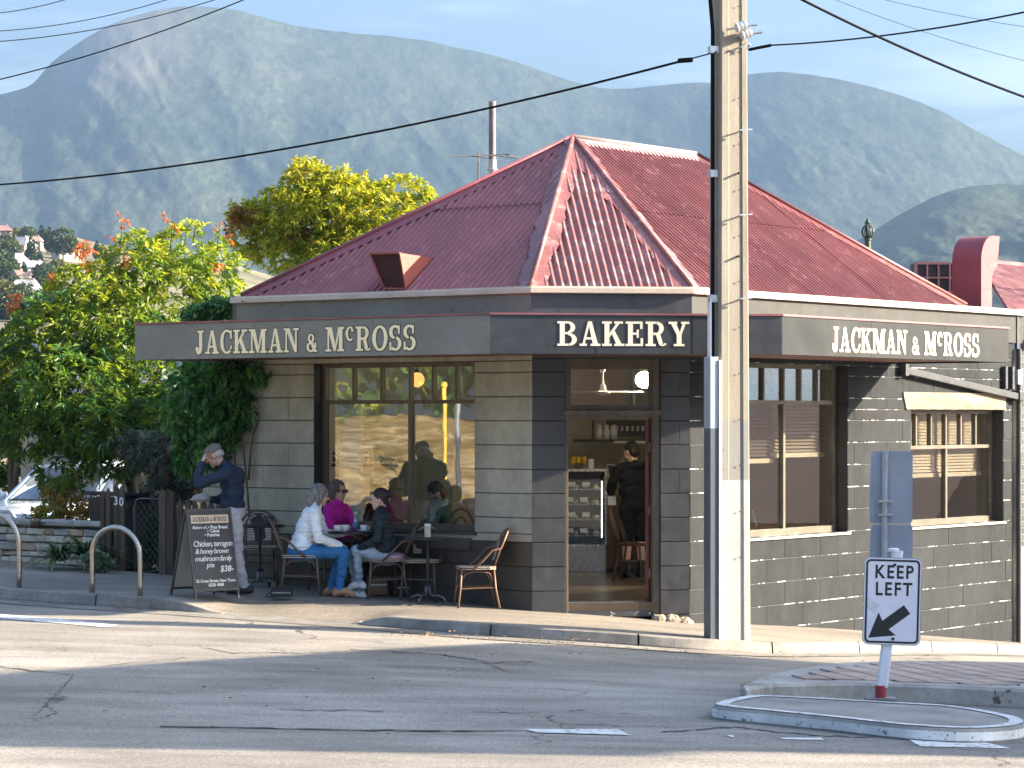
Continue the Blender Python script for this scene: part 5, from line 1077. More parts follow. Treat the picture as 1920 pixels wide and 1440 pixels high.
def coverm():
    m, nt, o = newmat('cover_paint'); P = pos(nt); sp = nt.nodes.new('ShaderNodeSeparateXYZ'); nt.links.new(P, sp.inputs[0]); mr = N(nt, 'ShaderNodeMapRange'); mr.inputs[1].default_value = 1.97; mr.inputs[2].default_value = 1.98; nt.links.new(sp.outputs['Z'], mr.inputs[0])
    cc = mixc(nt, mr.outputs[0], (.10, .115, .13), (.33, .38, .44)); finish(nt, o, cc, .45, .3, .5, noise(nt, P, 20, 3), .1); return m
cv = MB().box(cbx - .095, cbx + .0, -.20, -.045, .0, zpix(670)).build('cable_cover', coverm(), pole, bevel=.008)
MB().box(cbx + .004, cbx + .034, -.215, -.19, .02, zpix(676)).build('cover_edge', mat('cover_light', (.55, .55, .53), .5), pole)
for k, (ch, py) in enumerate((('2', 838), ('1', 856), ('2', 874), ('1', 893), ('9', 910))): sans('pole_number', ch, .13, lambda u, v, w: (-.155 + u * .9, -.139 + u * -.6 - .004, zpix(py) + v), mat('stencil_grey', (.12, .12, .12), .7), pole)

# ------------------------------------------------------------------ overhead wires
def wire(px0, py0, Y0, px1, py1, Y1, r, sag, label, m=None):
    a = at(px0, py0, Y0); b = at(px1, py1, Y1); P = [a.lerp(b, i / 20) - Vector((0, 0, sag * 4 * (i / 20) * (1 - i / 20))) for i in range(21)]
    return tag(MB().tube(P, r * .78, 6).build('overhead_wire', m or M_cab, None, smooth=True), label, 'wire')
M_wg = mat('wire_grey', (.04, .04, .04), .8, spec=.05)
wire(-60,350,38,1284,113,27.35,.016,.22,'thick black service cable running from the pole across to the left'); wire(1284,113,27.35,1345,97,27.25,.009,.0,'short tail of cable tied to the pole clamp'); tag(MB().tube([at(1272,114,27.36), at(1298,112,27.3)], .026, 8).build('cable_sleeve', M_cab, None), 'black sleeve on the service cable beside the pole', 'sleeve')
wire(1440,85,26.6,1990,8,22,.010,.06,'black cable leaving the pole to the right'); wire(1405,93,26.9,1445,85,26.5,.02,0,'yellow and black cable end at the pole', M_cab); wire(1495,-5,22,1990,206,24,.014,.05,'thick black cable crossing the sky at the upper right')
wire(-40,158,40,470,-6,40,.012,.1,'black wire crossing the mountain at upper left'); wire(-40,80,44,420,-6,44,.010,.14,'lowest of the thin parallel wires before the mountain top', M_wg); wire(-40,60,44,330,-6,44,.009,.12,'second of the thin parallel wires before the mountain top', M_wg); wire(-40,28,44,140,-6,44,.009,.05,'third of the thin parallel wires before the mountain top', M_wg)
wire(1555,-5,50,1990,130,50,.006,.1,'faint thin wire high over the right of the mountain', M_wg); wire(1640,-5,50,1990,60,50,.006,.05,'fainter thin wire beside the crossing cables', M_wg)

# ------------------------------------------------------------------ keep left sign and the back of another sign
M_sgw = mat('sign_white', (.66, .64, .70), .4, .06, 3, 40, .06, wear=(.5, .5, .5), wsc=9, wpos=.72); M_sgb = mat('sign_black', (.018, .018, .02), .45, .05); M_sgal = mat('sign_aluminium', (.28, .31, .36), .45, .12, 2, 40, .06, metal=.4)
ks = gp(1651, 1313, .1); kl = thing('keep_left_sign', 'white keep left traffic sign with black arrow on the kerb island', 'sign', (ks.x, ks.y, ks.z), R(-3))
k = ks.y / FPX
def rrect(w, h, r, n=5): return [(sx * (w/2 - r) + r * math.cos(a), sy * (h/2 - r) + r * math.sin(a)) for sx, sy, a0 in ((1,1,0),(-1,1,90),(-1,-1,180),(1,-1,270)) for a in [R(a0 + 90 * i / n) for i in range(n + 1)]]
zc = (1313 - 1127) * k; cw, chh = 108 * k, 164 * k; tilt = R(1.5); cx = (1672 - 1651) * k
def smp(u, v, w): return (cx + u * math.cos(tilt) + v * math.sin(tilt), -.035 - w, zc + v * math.cos(tilt) - u * math.sin(tilt))
MB().prism(rrect(cw, chh, .045), 0, .004, mp=smp).build('plate', M_sgal, kl); MB().prism(rrect(cw - .012, chh - .012, .04), .0045, .0055, mp=smp).build('face', M_sgw, kl)
bo_, bi_ = rrect(cw - .03, chh - .03, .036), rrect(cw - .062, chh - .062, .024); nn_ = len(bo_)
MB().add([smp(u, v, .0065) for u, v in bo_ + bi_], [(i, (i+1) % nn_, nn_+(i+1) % nn_, nn_+i) for i in range(nn_)]).build('border', M_sgb, kl, recalc=False)
for txt, v in (('KEEP', .222), ('LEFT', .090)): sans('sign_text', txt, .142, lambda u, vv, w: smp(u * .84 + .008, vv + v, .0066), M_sgb, kl, bold=.0035, space=1.22)
def ar(u, v): return (u * k, v * k)
shaft = [(-15,-42),(37,2),(28,14),(36,24)]
d_ = Vector((-.79, -.61)).normalized(); e_ = Vector((-d_.y, d_.x)); tail_ = Vector((28, -14)); tip_ = Vector((-43, -69)); d_ = (tip_ - tail_).normalized(); e_ = Vector((-d_.y, d_.x)); Ln = (tip_ - tail_).length
A_ = [tail_ + e_ * 10, tail_ + d_ * (Ln - 40) + e_ * 10, tail_ + d_ * (Ln - 44) + e_ * 27, tip_, tail_ + d_ * (Ln - 44) - e_ * 27, tail_ + d_ * (Ln - 40) - e_ * 10, tail_ - e_ * 10]
MB().add([smp(p.x * k, p.y * k, .0066) for p in A_], [(0,1,5,6),(1,2,3),(1,3,5),(5,3,4)]).build('arrow', M_sgb, kl, recalc=False)
for v in (chh/2 - .055, -chh/2 + .05): MB().lathe([(.012, 0), (.012, .006), (.006, .008)], smp(.012, v, .007), 8, rot=(R(90), 0, 0)).build('bolt', M_sgb, kl)
MB().prism([(-.225,-.03),(-.13,-.10),(-.1,-.03),(-.20,.035)], .0057, .0062, mp=smp).build('sticker', mat('sticker_grey', (.5, .52, .52), .6), kl)
pl_ = MB().prism(rrect(.09, .05, .02), .02, zc + chh/2 + .1); 
mb = MB(); mb.prism([(x - .0 + .0, y) for x, y in rrect(.088, .05, .02)], .10, zc + chh / 2 + .05, mp=lambda u, v, w: (u + cx * w / zc * 1.0, v, w)); mb.build('post', mat('post_white', (.6, .62, .66), .5, .1, 2, 40, .1), kl)
MB().lathe([(.042, .02), (.042, .115)], (.0, 0, 0), 16).build('red_sleeve', mat('sleeve_red', (.28, .025, .035), .45, .1), kl); MB().box(-.12, .12, -.1, .1, .0, .022).build('foot_plate', mat('foot_steel', (.17, .165, .16), .6, .3), kl, bevel=.004); MB().box(-.07, .07, -.09, .06, -.03, .0).build('foot_block', M_sgb, kl)
MB().lathe([(.045, zc + chh/2 + .045), (.045, zc + chh/2 + .065), (.03, zc + chh/2 + .072)], (cx * 1.15, 0, 0), 14).build('cap', mat('cap_white', (.65, .66, .68), .4), kl)
bs = gp(1657, 1262, .15); sb = thing('sign_back', 'grey back of a two plate traffic sign on the brick island', 'sign', (bs.x, bs.y, bs.z), R(-4)); kb = bs.y / FPX
zc2 = lambda py: CAMH + (780 - py) / FPX * bs.y - bs.z
for c_, h_, sk in ((914, 136, 6), (1022, 76, 0)):
    o_x = (1671 - 1657) * kb
    MB().prism([(u + .012 * (v > 0) * (1 if u < 0 else .3), v) for u, v in rrect(80 * kb, h_ * kb, .035)], 0, .004, mp=lambda u, v, w: (o_x + u, .045 + w, zc2(c_) + v)).build('plate', M_sgal, sb)
MB().tube([(0, 0, -.05), (.012, 0, zc2(852))], .028, 12).build('post', mat('post_galv', (.34, .37, .41), .4, .15, metal=.6), sb, smooth='auto'); MB().lathe([(.031, 0), (.031, .03)], (.012, 0, zc2(853)), 12).build('cap', M_sgal, sb)
for py in (940, 965): MB().box(-.05, .075, -.035, .045, zc2(py) - .012, zc2(py) + .012).build('clamp', M_galv, sb, bevel=.004)

# ------------------------------------------------------------------ bicycle hoops
M_hoop = mat('brushed_steel', (.48, .44, .38), .3, .12, 6, 60, .05, metal=1., st=(1, 1, 8))
def hoop(pxa, pya, pxb, pyb, ytop, label):
    a = gp(pxa, pya, .115); b = gp(pxb, pyb, .115); a.z = G(a.x, a.y) + .1; b.z = G(b.x, b.y) + .1; h = thing('bicycle_hoop', label, 'bike rack', (a + b) / 2, 0, 'bicycle hoops on the footpath'); o_ = h.location.copy(); w = (b - a) / 2
    H = (1113 - ytop) * a.y / FPX; r = w.length; d = w.normalized(); P = [a - o_]; zs = H - r * .95
    P += [(-w) + Vector((0, 0, zs * t)) for t in (.3, .6, .9)] + [d * r * -math.cos(R(t)) * (1) + Vector((0, 0, zs + r * .95 * math.sin(R(t)))) for t in range(10, 171, 10)] + [w + Vector((0, 0, zs * t)) for t in (.9, .6, .3)] + [b - o_]
    MB().tube(P, .030, 14).build('tube', M_hoop, h, smooth=True)
    for q in (a, b): MB().lathe([(.031, -.02), (.036, .004), (.031, .006)], q - o_, 14).build('collar', M_hoop, h, smooth='auto')
hoop(173, 1112, 263, 1118, 985, 'stainless bicycle hoop in front of the number 30 pickets'); hoop(-62, 1096, 36, 1103, 974, 'stainless bicycle hoop in front of the stone wall')

# ------------------------------------------------------------------ sandwich board
ab = gp(365, 1124, .115); af = thing('sandwich_board', 'black sandwich board with chalked pie of the day beside the man', 'sign board', (ab.x, ab.y, G(ab.x, ab.y) + .112), R(36))
Wb, Hb, lean = .56, .98, .20
M_abf = mat('board_frame', (.05, .052, .054), .5, .2, 4, 40, .15, wear=(.5, .5, .48), wsc=12, wpos=.66); M_abk = mat('board_black', (.022, .023, .024), .4, .2, 3, 40, .05); M_abc = mat('board_chalk_panel', (.050, .053, .054), .6, .25, 3, 40, .05); M_abi = mat('board_inside', (.30, .33, .31), .6, .15, 1.5, 30, .05); M_chalk = mat('chalk', (.70, .70, .68), .9, .1); M_abl = mat('board_label', (.60, .47, .33), .6, .08); M_abt = mat('board_label_text', (.05, .04, .035), .6)
def fr_(u, v, w): return (u, lean * (v / Hb) * 1.0 - w, v)           # front leaf leans back
def bk_(u, v, w): return (u, 2 * lean + .16 - (lean + .14) * (v / Hb) + w, v)
for mp, nm in ((fr_, 'front'), (bk_, 'rear')):
    fo = MB(mp).box(.02, Wb - .02, .10, Hb - .02, -.008, .008).build('panel', M_abk if nm == 'front' else M_abi, af)
    for u0, u1, v0, v1 in ((0, .022, 0, Hb), (Wb - .022, Wb, 0, Hb), (.022, Wb - .022, Hb - .028, Hb), (.022, Wb - .022, .085, .11)): MB(mp).box(u0, u1, v0, v1, -.014, .014).build('frame_bar', M_abf, af)
MB(fr_).box(.045, Wb - .045, .82, .91, .0085, .010).build('label_plate', M_abl, af); MB(fr_).box(.04, Wb - .04, .27, .66, .0085, .0095).build('chalk_panel', M_abc, af)
mp = lambda u, v, w: fr_(u, v, .0105 + w); mb = MB(); slab_text(mb, 'JACKMAN & McROSS', .05, .065, .84, mp, width=Wb - .13, depth=.0005); mb.build('label_text', M_abt, af, recalc=False)
def tx(t, size, u, v, m=M_chalk, bold=.0008, shear=0., sp=1.): sans('board_text', t, size, lambda a, b, w: fr_(u + a, v + b, .0115), m, af, bold=bold, shear=shear, space=sp)
tx('Bakers of...', .045, .15, .775, shear=.35); tx('\u2022 Fine Bread', .05, .37, .775, bold=.0015); tx('\u2022 Cakes', .05, .31, .735, bold=.0015); tx('\u2022 Pastries', .05, .29, .692, bold=.0015)
tx('Chicken, tarragon', .085, .285, .595, shear=.25, sp=.82); tx('& honey brown', .08, .265, .515, shear=.25, sp=.82); tx('mushroom family', .08, .275, .435, shear=.25, sp=.82); tx('pie', .08, .23, .365, shear=.25); tx('$38-', .09, .43, .320, shear=.2, bold=.002)
tx('32 Cross Street, New Town', .045, .28, .195, bold=.0012, sp=.95); tx('6228 4888', .045, .28, .150, bold=.0012)
# ------------------------------------------------------------------ front garden left of the bakery
gx = np.linspace(.02, 14, 30); gy = np.linspace(6.32, 22, 30); A_, B_ = np.meshgrid(gx, gy)
Xg = O0.x + RD.x * A_ + LD.x * B_; Yg = O0.y + RD.y * A_ + LD.y * B_; gridmesh('garden_bed', Xg, Yg, .20 - .10 * np.clip(A_, 0, 4.5) + .02 * np.sin(A_ * 5) * np.cos(B_ * 4), M_soil)
def Lz(b, a=0): p = L2W(a, b); return footz(p.x, p.y)
# stone wall
sw = thing('stone_wall', 'low dry stone garden wall of buff and grey flat stones', 'wall', (O0.x, O0.y, 0), BROT)
M_st = [mat('wall_stone_%d' % i, c, .9, .3, 4, 35, .7) for i, c in enumerate([(.42, .36, .27), (.46, .42, .34), (.36, .26, .17), (.32, .31, .28)])]
MB().box(.03, .32, 7.98, 12.4, -.1, .72).build('core', mat('wall_shadow', (.04, .035, .03), .95), sw); r = random.Random(5); z = .10
def stone(b0, b1, z0, z1, m, name='stone'):
    j = lambda s: r.uniform(-s, s); mb = MB(); h = .35 * (z1 - z0); f = r.uniform(-.03, .015); V = []
    for xx, e in ((.25, .0), (.02 + f, .0), (-.012 + f, .022)):
        V += [(xx, b0 + e + j(.008), z0 + e * .7 + j(.007)), (xx, b1 - e + j(.012), z0 + e * .7 + j(.007)), (xx + j(.006), b1 - e + j(.015), z1 - e * .7 + j(.007)), (xx + j(.006), b0 + e + j(.012), z1 - e * .7 + j(.007))]
    mb.add(V, [(8,9,10,11)] + [(4*k+i, 4*k+(i+1) % 4, 4*k+4+(i+1) % 4, 4*k+4+i) for k in range(2) for i in range(4)]); return mb.build(name, m, sw)
while z < .66:
    h = r.uniform(.065, .125); b = 8.0 + r.uniform(0, .1)
    while b < 12.2:
        w = r.uniform(.14, .46); stone(b + .005, b + w - .005, z + .004, min(z + h, .70) - .004, r.choice(M_st)); b += w
    z += h
b = 7.96
while b < 12.2: w = r.uniform(.5, .8); stone(b + .004, b + w - .004, .70, .775, M_st[3], 'coping_stone'); b += w
# pickets
M_pk = mat('picket_brown', (.095, .068, .045), .8, .3, 5, 40, .4, st=(3, 3, .4), rnd=.3)
def picket(par, b, z0, z1, w=.085, lean=0., a=0.):
    mb = MB(); V = [(a - .012, b - w/2, z0), (a - .012, b + w/2, z0), (a - .012, b + w/2 + lean, z1 - .06), (a - .012, b + lean, z1), (a - .012, b - w/2 + lean, z1 - .06)]; V += [(a + .012, y, zz) for _, y, zz in V]
    return mb.add(V, [(0,1,2,3,4), (9,8,7,6,5)] + [(i, (i+1) % 5, 5+(i+1) % 5, 5+i) for i in range(5)]).build('picket', M_pk, par)
pf = thing('picket_fence', 'brown picket fence between the garden gate and the bakery', 'fence', (O0.x, O0.y, 0), BROT)
for i, b in enumerate((6.90, 6.77, 6.60, 6.47, 6.35, 6.22, 6.09, 5.96, 5.83)): picket(pf, b, .06, (1.20, 1.19, 1.10, 1.09, 1.07, 1.08, 1.06, 1.07, 1.05)[i], .115 if i < 2 else .075, .004 * (-1) ** i, -.02)
for zz in (.35, .9): MB().box(.0, .04, 5.75, 6.95, zz, zz + .07).build('rail', M_pk, pf)
pg = thing('picket_post', 'brown pickets with white house number 30 beside the black bin', 'fence', (O0.x, O0.y, 0), BROT)
for b, z1, w in ((7.94, 1.17, .07), (7.84, 1.20, .075), (7.70, 1.25, .085), (7.60, 1.24, .09)): picket(pg, b, .08, z1, w, .012, -.02)
for zz in (.4, .95): MB().box(.0, .04, 7.55, 8.0, zz, zz + .07).build('rail', M_pk, pg)
sans('house_number', '3', .15, lambda u, v, w: (-.034, 7.705 - u, 1.04 + v), mat('number_white', (.75, .75, .73), .5), pg, bold=.003); sans('house_number', '0', .15, lambda u, v, w: (-.034, 7.61 - u, 1.03 + v), MATS['number_white'], pg, bold=.003)
# gate
gt = thing('garden_gate', 'low tube framed garden gate with wire mesh between the pickets', 'gate', (O0.x, O0.y, 0), BROT); M_gt = mat('gate_tube', (.10, .10, .105), .4, .2, metal=.4)
MB().tube([(0, 7.40, .16), (0, 7.42, .95), (0, 7.38, 1.06), (0, 7.30, 1.08), (0, 6.97, 1.08), (0, 6.97, .2), (0, 7.38, .16)], .014, 8).build('frame', M_gt, gt, smooth=True)
mb = MB()
for i in range(-9, 9):
    for s in (1, -1):
        P = []
        for t in range(0, 15): y = 6.98 + .43 * t / 14; zz = .62 + i * .1 + s * (t / 14 - .5) * .43; P.append((0, y, zz)) if .2 < zz < 1.05 else None
        if len(P) > 1: mb.tube([P[0], P[-1]], .0022, 4)
mb.build('wire_mesh', M_gt, gt)['kind'] = 'stuff'
# bin
bn = thing('wheelie_bin', 'black wheelie bin behind the number 30 pickets', 'bin', L2W(.42, 8.12, .05), BROT); M_bin = mat('bin_black', (.018, .019, .022), .45, .15)
MB().add([(-.22,-.22,.06),(.22,-.22,.06),(.22,.22,.06),(-.22,.22,.06),(-.28,-.27,1.02),(.28,-.27,1.02),(.28,.27,1.02),(-.28,.27,1.02)], [(0,3,2,1),(4,5,6,7),(0,1,5,4),(1,2,6,5),(2,3,7,6),(3,0,4,7)]).build('body', M_bin, bn, bevel=.015); MB().obox((0, 0, 1.06), (.62, .58, .05), (0, .06, 0)).build('lid', M_bin, bn, bevel=.012)
for s in (-1, 1): MB().lathe([(.09, -.025), (.1, -.015), (.1, .015), (.09, .025)], (.24, s * .24, .1), 16, rot=(R(90), 0, 0)).build('wheel', M_bin, bn)
# sandstone house behind
hs = thing('sandstone_house', 'buff sandstone house wall behind the garden tree', 'house', T(250, 960, 40.)); hs.location.z = -.4
M_ss2 = mat('sandstone_block', (.44, .34, .20), .9, .25, 2, 30, .4, rnd=.2, c2=(.5, .4, .26)); w0 = MB().box(-.75, 2.6, .02, 3., 0, 3.0).build('wall', mat('sandstone_mortar', (.35, .28, .19), .9), hs); r = random.Random(9)
for kz in range(8):
    x = -.75
    while x < 2.0:
        w = r.uniform(.5, .8); MB().box(x + .004, min(x + w, 2.6) - .004, 0, .05, kz * .36 + .004, kz * .36 + .352).build('block', M_ss2, w0, recalc=False); x += w
MB().box(-.92, -.755, -.03, .1, 0, 2.9).build('door_post', mat('trim_lilac_white', (.55, .55, .62), .6, .05), hs)
MB().box(-.85, 2.7, -.5, 3.2, 3.0, 3.12).build('eaves', M_wt, hs)
MB().box(-1.7, -.93, .06, .2, 0, 2.9).build('door', mat('door_beige', (.36, .31, .25), .6, .1), hs)
nt_ = thing('notice_board', 'small white notice on the sandstone wall above the pickets', 'sign', T(207, 898, 39.93)); MB().box(-.078, .078, -.012, 0, -.11, .11).build('board', M_card, nt_); MB().box(-.066, -.01, -.014, -.0125, .05, .095).build('emblem', mat('notice_red', (.5, .12, .1), .6), nt_); MB().box(-.005, .066, -.014, -.0125, .06, .09).build('band', mat('notice_green', (.12, .3, .16), .6), nt_)
sans('notice_text', 'FREE', .05, lambda u, v, w: (u, -.0145, -.015 + v), mat('notice_ink', (.15, .16, .2), .6), nt_, bold=.001); MB().box(-.06, .06, -.014, -.0125, -.06, -.05).build('line', MATS['notice_ink'], nt_)
# parked car
car = thing('parked_car', 'pale blue four wheel drive with bull bar parked behind the stone wall', 'car', (-6.30, 39.4, -.25), R(-90 - 26)); M_cb = mat('car_paint', (.52, .60, .68), .25, .05, 1, 20, .0, coat=.8); M_cg = glassmat('car_glass', 2.2, .12, (.35, .4, .42)); M_cbk = mat('car_black', (.02, .02, .022), .4); M_chr = mat('chrome', (.6, .6, .6), .12, .05, metal=1.)
def loft(secs, m, name, par, bevel=0):
    """secs: list of (x, half-width bottom, half-width top, z bottom, z top)"""
    mb = MB(); vs = []
    for x, wb, wt, zb, zt in secs: vs += [(x, -wb, zb), (x, wb, zb), (x, wb * 1.02, (zb + zt) * .5), (x, wt, zt - .03), (x, wt - .05, zt), (x, -wt + .05, zt), (x, -wt, zt - .03), (x, -wb * 1.02, (zb + zt) * .5)]
    n = 8; k = len(secs); mb.add(vs, [(i*n+j, i*n+(j+1) % n, (i+1)*n+(j+1) % n, (i+1)*n+j) for i in range(k - 1) for j in range(n)] + [tuple(range(n)), tuple(range((k-1)*n, k*n))]); return mb.build(name, m, par, smooth='auto')
body = loft([(2.25, .72, .62, .42, .86), (2.15, .86, .74, .34, .98), (1.6, .9, .80, .30, 1.06), (.95, .9, .84, .30, 1.12), (-.5, .9, .86, .30, 1.12), (-1.9, .9, .86, .30, 1.12), (-2.2, .86, .8, .36, 1.05)], M_cb, 'body', car)
loft([(.92, .80, .74, 1.08, 1.14), (.28, .78, .62, 1.08, 1.60), (-.2, .78, .63, 1.08, 1.66), (-1.6, .78, .62, 1.08, 1.65), (-2.1, .78, .66, 1.08, 1.30)], M_cg, 'cabin_glass', car)
loft([(.30, .64, .60, 1.585, 1.63), (-.2, .66, .62, 1.63, 1.69), (-1.6, .65, .61, 1.62, 1.68), (-1.75, .62, .58, 1.58, 1.63)], M_cb, 'roof', car)
for s in (-1, 1):
    MB().bar((.93, s * .77, 1.10), (.28, s * .63, 1.60), .06, .05).build('pillar', M_cb, car); MB().bar((-.35, s * .79, 1.10), (-.45, s * .645, 1.62), .06, .08).build('pillar', M_cbk, car); MB().bar((-1.65, s * .79, 1.10), (-1.7, s * .645, 1.6), .06, .12).build('pillar', M_cb, car)
    MB().sph((.72, s * 1.0, 1.17), (.07, .10, .085), 12).build('mirror', M_cb, car, smooth=True); MB().bar((.75, s * .86, 1.12), (.73, s * .95, 1.15), .03, .03).build('mirror_arm', M_cbk, car)
    hl = MB().sph((2.12, s * .62, .82), (.12, .19, .095), 14).build('headlight', glassmat('lamp_glass', 2, .25, (.8, .85, .9)), car, smooth=True); MB().sph((2.14, s * .60, .82), (.07, .08, .07), 10).build('bulb', M_chr, hl)
    MB().tube([(-1.5, s * .56, 1.69), (-1.4, s * .56, 1.74), (0, s * .56, 1.74), (.15, s * .56, 1.69)], .018, 8).build('roof_rail', M_cbk, car)
    for x in (1.4, -1.35):
        wh = MB().lathe([(.22, -.11), (.34, -.1), (.36, -.06), (.36, .06), (.34, .1), (.22, .11)], (x, s * .80, .36), 24, rot=(R(90), 0, 0)).build('wheel', M_cbk, car, smooth='auto'); MB().lathe([(.0, -.09), (.2, -.1), (.22, -.105), (.22, .105), (.0, .09)], (x, s * .80, .36), 20, rot=(R(90), 0, 0)).build('rim', M_galv, wh)
MB().box(2.2, 2.27, -.36, .36, .66, .84).build('grille', M_cbk, car, bevel=.01); MB().lathe([(.0, 0), (.05, 0), (.05, .01)], (2.275, 0, .76), 16, rot=(0, R(90), 0)).build('emblem', M_chr, car); MB().box(2.1, 2.32, -.84, .84, .40, .60).build('bumper', M_cb, car, bevel=.03)
bb = MB().tube([(2.38, -.5, .45), (2.42, -.5, .95), (2.40, -.42, 1.02), (2.40, .42, 1.02), (2.42, .5, .95), (2.38, .5, .45)], .032, 10).build('bull_bar', M_galv, car, smooth=True); MB().tube([(2.40, -.8, .70), (2.42, -.45, .72), (2.42, .45, .72), (2.40, .8, .70)], .026, 10).build('cross_bar', M_galv, bb, smooth=True)
for s in (-1, 1): MB().box(2.30, 2.44, s * .5 - .07, s * .5 + .07, .42, .58).build('bar_foot', M_cbk, bb, bevel=.015); MB().lathe([(.0, 0), (.09, 0), (.1, .03), (.08, .1)], (2.42, s * .25, .84), 18, rot=(0, R(-90), 0)).build('spot_lamp', M_chr, bb, smooth=True)
MB().box(2.33, 2.345, -.2, .2, .46, .57).build('number_plate', M_card, car)
# ------------------------------------------------------------------ cafe chairs and tables
M_cane = mat('cane_dark', (.085, .060, .045), .45, .3, 10, 60, .2, c2=(.10, .07, .05)); M_caneL = mat('cane_warm', (.17, .095, .055), .45, .3, 10, 60, .2); M_wvd = mat('weave_dark', (.030, .026, .024), .6, .2); M_wvl = mat('weave_cream', (.62, .56, .43), .6, .15)
def make_chair(mc):
    c = thing('cafe_chair', 'chair', 'chair'); W = .21
    st_ = [(.20 * math.cos(a) * (1.05 if math.cos(a) > 0 else 1), .205 * math.sin(a)) for a in [R(15 * i) for i in range(24)]]
    st_ = [(max(-.2, min(.21, x * 1.25)), max(-.205, min(.205, y * 1.2))) for x, y in st_]
    MB().prism(st_, .425, .455).build('seat', M_wvd, c)
    eg = MB()
    for z in (.430, .450): eg.tube([(x * 1.012, y * 1.012, z) for x, y in st_], .0032, 6, closed=True)
    eg.build('seat_edging', M_wvl, c)['kind'] = 'stuff'
    mb = MB(); rr_ = random.Random(1)
    for i in range(-9, 10):
        for j in range(-9, 10):
            if (i + j) % 2: continue
            x, y = i * .021, j * .021
            if abs(x) < .19 and abs(y) < .19: mb.box(x - .004, x + .004, y - .007, y + .007, .4555, .4572)
    mb.build('seat_weave', M_wvl, c)['kind'] = 'stuff'
    for s in (-1, 1):
        MB().tube([(.185, s * .175, .43), (.20, s * .185, .2), (.225, s * .20, 0)], [.0145, .0135, .012], 8).build('leg', mc, c, smooth=True)
        MB().tube([(-.17, s * .165, .45), (-.19, s * .175, .22), (-.235, s * .185, 0)], [.0145, .0135, .012], 8).build('leg', mc, c, smooth=True)
        MB().tube([(.19, s * .178, .30), (.14, s * .178, .375), (.02, s * .178, .405), (-.12, s * .17, .385), (-.178, s * .17, .30)], .009, 6).build('brace', mc, c, smooth=True)
        MB().tube([(.20, s * .185, .215), (-.19, s * .175, .225)], .009, 6).build('stretcher', mc, c)
    for x, z in ((.195, .24), (-.188, .25)): MB().tube([(x, -.178, z), (x, .178, z)], .009, 6).build('stretcher', mc, c)
    bend = lambda y, z: -.17 - (z - .44) * .36 - .03 * (1 - (y / .21) ** 2)
    hp = [(.06, -.215, .43), (-.05, -.222, .53), (-.155, -.222, .64)] ; P = hp[:]
    for a in range(0, 181, 12): y = -.215 * math.cos(R(a)); z = .66 + .20 * math.sin(R(a)); P.append((bend(y, z) + .0, y, z))
    P += [(x, -y, z) for x, y, z in hp[::-1]]
    MB().tube(P, .0135, 8).build('back_frame', mc, c, smooth=True)
    P2 = [(-.175, -.15, .44)]
    for a in range(-20, 201, 12): y = -.16 * math.cos(R(a)); z = .655 + .17 * math.sin(R(a)); P2.append((bend(y, z) + .012, y, z))
    P2 += [(-.175, .15, .44)]; MB().tube(P2, .010, 8).build('inner_frame', mc, c, smooth=True)
    out_ = [(math.copysign(min(.155, .155), math.cos(R(a))) * abs(math.cos(R(a))) ** .7, .655 + .165 * math.sin(R(a))) for a in range(0, 360, 12)]
    poly = [(y, z if z > .655 else max(z, .50)) for y, z in out_]
    mb = MB(); n = len(poly); mb.add([(bend(y, z) + .005, y, z) for y, z in poly] + [(bend(y, z) + .015, y, z) for y, z in poly], [tuple(range(n)), tuple(range(n, 2*n))[::-1]] + [(i, (i+1) % n, n+(i+1) % n, n+i) for i in range(n)]); mb.build('back_panel', M_wvd, c)
    mb = MB(); z = .515
    while z < .80:
        hw = .14 if z < .68 else .14 * math.sqrt(max(0.05, 1 - ((z - .66) / .165) ** 2))
        for s in (-1, 1): 
            mb.add([(bend(y, zz) + e, y, zz) for e in (.018, .002) for y, zz in ((s * .006, z), (s * hw, z), (s * hw, z + .0105), (s * .006, z + .0105))], [(0,1,2,3),(4,7,6,5),(0,4,5,1),(2,6,7,3)])
        z += .0185
    mb.build('back_weave', M_wvl, c)['kind'] = 'stuff'
    return c
PC = make_chair(M_cane); PCL = make_chair(M_caneL); usedc = set()
def fpos(px, Y): p = at(px, 0, Y); return Vector((p.x, Y, footz(p.x, Y) + .001))
def chair(px, Y, deg, label, proto=PC, loc=None):
    o = proto if proto not in usedc else copy_tree(proto); usedc.add(proto); o.location = loc or fpos(px, Y); o.rotation_euler = (0, 0, R(deg)); tag(o, label, 'chair', 'woven cafe chairs'); return o
M_tb = mat('table_black', (.03, .03, .033), .4, .15, metal=.3); M_tl = mat('table_leg_grey', (.16, .16, .17), .4, .2, metal=.6)
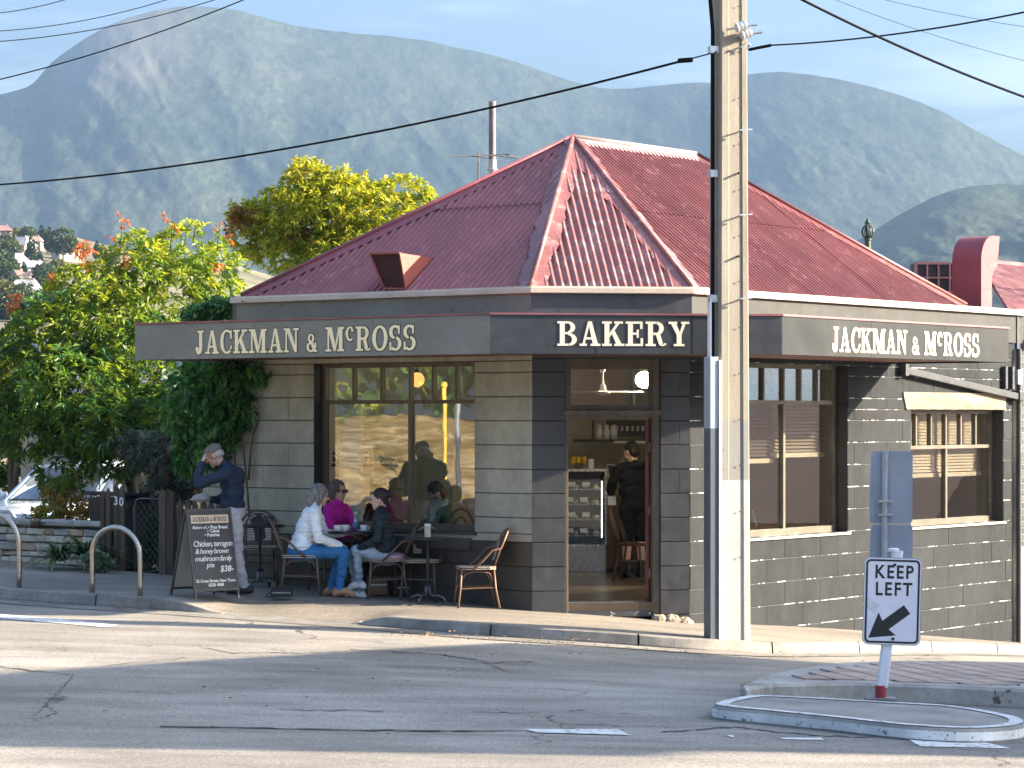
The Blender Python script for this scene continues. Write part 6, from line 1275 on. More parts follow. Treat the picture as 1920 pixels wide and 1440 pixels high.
def table(px, Y, label, r=.29, square=False, h=.73):
    p = fpos(px, Y); t = thing('cafe_table', label, 'table', p, R(20), 'pedestal cafe tables')
    if square: MB().prism(rrect(2 * r, 2 * r, .03), h - .028, h).build('top', M_tb, t)
    else: MB().lathe([(r - .01, h - .028), (r, h - .022), (r, h - .005), (r - .006, h)], (0, 0, 0), 36).build('top', M_tb, t, smooth='auto')
    MB().lathe([(.08, h - .04), (.08, h - .029)], (0, 0, 0), 16).build('mount', M_tb, t); MB().lathe([(.018, .2), (.018, h - .03)], (0, 0, 0), 14).build('column', M_tb, t, smooth='auto')
    MB().lathe([(.03, .19), (.038, .2), (.038, .215), (.022, .225)], (0, 0, 0), 14).build('collar', M_tb, t, smooth='auto')
    for k in range(4):
        a = R(45 + 90 * k); d = Vector((math.cos(a), math.sin(a), 0)); MB().tube([d * .022 + Vector((0, 0, .2)), d * .03 + Vector((0, 0, .11)), d * .06 + Vector((0, 0, .075)), d * .13 + Vector((0, 0, .085)), d * .20 + Vector((0, 0, .06)), d * .225 + Vector((0, 0, .005))], [.012, .012, .012, .013, .013, .014], 8).build('foot', M_tl, t, smooth=True)
    MB().box(-.035, .035, -.035, .035, .10, .12).build('spider', M_tb, t)
    return t
T1 = table(487, 30.75, 'small black pedestal table with dark pot behind the standing man'); T2 = table(662, 30.15, 'round black pedestal table between the two seated women'); T3 = table(802, 29.62, 'black pedestal table with sugar pourer in front of the window', .265)
chair(487, 31.25, -82, 'woven chair behind the small table against the wall'); chair(791, 30.02, -100, 'woven chair with oval striped back behind the sugar table'); chair(893, 29.35, 188, 'warm brown cane chair standing alone near the doorway', PCL)
CW1 = chair(563, 29.95, 4, 'woven chair under the woman in the white jacket'); CW2 = chair(727, 30.0, 183, 'woven chair under the woman in the dark jacket'); CW3 = chair(622, 30.62, -60, 'woven chair under the woman in pink')
chair(0, 0, -70, 'woven chair tucked behind the main table under the window', loc=fpos(760, 30.55))
# things on the tables and ground
def ontable(t, dx, dy): p = t.location; return Vector((p.x + dx, p.y + dy, p.z + .7305))
M_cup = mat('cup_white', (.74, .74, .72), .25, .04, coat=.3)
for dx, dy, lab in ((-.17, -.10, 'white cup and saucer near the woman in white'), (-.09, -.04, 'white cup and saucer beside the pink sleeve'), (.13, -.08, 'white cup and saucer near the woman in the dark jacket')):
    c = thing('coffee_cup', lab, 'cup', ontable(T2, dx, dy)); MB().lathe([(.03, 0), (.07, .008), (.078, .014), (.07, .012), (.03, .006)], (0, 0, 0), 20).build('saucer', M_cup, c, smooth=True); MB().lathe([(.022, .009), (.03, .013), (.042, .04), (.046, .07), (.042, .069), (.028, .02)], (0, 0, 0), 20).build('cup', M_cup, c, smooth=True); MB().tube([(.043, 0, .06), (.062, 0, .055), (.06, 0, .035), (.038, 0, .03)], .005, 6).build('handle', M_cup, c, smooth=True)
b = thing('water_bottle', 'clear water bottle with blue label on the main table', 'bottle', ontable(T2, .02, .12)); MB().lathe([(.03, 0), (.033, .01), (.033, .12), (.014, .16), (.014, .19)], (0, 0, 0), 14).build('body', glassmat('water_bottle_glass', 2., .15, (.6, .75, .85)), b, smooth=True); MB().lathe([(.034, .04), (.034, .09)], (0, 0, 0), 14).build('label_band', mat('label_blue', (.1, .25, .42), .4), b); MB().lathe([(.015, .185), (.015, .205)], (0, 0, 0), 10).build('cap', M_wt, b)
ph = tag(MB().prism(rrect(.075, .15, .012), 0, .009).build('mobile_phone', M_sgb, None), 'black phone lying on the main table', 'phone'); ph.location = ontable(T2, -.01, -.04); ph.rotation_euler = (0, 0, .9)
sd = thing('sugar_pourer', 'glass sugar pourer with white lid on the front table', 'sugar pourer', ontable(T3, .0, -.02)); MB().lathe([(.036, 0), (.038, .008), (.036, .12)], (0, 0, 0), 16).build('glass', mat('sugar_fill', (.62, .58, .45), .4), sd, smooth='auto'); MB().lathe([(.038, .12), (.038, .145), (.03, .15)], (0, 0, 0), 16).build('lid', M_cup, sd, smooth='auto')
pt2 = thing('plant_pot', 'dark grey pot on the small table behind the man', 'pot', ontable(T1, .10, -.02)); MB().lathe([(.05, 0), (.055, .005), (.062, .09), (.062, .1), (.054, .1), (.05, .08)], (0, 0, 0), 18).build('pot', mat('pot_slate', (.055, .065, .07), .6), pt2, smooth='auto')
def bag(name, label, px, Y, size, c, rz, strap=True):
    p = fpos(px, Y); b = thing(name, label, 'bag', p, rz); m = mat(name + '_' + str(px), c, .5, .2, 8, 40, .3); w, d, h = size
    mb = MB(); mb.add([(-w*.5,-d*.5,.004),(w*.5,-d*.5,.004),(w*.5,d*.5,.004),(-w*.5,d*.5,.004),(-w*.42,-d*.3,h),(w*.42,-d*.3,h*.93),(w*.42,d*.3,h*.93),(-w*.42,d*.3,h)], [(0,3,2,1),(4,5,6,7),(0,1,5,4),(1,2,6,5),(2,3,7,6),(3,0,4,7)]); mb.build('body', m, b, smooth='auto', bevel=min(w, d, h) * .16); MB().box(-w * .4, w * .4, -d * .46, -d * .42, h * .5, h * .56).build('zip', M_galv, b)
    if strap: MB().tube([(-w * .44, 0, h * .6), (-w * .62, -.03, h * .3), (-w * .66, -.08, .012), (-w * .5, -.13, .01), (-w * .2, -.12, .01), (-w * .05, -.08, .02)], .006, 6).build('strap', m, b, smooth=True)
    return b
bag('handbag', 'small black handbag lying on the footpath behind the white jacket chair', 528, 29.55, (.26, .14, .10), (.012, .012, .013), 0); bag('tote_bag', 'brown leather bag under the table among the chairs', 706, 30.3, (.26, .16, .24), (.16, .085, .05), .3); bag('shoulder_bag', 'dark bag hanging low beside the seated woman in the dark jacket', 762, 30.45, (.28, .2, .2), (.02, .022, .03), .1)
sc = tag(MB().sph((0, 0, 0), (.16, .20, .045), 14).build('seat_cushion', mat('lilac_cloth', (.50, .30, .46), .9, .15), None, smooth=True), 'lilac garment folded on the chair of the woman in the dark jacket', 'garment'); sc.location = CW2.location + Vector((.06, -.02, .475))
# bentwood chairs inside
M_bent = mat('bentwood', (.085, .045, .03), .35, .25, 6, 40, .1, coat=.3); M_bentR = mat('bentwood_red', (.20, .075, .045), .35, .25, 6, 40, .1, coat=.3)
def bentwood(loc, deg, label, m):
    c = thing('bentwood_chair', label, 'chair', loc, R(deg), 'bentwood chairs inside'); MB().lathe([(.19, .44), (.2, .45), (.2, .465), (.18, .47)], (0, 0, 0), 24).build('seat', m, c, smooth='auto')
    for s in (-1, 1):
        MB().tube([(.13, s * .12, .45), (.17, s * .16, 0)], [.015, .011], 8).build('leg', m, c); MB().tube([(-.12, s * .13, .45), (-.16, s * .15, .2), (-.21, s * .16, 0)], [.015, .014, .011], 8).build('leg', m, c)
    MB().tube([(.15 * math.cos(R(a)), .15 * math.sin(R(a)), .25) for a in range(0, 360, 20)], .009, 6, closed=True).build('leg_ring', m, c)
    for w_, hgt, nm in ((.185, .46, 'back_hoop'), (.10, .36, 'inner_hoop')): MB().tube([(-.14 - .14 * math.sin(R(a)) * (hgt / .46), -w_ * math.cos(R(a)), .46 + hgt * math.sin(R(a)) ** .8) for a in range(0, 181, 12)], .013 if w_ > .15 else .01, 8).build(nm, m, c, smooth=True)
    return c
bentwood(Vector((at(1186, 0, 33.3).x, 33.3, .042)), -20, 'dark bentwood chair just inside the doorway', M_bent)
for px, Y, dg, lab in ((722, 31.9, 70, 'red brown bentwood chair under the street window beside the dark haired customer'), (858, 31.3, 100, 'bentwood chair at the right end of the street window')): bentwood(Vector((at(px, 0, Y).x, Y, .10)), dg, lab, M_bentR)
it = thing('inside_table', 'small timber table at the right end inside the street window', 'table', Vector((at(835, 0, 31.75).x, 31.75, .042))); MB().box(-.33, .33, -.3, .3, .72, .75).build('top', M_wdk, it); MB().lathe([(.03, .02), (.03, .72)], (0, 0, 0), 12).build('column', M_wblk, it); MB().lathe([(.24, 0), (.24, .02)], (0, 0, 0), 20).build('base', M_wblk, it)
# ------------------------------------------------------------------ people: one continuous skin grown from joints
V3 = Vector
def rotm(yaw, pitch, roll=0): return Euler((R(roll), R(pitch), R(yaw)), 'XYZ').to_matrix()
class Fig:
    def __init__(self): self.p = []
    def cap(self, a, b, ra, rb, m, flat=1.): self.p.append(('c', V3(a), V3(b), ra, rb, m, flat)); return self
    def ell(self, c, r, m, M=None): self.p.append(('e', V3(c), V3(r), M or Matrix.Identity(3), None, m, 1)); return self
    def chain(self, pts, rs, m, flat=1.):
        for i in range(len(pts) - 1): self.cap(pts[i], pts[i+1], rs[i], rs[i+1], m, flat)
        return self
    def hand(self, w, d, n, side, curl, m, L=.175):
        """palm, four fingers of different lengths with two bends, thumb from the side of the palm"""
        d = V3(d).normalized(); n = V3(n); n = (n - d * n.dot(d)).normalized(); s = d.cross(n) * side; w = V3(w); k = L / .18
        pc = w + d * .045 * k; M = Matrix((d, s, n)).transposed(); self.ell(pc, (.052 * k, .040 * k, .017 * k), m, M); self.cap(w - d * .02, w + d * .02, .026 * k, .027 * k, m)
        for i, (o, ln) in enumerate(((-.028, .068), (-.0095, .078), (.0095, .073), (.027, .056))):
            b = w + d * .085 * k + s * o * k; a1 = R(curl * .6); a2 = R(curl * 1.5); d1 = d * math.cos(a1) + n * math.sin(a1); d2 = d * math.cos(a2) + n * math.sin(a2); q = b + d1 * ln * .5 * k; self.chain([b - d * .02, b, q, q + d2 * ln * .5 * k], [.0095, .0095, .009, .0078], m)
        b = w + d * .03 * k - s * .03 * k; t1 = (d * .6 - s * .7 + n * .25).normalized(); q = b + t1 * .038 * k; self.chain([b + s * .012, b, q, q + (d * .8 - s * .2 + n * .4).normalized() * .03 * k], [.013, .0125, .011, .009], m); return self
    def head(self, c, M, m, lip, neck, nr=.052, mn=None):
        c = V3(c); L = lambda x, y, z: c + M @ V3((x, y, z))
        self.ell(L(-.008, 0, .022), (.098, .077, .104), m, M); self.ell(L(.035, 0, -.045), (.058, .060, .062), m, M); self.ell(L(.062, 0, -.092), (.028, .03, .024), m, M); self.ell(L(.055, 0, .035), (.042, .062, .05), m, M)
        self.cap(L(.086, 0, .018), L(.108, 0, -.020), .010, .0155, m); self.ell(L(.083, 0, -.056), (.013, .024, .011), lip, M)
        for s in (-1, 1): self.ell(L(-.004, s * .078, -.006), (.020, .011, .032), m, M); self.ell(L(.066, s * .036, -.018), (.026, .024, .026), m, M)
        self.cap(L(-.02, 0, -.06), neck, nr, nr * 1.12, mn if mn is not None else m); return self
    def mesh(self, name, mats, parent, vox=.0085, smooth=5, noise_=0., freq=30., aniso=(1, 1, 1), folds=.0):
        mb = MB()
        for q in self.p:
            if q[0] == 'c':
                a, b, ra, rb = q[1], q[2], q[3], q[4]; d = b - a
                if d.length < 1e-4: mb.sph(a, ra, 12); continue
                n = d.normalized(); P = [a - n * ra * t for t in (.98, .8, .45)] + [a, b] + [b + n * rb * t for t in (.45, .8, .98)]; rr = [ra * math.sqrt(max(.02, 1 - t * t)) for t in (.98, .8, .45)] + [ra, rb] + [rb * math.sqrt(max(.02, 1 - t * t)) for t in (.45, .8, .98)]; mb.tube(P, rr, 12)
            else:
                e = MB().sph((0, 0, 0), tuple(q[2]), 16); mb.add([tuple(q[1] + q[3] @ V3(v)) for v in e.v], e.f)
        o = mb.build(name, mats, None); md = o.modifiers.new('r', 'REMESH'); md.mode = 'VOXEL'; md.voxel_size = vox; sm_ = o.modifiers.new('s', 'SMOOTH'); sm_.iterations = smooth; sm_.factor = .5
        dg = bpy.context.evaluated_depsgraph_get(); dg.update(); me = bpy.data.meshes.new_from_object(o.evaluated_get(dg)); old = o.data; o.modifiers.clear(); o.data = me; bpy.data.meshes.remove(old); me.name = name
        n = len(me.polygons); C = np.zeros(n * 3, np.float32); me.polygons.foreach_get('center', C); C = C.reshape(-1, 3); best = np.full(n, 1e9); idx = np.zeros(n, np.int32)
        for q in self.p:
            if q[0] == 'c':
                a = np.array(q[1]); d = np.array(q[2]) - a; t = np.clip(((C - a) @ d) / max(d @ d, 1e-9), 0, 1); dist = np.linalg.norm(C - a - t[:, None] * d, axis=1) - (q[3] + (q[4] - q[3]) * t)
            else:
                Lc = (C - np.array(q[1])) @ np.array(q[3]); dist = (np.linalg.norm(Lc / np.array(q[2]), axis=1) - 1) * min(q[2])
            k = dist < best; best[k] = dist[k]; idx[k] = q[5]
        if len(me.materials) == 0:
            for x in mats: me.materials.append(x)
        me.polygons.foreach_set('material_index', idx)
        if noise_:
            v = np.zeros(len(me.vertices) * 3, np.float32); me.vertices.foreach_get('co', v); v = v.reshape(-1, 3); nn = np.zeros(len(me.vertices) * 3, np.float32); me.vertices.foreach_get('normal', nn); nn = nn.reshape(-1, 3); s = v * freq * np.array(aniso)
            h = vnoise(s[:, 0] + s[:, 2] * .31, s[:, 1] + s[:, 2] * .5, 4) - .5; v = v + nn * (h * 2 * noise_)[:, None]; me.vertices.foreach_set('co', v.ravel().astype(np.float32)); me.update()
        if name == 'body':          # soft creases in the clothing, none on the skin
            nv = len(me.vertices); v = np.zeros(nv * 3, np.float32); me.vertices.foreach_get('co', v); v = v.reshape(-1, 3); nn = np.zeros(nv * 3, np.float32); me.vertices.foreach_get('normal', nn); nn = nn.reshape(-1, 3)
            li = np.zeros(len(me.loops), np.int32); me.loops.foreach_get('vertex_index', li); lt = np.zeros(n, np.int32); me.polygons.foreach_get('loop_total', lt); fi = np.repeat(idx, lt); mask = np.ones(nv); mask[li[(fi == 0) | (fi == 4) | (fi == 3)]] = 0
            h = fbm(v[:, 0] * 9 + v[:, 1] * 5 + 40, v[:, 2] * 24 + v[:, 1] * 9 + 40, 3, 8) - .45; h2 = vnoise(v[:, 2] * 34 + v[:, 0] * 20 + 90, v[:, 1] * 22 - v[:, 0] * 12 + 90, 3) - .5
            v = v + nn * (mask * (h * .030 + h2 * .007))[:, None]; me.vertices.foreach_set('co', v.ravel().astype(np.float32)); me.update()
        me.shade_smooth(); o.parent = parent; return o
M_skin = mat('skin', (.50, .30, .21), .5, .12, 12, 90, .06, spec=.35); M_skinP = mat('skin_pale', (.56, .36, .28), .5, .1, 12, 90, .05); M_lip = mat('lips', (.38, .15, .13), .45, .1)
def hairm(n, c): return mat(n, c, .5, .5, 30, 120, .6, st=(2, 2, .3), spec=.4)
def cloth(n, c, rough=.85, quilt=0): 
    if n in MATS: return MATS[n]
    m, nt, o = newmat(n); P = pos(nt, True); n1 = noise(nt, P, 5, 5, .6); n2 = noise(nt, stretch(nt, P, (1, 1, .4)), 14, 4)
    cc = ramp(nt, [(.3, tuple(x * .8 for x in c)), (.7, tuple(min(1, x * 1.15) for x in c))], n1)
    if quilt:
        w = nt.nodes.new('ShaderNodeTexWave'); w.bands_direction = 'Z'; w.inputs['Scale'].default_value = quilt; w.inputs['Distortion'].default_value = 2.; w.inputs['Detail'].default_value = 2; nt.links.new(P, w.inputs['Vector']); h = mixc(nt, .35, w.outputs['Fac'], n2)
    else: h = n2
    finish(nt, o, cc, rough, 0, .25, h, .55, .02); MATS[n] = m; return m
def eyes(par, c, M, mt=None):
    for s in (-1, 1): p = V3(c) + M @ V3((.088, s * .033, .010)); MB().sph(p, .0095, 10).build('eye', mat('eye_dark', (.04, .03, .025), .2), par, smooth=True)
def glasses(par, c, M, up=0.):
    g = MB()
    L = lambda x, y, z: tuple(V3(c) + M @ V3((x, y, z + up)))
    for s in (-1, 1): g.prism(rrect(.058, .042, .016), 0, .006, mp=lambda u, v, w: L(.100 + w - abs(u + s * .035) * .12, u + s * .035, .012 + v)); g.bar(L(.098, s * .066, .022), L(.0, s * .084, .018), .005, .008)
    g.bar(L(.105, -.008, .018), L(.105, .008, .018), .006, .008); return g.build('sunglasses', M_sgb, par)
def seated(skin=0, top=1, bot=2, shoe=3, lip=4, lean=.10, hx=.12, hz=1.20, knee=.46, arms=None, legs=None, yaw=0, pitch=8, roll=0, bulk=1., head=True, neckm=None):
    f = Fig(); b = bulk; ch_ = V3((.02 + lean * .75, 0, .93)); ne = V3((.03 + lean, 0, 1.06)); hd = V3((hx + lean * .3, 0, hz))
    f.ell((-.02, 0, .53), (.15 * b, .19 * b, .12), bot); f.ell((.0 + lean * .12, 0, .66), (.125 * b, .17 * b, .15), top); f.ell((.01 + lean * .4, 0, .80), (.125 * b, .165 * b, .16), top); f.ell(ch_, (.118 * b, .175 * b, .15), top)
    f.cap(ne + V3((-.01, -.12, -.04)), ne + V3((-.01, .12, -.04)), .062 * b, .062 * b, top); f.cap(ne + V3((-.01, 0, -.03)), ne + V3((.005, 0, .03)), .075, .062, top)
    M = rotm(yaw, pitch, roll); f.head(hd, M, skin, lip, ne, mn=neckm)
    for s in (-1, 1):
        kn, an, to = (legs or {}).get(s, (V3((knee, s * .11, .52)), V3((knee - .03, s * .11, .10)), V3((knee + .14, s * .12, .035))))
        hp = V3((.02, s * .10, .52)); f.chain([hp, hp.lerp(kn, .5) + V3((0, 0, .01)), kn], [.098 * b, .085 * b, .066 * b], bot); f.chain([kn, kn.lerp(an, .35), an], [.066 * b, .062 * b, .046], bot)
        hl = an + V3((-.045, 0, -.05)); f.cap(hl, hl + V3((.02, 0, .02)), .042, .045, shoe); f.chain([an + V3((-.02, 0, -.03)), an.lerp(to, .5) + V3((0, 0, .005)), to], [.046, .045, .036], shoe)
        sh = ne + V3((-.01, s * .165 * b, -.06)); el, wr = (arms or {}).get(s, (sh + V3((.10, s * .06, -.27)), sh + V3((.32, -s * .04, -.30))))
        el = V3(el); wr = V3(wr); f.chain([sh, sh.lerp(el, .5), el], [.064 * b, .058 * b, .052 * b], top); f.chain([el, el.lerp(wr, .45), wr], [.052 * b, .048 * b, .036 * b], top); d = (wr - el).normalized(); f.hand(wr + d * .01, d, (0, -s * .5, -.8), s, 35, skin)
    return f, hd, M
# woman in the white jacket
p = thing('person', 'grey haired woman in white quilted jacket and blue jeans sitting at the round table', 'person', CW1.location.copy() + V3((.02, 0, -.025)), R(2), scale=.955)
f, hd, M = seated(lean=.13, hx=.17, hz=1.19, yaw=12, pitch=10, bulk=1.12, knee=.50, arms={-1: ((.20, -.26, .70), (.44, -.12, .62)), 1: ((.26, .22, .74), (.50, .10, .74))}, legs={-1: (V3((.50, -.12, .53)), V3((.44, -.12, .10)), V3((.60, -.13, .035))), 1: (V3((.46, .10, .52)), V3((.33, .10, .10)), V3((.48, .11, .035)))})
f.ell((.0, 0, .60), (.17, .215, .12), 1); f.mesh('body', [M_skin, cloth('white_quilt', (.78, .84, .86), .7, 7.), cloth('denim_blue', (.035, .16, .36)), mat('boot_tan', (.42, .22, .12), .55, .2), M_lip], p)
h = Fig(); L = lambda x, y, z: hd + M @ V3((x, y, z)); h.ell(L(-.022, 0, .045), (.105, .09, .10), 0, M)
for s in (-1, 1): h.chain([L(.0, s * .075, .05), L(-.01, s * .088, -.04), L(-.02, s * .075, -.13)], [.035, .034, .016], 0)
h.chain([L(-.07, 0, .03), L(-.10, 0, -.06), L(-.09, 0, -.14)], [.07, .06, .035], 0); h.mesh('hair', [hairm('hair_grey', (.20, .19, .185))], p, .007, 2, .016, 55, (1, 1, .15)); eyes(p, hd, M)
# woman in the dark jacket, legs crossed
p = thing('person', 'dark haired woman in dark puffer jacket and pale jeans at the round table', 'person', CW2.location.copy() + V3((-.03, 0, -.025)), R(184), scale=.955)
f, hd, M = seated(lean=.02, hx=.06, hz=1.185, yaw=-4, pitch=6, bulk=1.0, arms={1: ((.10, .25, .72), (.31, .10, .62)), -1: ((.12, -.22, .74), (.32, -.04, .64))}, legs={1: (V3((.34, .06, .60)), V3((.30, .00, .22)), V3((.42, -.04, .14))), -1: (V3((.40, -.09, .52)), V3((.30, -.09, .10)), V3((.46, -.10, .035)))})
f.ell((.0, 0, .62), (.165, .205, .13), 1); f.cap((.045, -.05, 1.06), (.045, .05, 1.06), .06, .06, 1); f.mesh('body', [M_skinP, cloth('puffer_navy', (.018, .028, .036), .6, 6.), cloth('denim_pale', (.30, .38, .47)), mat('trainer_white', (.62, .64, .63), .6, .1), M_lip], p)
h = Fig(); h.ell(L(-.022, 0, .048), (.102, .084, .094), 0, M) if False else None; L = lambda x, y, z: hd + M @ V3((x, y, z)); h.ell(L(-.022, 0, .046), (.106, .090, .100), 0, M); h.ell(L(-.06, 0, -.01), (.055, .07, .06), 0, M); h.ell(L(-.135, 0, .06), (.05, .05, .052), 0, M); h.cap(L(-.09, 0, .05), L(-.13, 0, .06), .035, .04, 0)
h.mesh('hair', [hairm('hair_dark', (.022, .016, .013))], p, .007, 2, .005, 60, (.5, 1, .3)); eyes(p, hd, M); glasses(p, hd, M, .075)
# woman in pink behind the table
p = thing('person', 'woman in magenta top with sunglasses sitting behind the round table', 'person', CW3.location.copy() + V3((0, 0, -.025)), R(-38), scale=.97)
f, hd, M = seated(lean=.06, hx=.08, hz=1.21, yaw=14, pitch=4, bulk=.95); f.cap((.04, 0, 1.05), (.06, 0, 1.10), .066, .058, 1); f.mesh('body', [M_skin, cloth('magenta_knit', (.50, .012, .30), .75), cloth('trousers_black', (.015, .015, .017)), mat('trainer_grey', (.3, .3, .31), .6), M_lip], p)
h = Fig(); L = lambda x, y, z: hd + M @ V3((x, y, z)); h.ell(L(-.02, 0, .045), (.103, .09, .098), 0, M)
for s in (-1, 1): h.chain([L(.01, s * .076, .05), L(-.02, s * .084, -.03), L(-.03, s * .07, -.08)], [.03, .03, .016], 0)
h.ell(L(-.07, 0, -.02), (.06, .075, .075), 0, M); h.mesh('hair', [hairm('hair_brown_grey', (.10, .075, .058))], p, .007, 2, .015, 55, (1, 1, .18)); glasses(p, hd, M)
# man walking past the board, hand to his cap
mp_ = fpos(436, 29.95); p = thing('person', 'stooped man in navy jumper and grey trousers lifting his flat cap', 'person', mp_ + V3((0, 0, -.01)), R(182))
f = Fig(); S, TP, BT, SH, LP = range(5)
f.ell((-.01, 0, .93), (.135, .175, .12), BT); f.ell((0, 0, 1.0), (.145, .182, .12), TP); f.ell((.0, 0, 1.13), (.135, .18, .16), TP); f.ell((.02, 0, 1.28), (.135, .20, .17), TP); f.cap((.05, -.13, 1.39), (.05, .13, 1.39), .075, .075, TP); f.cap((.04, 0, 1.38), (.10, 0, 1.45), .085, .068, TP); f.ell((-.05, 0, 1.30), (.09, .17, .13), TP)
hd = V3((.205, 0, 1.545)); M = rotm(-8, 30); f.head(hd, M, S, LP, (.10, 0, 1.44))
f.chain([(.0, .10, .90), (-.04, .10, .68), (-.05, .10, .47)], [.105, .09, .072], BT); f.chain([(-.05, .10, .47), (-.09, .10, .28), (-.135, .10, .10)], [.072, .066, .056], BT); f.chain([(-.0, -.10, .90), (.10, -.10, .68), (.13, -.10, .47)], [.105, .09, .072], BT); f.chain([(.13, -.10, .47), (.17, -.10, .28), (.20, -.10, .10)], [.072, .066, .056], BT)
for x, y in ((-.14, .10), (.20, -.10)): f.chain([(x - .06, y, .05), (x + .05, y, .05), (x + .17, y * 1.1, .038)], [.048, .05, .038], SH)
f.chain([(.04, .20, 1.37), (.18, .25, 1.30), (.36, .25, 1.235)], [.075, .068, .06], TP); f.chain([(.36, .25, 1.235), (.37, .20, 1.34), (.335, .14, 1.45)], [.06, .053, .043], TP); f.hand((.33, .13, 1.465), (-.25, -.35, .9), (-.8, -.3, -.2), 1, 40, S)
f.chain([(.04, -.20, 1.37), (.06, -.26, 1.22), (.10, -.26, 1.08)], [.075, .066, .056], TP); f.chain([(.10, -.26, 1.08), (.18, -.22, 1.05), (.25, -.16, 1.05)], [.056, .05, .04], TP); f.hand((.26, -.15, 1.05), (1, .3, 0), (0, .3, -.9), -1, 55, S)
f.mesh('body', [M_skin, cloth('jumper_navy', (.022, .034, .058), .9), cloth('trousers_grey', (.40, .40, .42)), mat('shoe_black', (.02, .02, .022), .5), M_lip], p, smooth=6)
L = lambda x, y, z: hd + M @ V3((x, y, z)); h = Fig(); h.ell(L(-.05, 0, -.0), (.07, .082, .06), 0, M); h.mesh('hair', [hairm('hair_silver', (.38, .36, .33))], p, .008, 2, .005, 40)
h = Fig(); h.ell(L(-.015, 0, .065), (.112, .094, .07), 0, M); h.ell(L(.095, 0, .052), (.055, .068, .014), 0, M); h.mesh('flat_cap', [cloth('tweed_grey', (.16, .145, .125), .95)], p, .007, 3); eyes(p, hd, M)
cp = thing('spare_cap', 'grey cap held low in the hand of the stooped man', 'cap', p.location + V3((-.36, .12, 1.07))); h = Fig(); h.ell((0, 0, 0), (.11, .09, .05), 0); h.ell((-.08, 0, -.02), (.06, .06, .012), 0); h.mesh('crown', [cloth('cap_pale_grey', (.34, .33, .31), .95)], cp, .008, 3)
# shop worker seen from behind through the doorway
p = thing('person', 'shop worker in black hoodie seen from behind inside the doorway', 'person', V3((at(1188, 0, 33.9).x, 33.9, .04)), R(108))
f = Fig(); f.ell((0, 0, .93), (.14, .18, .13), 2); f.ell((0, 0, 1.10), (.135, .18, .17), 1); f.ell((0, 0, 1.27), (.135, .20, .17), 1); f.cap((0, -.14, 1.40), (0, .14, 1.40), .075, .075, 1); f.ell((-.07, 0, 1.43), (.07, .11, .07), 1); hd = V3((.04, .02, 1.60)); M = rotm(30, 12); f.head(hd, M, 0, 4, (0, 0, 1.44))
for s in (-1, 1):
    f.chain([(0, s * .095, .9), (.0, s * .10, .66), (0, s * .10, .52)], [.105, .10, .09], 2); f.chain([(0, s * .10, .55), (-.015, s * .10, .38), (0, s * .10, .12)], [.062, .062, .042], 0); f.chain([(-.03, s * .10, .06), (.05, s * .10, .05), (.15, s * .11, .04)], [.055, .05, .04], 3); f.cap((0, s * .10, .06), (0, s * .10, .2), .055, .056, 3)
    f.chain([(0, s * .20, 1.38), (.05, s * .27, 1.22), (.12, s * .27, 1.10)], [.075, .065, .055], 1); f.chain([(.12, s * .27, 1.10), (.24, s * .2, 1.12), (.33, s * .13, 1.16)], [.055, .048, .038], 1); f.hand((.34, s * .125, 1.165), (1, -s * .4, .1), (0, 0, -1), s, 40, 0)
f.mesh('body', [M_skinP, cloth('hoodie_black', (.012, .012, .016)), cloth('shorts_black', (.010, .010, .012)), mat('boot_black', (.012, .012, .012), .5), M_lip], p)
L = lambda x, y, z: hd + M @ V3((x, y, z)); h = Fig(); h.ell(L(-.022, 0, .045), (.104, .088, .10), 0, M); h.ell(L(-.06, 0, -.01), (.06, .076, .07), 0, M); h.mesh('hair', [MATS['hair_dark']], p, .009, 3, .008, 30)
# two customers inside the street window
p = thing('person', 'customer with dark hair and plum top sitting inside the street window', 'person', V3((at(690, 0, 32.0).x, 32.0, .03)), R(-25))
f, hd, M = seated(lean=.12, hx=.10, hz=1.19, pitch=22, yaw=10); f.mesh('body', [M_skin, cloth('plum_top', (.05, .018, .04)), MATS['trousers_black'], MATS['shoe_black'], M_lip], p, .010)
L = lambda x, y, z: hd + M @ V3((x, y, z)); h = Fig(); h.ell(L(-.022, 0, .05), (.108, .094, .10), 0, M); h.ell(L(-.06, 0, .11), (.06, .06, .045), 0, M); h.mesh('hair', [hairm('hair_brown', (.06, .035, .022))], p, .009, 3, .01, 28); eyes(p, hd, M)
p = thing('person', 'customer in teal coat bending over the table inside the street window', 'person', V3((at(846, 0, 32.15).x, 32.15, .03)), R(190))
f, hd, M = seated(lean=.16, hx=.14, hz=1.14, pitch=30); f.mesh('body', [M_skin, cloth('teal_coat', (.035, .10, .095)), MATS['trousers_black'], MATS['shoe_black'], M_lip], p, .010)
L = lambda x, y, z: hd + M @ V3((x, y, z)); h = Fig(); h.ell(L(-.022, 0, .045), (.106, .09, .10), 0, M); h.ell(L(-.07, 0, -.03), (.06, .08, .09), 0, M); h.mesh('hair', [MATS['hair_dark']], p, .009, 3, .01, 28)
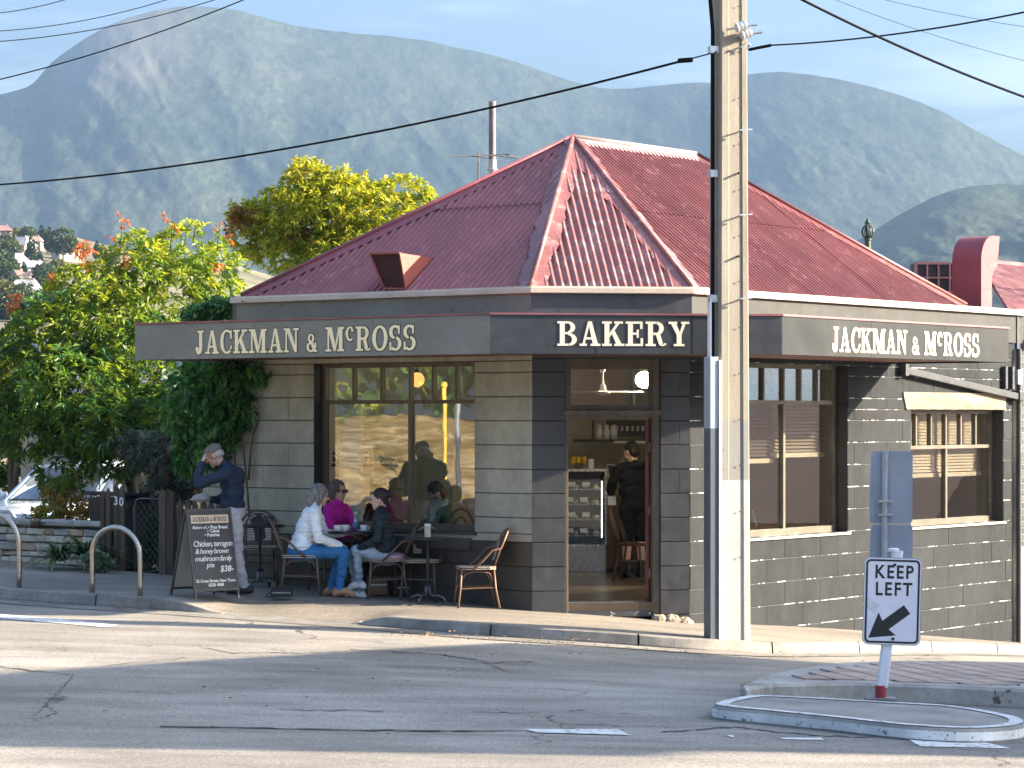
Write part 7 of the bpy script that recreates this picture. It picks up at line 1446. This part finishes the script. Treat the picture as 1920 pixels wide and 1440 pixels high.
# ------------------------------------------------------------------ across the streets: what the windows mirror and what shades the road
# dry grass bank beyond the main street
def grassm():
    m, nt, o = newmat('dry_grass'); P = pos(nt); n1 = noise(nt, P, .9, 6, .65); n2 = noise(nt, P, 3.5, 6, .75)
    cc = ramp(nt, [(.35, (.20, .14, .06)), (.5, (.32, .22, .09)), (.65, (.46, .38, .24))], n1); cc = mixc(nt, .85, cc, ramp(nt, [(.33, .05), (.67, .95)], n2), 'OVERLAY'); finish(nt, o, cc, .95, 0, .1, n2, .8, .05); return m
gx = np.linspace(-13, -60, 50); gy = np.linspace(-5, 70, 60); A_, B_ = np.meshgrid(gx, gy); H_ = np.clip(-A_ - 14, 0, 40)
gridmesh('grass_bank', A_, B_, .35 + (1.0 + .03 * (B_ - 20)) * (1 - np.exp(-H_ / 6.)) + .01 * H_ + .15 * np.sin(A_ * 1.3) * np.cos(B_ * .9) + fbm(A_ / 3 + 50, B_ / 3 + 50, 4, 2) * .5, grassm())
gridmesh('far_footpath', *np.meshgrid(np.linspace(-13.2, -10.6, 4), np.linspace(-5, 70, 40)), np.full((40, 4), .42), M_path)
for i, (x, y, s) in enumerate(((-24, 31, 1.2), (-27, 18, 1.9), (-30, 38, 2.2), (-33, 26, 2.6), (-36, 12, 2.8))):
    t = thing('bank_shrub', ['olive shrub on the grass bank', 'broad shrub on the upper grass bank', 'small shrub beside the bank path', 'tall shrub at the top of the grass bank', 'largest shrub far along the grass bank'][i], 'shrub', (x, y, 1.9), i); MB().tube([(0, 0, -1), (0, 0, .8)], .08, 6).build('trunk', M_bark, t); crown('crown', [(0, 0, .9 * s, 1.6 * s, 1.6 * s, 1.0 * s), (.9 * s, .5, .5 * s, 1.0 * s, 1.0 * s, .7 * s)], 380, 5, .22, .05, G1, t)
def mirror_spot(px, plane_a, dist):
    """place across the main street that the street window mirrors at this pixel column"""
    ca, cb = W2L(Vector((0, 0, 0))); b_ = (1.214 - (px - 960) / FPX * 28.54) / (.795 + .607 * (px - 960) / FPX); m_ = Vector((2 * plane_a - ca, cb)); w_ = Vector((plane_a, b_)); d = (w_ - m_).normalized(); q = w_ + d * dist; return L2W(q.x, q.y)
q1 = mirror_spot(812, .17, 8.5); q2 = mirror_spot(838, .17, 12.)
bigt = thing('bank_tree', 'spreading tree in the row behind the grass bank', 'tree', (-42, 6, 1.5), 0, 'trees behind the grass bank'); MB().tube([(0, 0, -1), (.2, 0, 2), (0, .1, 4)], [.3, .25, .12], 8).build('trunk', M_bark, bigt)
crown('crown', [(0, 0, 4.5, 3.8, 3.8, 3), (2.5, 1, 3.2, 2.6, 2.6, 2.2), (-2.4, -1, 3, 2.6, 2.6, 2.2), (0, 1, 2, 3.4, 3.4, 1.6)], 900, 5, .5, .13, G3, bigt)
for i in range(1, 8): o = copy_tree(bigt); o.location = (-42 - 3 * (i % 2), 6 + 6.2 * i, 1.5); o.rotation_euler = (0, 0, i * 1.1); o.scale = (1, 1, 1 + .12 * (i % 3))
yp = thing('yellow_post', 'yellow street post across the main street', 'post', (q1.x, q1.y, .25)); MB().tube([(0, 0, 0), (0, 0, 2.3)], .032, 12).build('shaft', mat('post_yellow', (.75, .52, .08), .5), yp, smooth='auto'); MB().sph((0, 0, 2.3), .05, 10).build('cap', MATS['post_yellow'], yp)
sp_ = thing('one_way_sign', 'tall sign post with white arrow sign across the main street', 'sign', (q2.x, q2.y, .25), R(75)); MB().tube([(0, 0, 0), (0, 0, 3.6)], .045, 12).build('post', M_sgal, sp_, smooth='auto'); MB().prism(rrect(.35, .75, .03), 0, .005, mp=lambda u, v, w: (u, -.05 - w, 3.2 + v)).build('plate', M_sgw, sp_); MB().prism([(-.04, .25), (.04, .25), (.04, -.1), (.1, -.1), (0, -.28), (-.1, -.1), (-.04, -.1)], .0055, .007, mp=lambda u, v, w: (u, -.05 - w, 3.2 + v)).build('arrow', M_sgb, sp_)
# houses: corner house to the right whose shadow lies over the road, one down the side street, a brick one behind
def house(name, label, loc, rz, W, D, H, rh, wm, rm, inset_=None, over=.4):
    h = thing(name, label, 'house', loc, rz); MB().box(-W/2, W/2, -D/2, D/2, -1.5, H).build('wall', wm, h); i_ = inset_ if inset_ is not None else D / 2; o_ = over
    MB().add([(-W/2-o_, -D/2-o_, H), (W/2+o_, -D/2-o_, H), (W/2+o_, D/2+o_, H), (-W/2-o_, D/2+o_, H), (-W/2+i_, 0, H+rh), (W/2-i_, 0, H+rh)], [(0,1,5,4),(2,3,4,5),(1,2,5),(3,0,4),(0,3,2,1)]).build('roof', rm, h)
    for s in (-1, 1):
        for q in range(max(2, int(W / 3))):
            x = -W/2 + W * (q + .5) / max(2, int(W / 3)); w_ = MB().box(x - .6, x + .6, s * (D/2 + .03) - .03, s * (D/2 + .03) + .03, .9, 2.2).build('window', M_wt, h); MB().box(x - .5, x + .5, s * (D/2 + .066) - .005, s * (D/2 + .066) + .005, 1., 2.1).build('pane', M_hg, w_)
    return h
M_brk = mat('house_brick', (.33, .17, .11), .9, .25, 3, 40, .4); M_wbd = mat('house_weatherboard', (.55, .53, .48), .7, .08); M_rt = mat('house_tile', (.16, .075, .055), .8, .2, 3, 20, .3); M_rg = mat('house_iron', (.25, .25, .25), .5, .15)
ch_h = thing('corner_house', 'tall weatherboard house with a single sloping roof across the side street', 'house', (13.0, 17.75, -.6))
MB().prism([(0, -1), (8.6, -1), (8.6, 5.3), (0, 8.6)], 0, 9, mp=lambda u, v, w: (w, u, v)).build('wall', M_wbd, ch_h)
MB().prism([(-.35, 8.73), (8.9, 5.19), (8.9, 5.34), (-.35, 8.88)], -.35, 9.35, mp=lambda u, v, w: (w, u, v)).build('roof', M_rg, ch_h)
for u_, v_ in ((1.5, 1.2), (4.5, 1.2), (1.5, 4.4), (5., 3.6)): w_ = MB().box(-.03, .03, u_, u_ + 1.3, v_, v_ + 1.4).build('window', M_wt, ch_h); MB().box(-.04, -.032, u_ + .08, u_ + 1.22, v_ + .08, v_ + 1.32).build('pane', M_hg, w_)
house('gabled_cottage', 'brick cottage with tiled gable down the side street', (30.5, 43.5, -3.2), R(-32), 9, 7, 3.0, 2.6, M_brk, M_rt, 0)
house('brick_terrace', 'brick house standing behind across the junction', (9, -22, .2), R(8), 16, 8, 5.5, 2.5, M_brk, M_rt, 4)
# ------------------------------------------------------------------ the air between here and the mountain
m, nt, o = newmat('haze_air'); pv = nt.nodes.new('ShaderNodeVolumePrincipled'); pv.inputs["Color"].default_value = (.185, .29, .44, 1); pv.inputs['Density'].default_value = 1.35e-4; pv.inputs['Anisotropy'].default_value = .25
nt.links.new(pv.outputs[0], o.inputs['Volume'])
hz = MB().box(-6600, 6600, -6600, 6600, -7.2, 1010).build('haze', m, None); tag(hz, 'pale blue haze hanging between the street and the mountain', 'haze', kind='stuff')
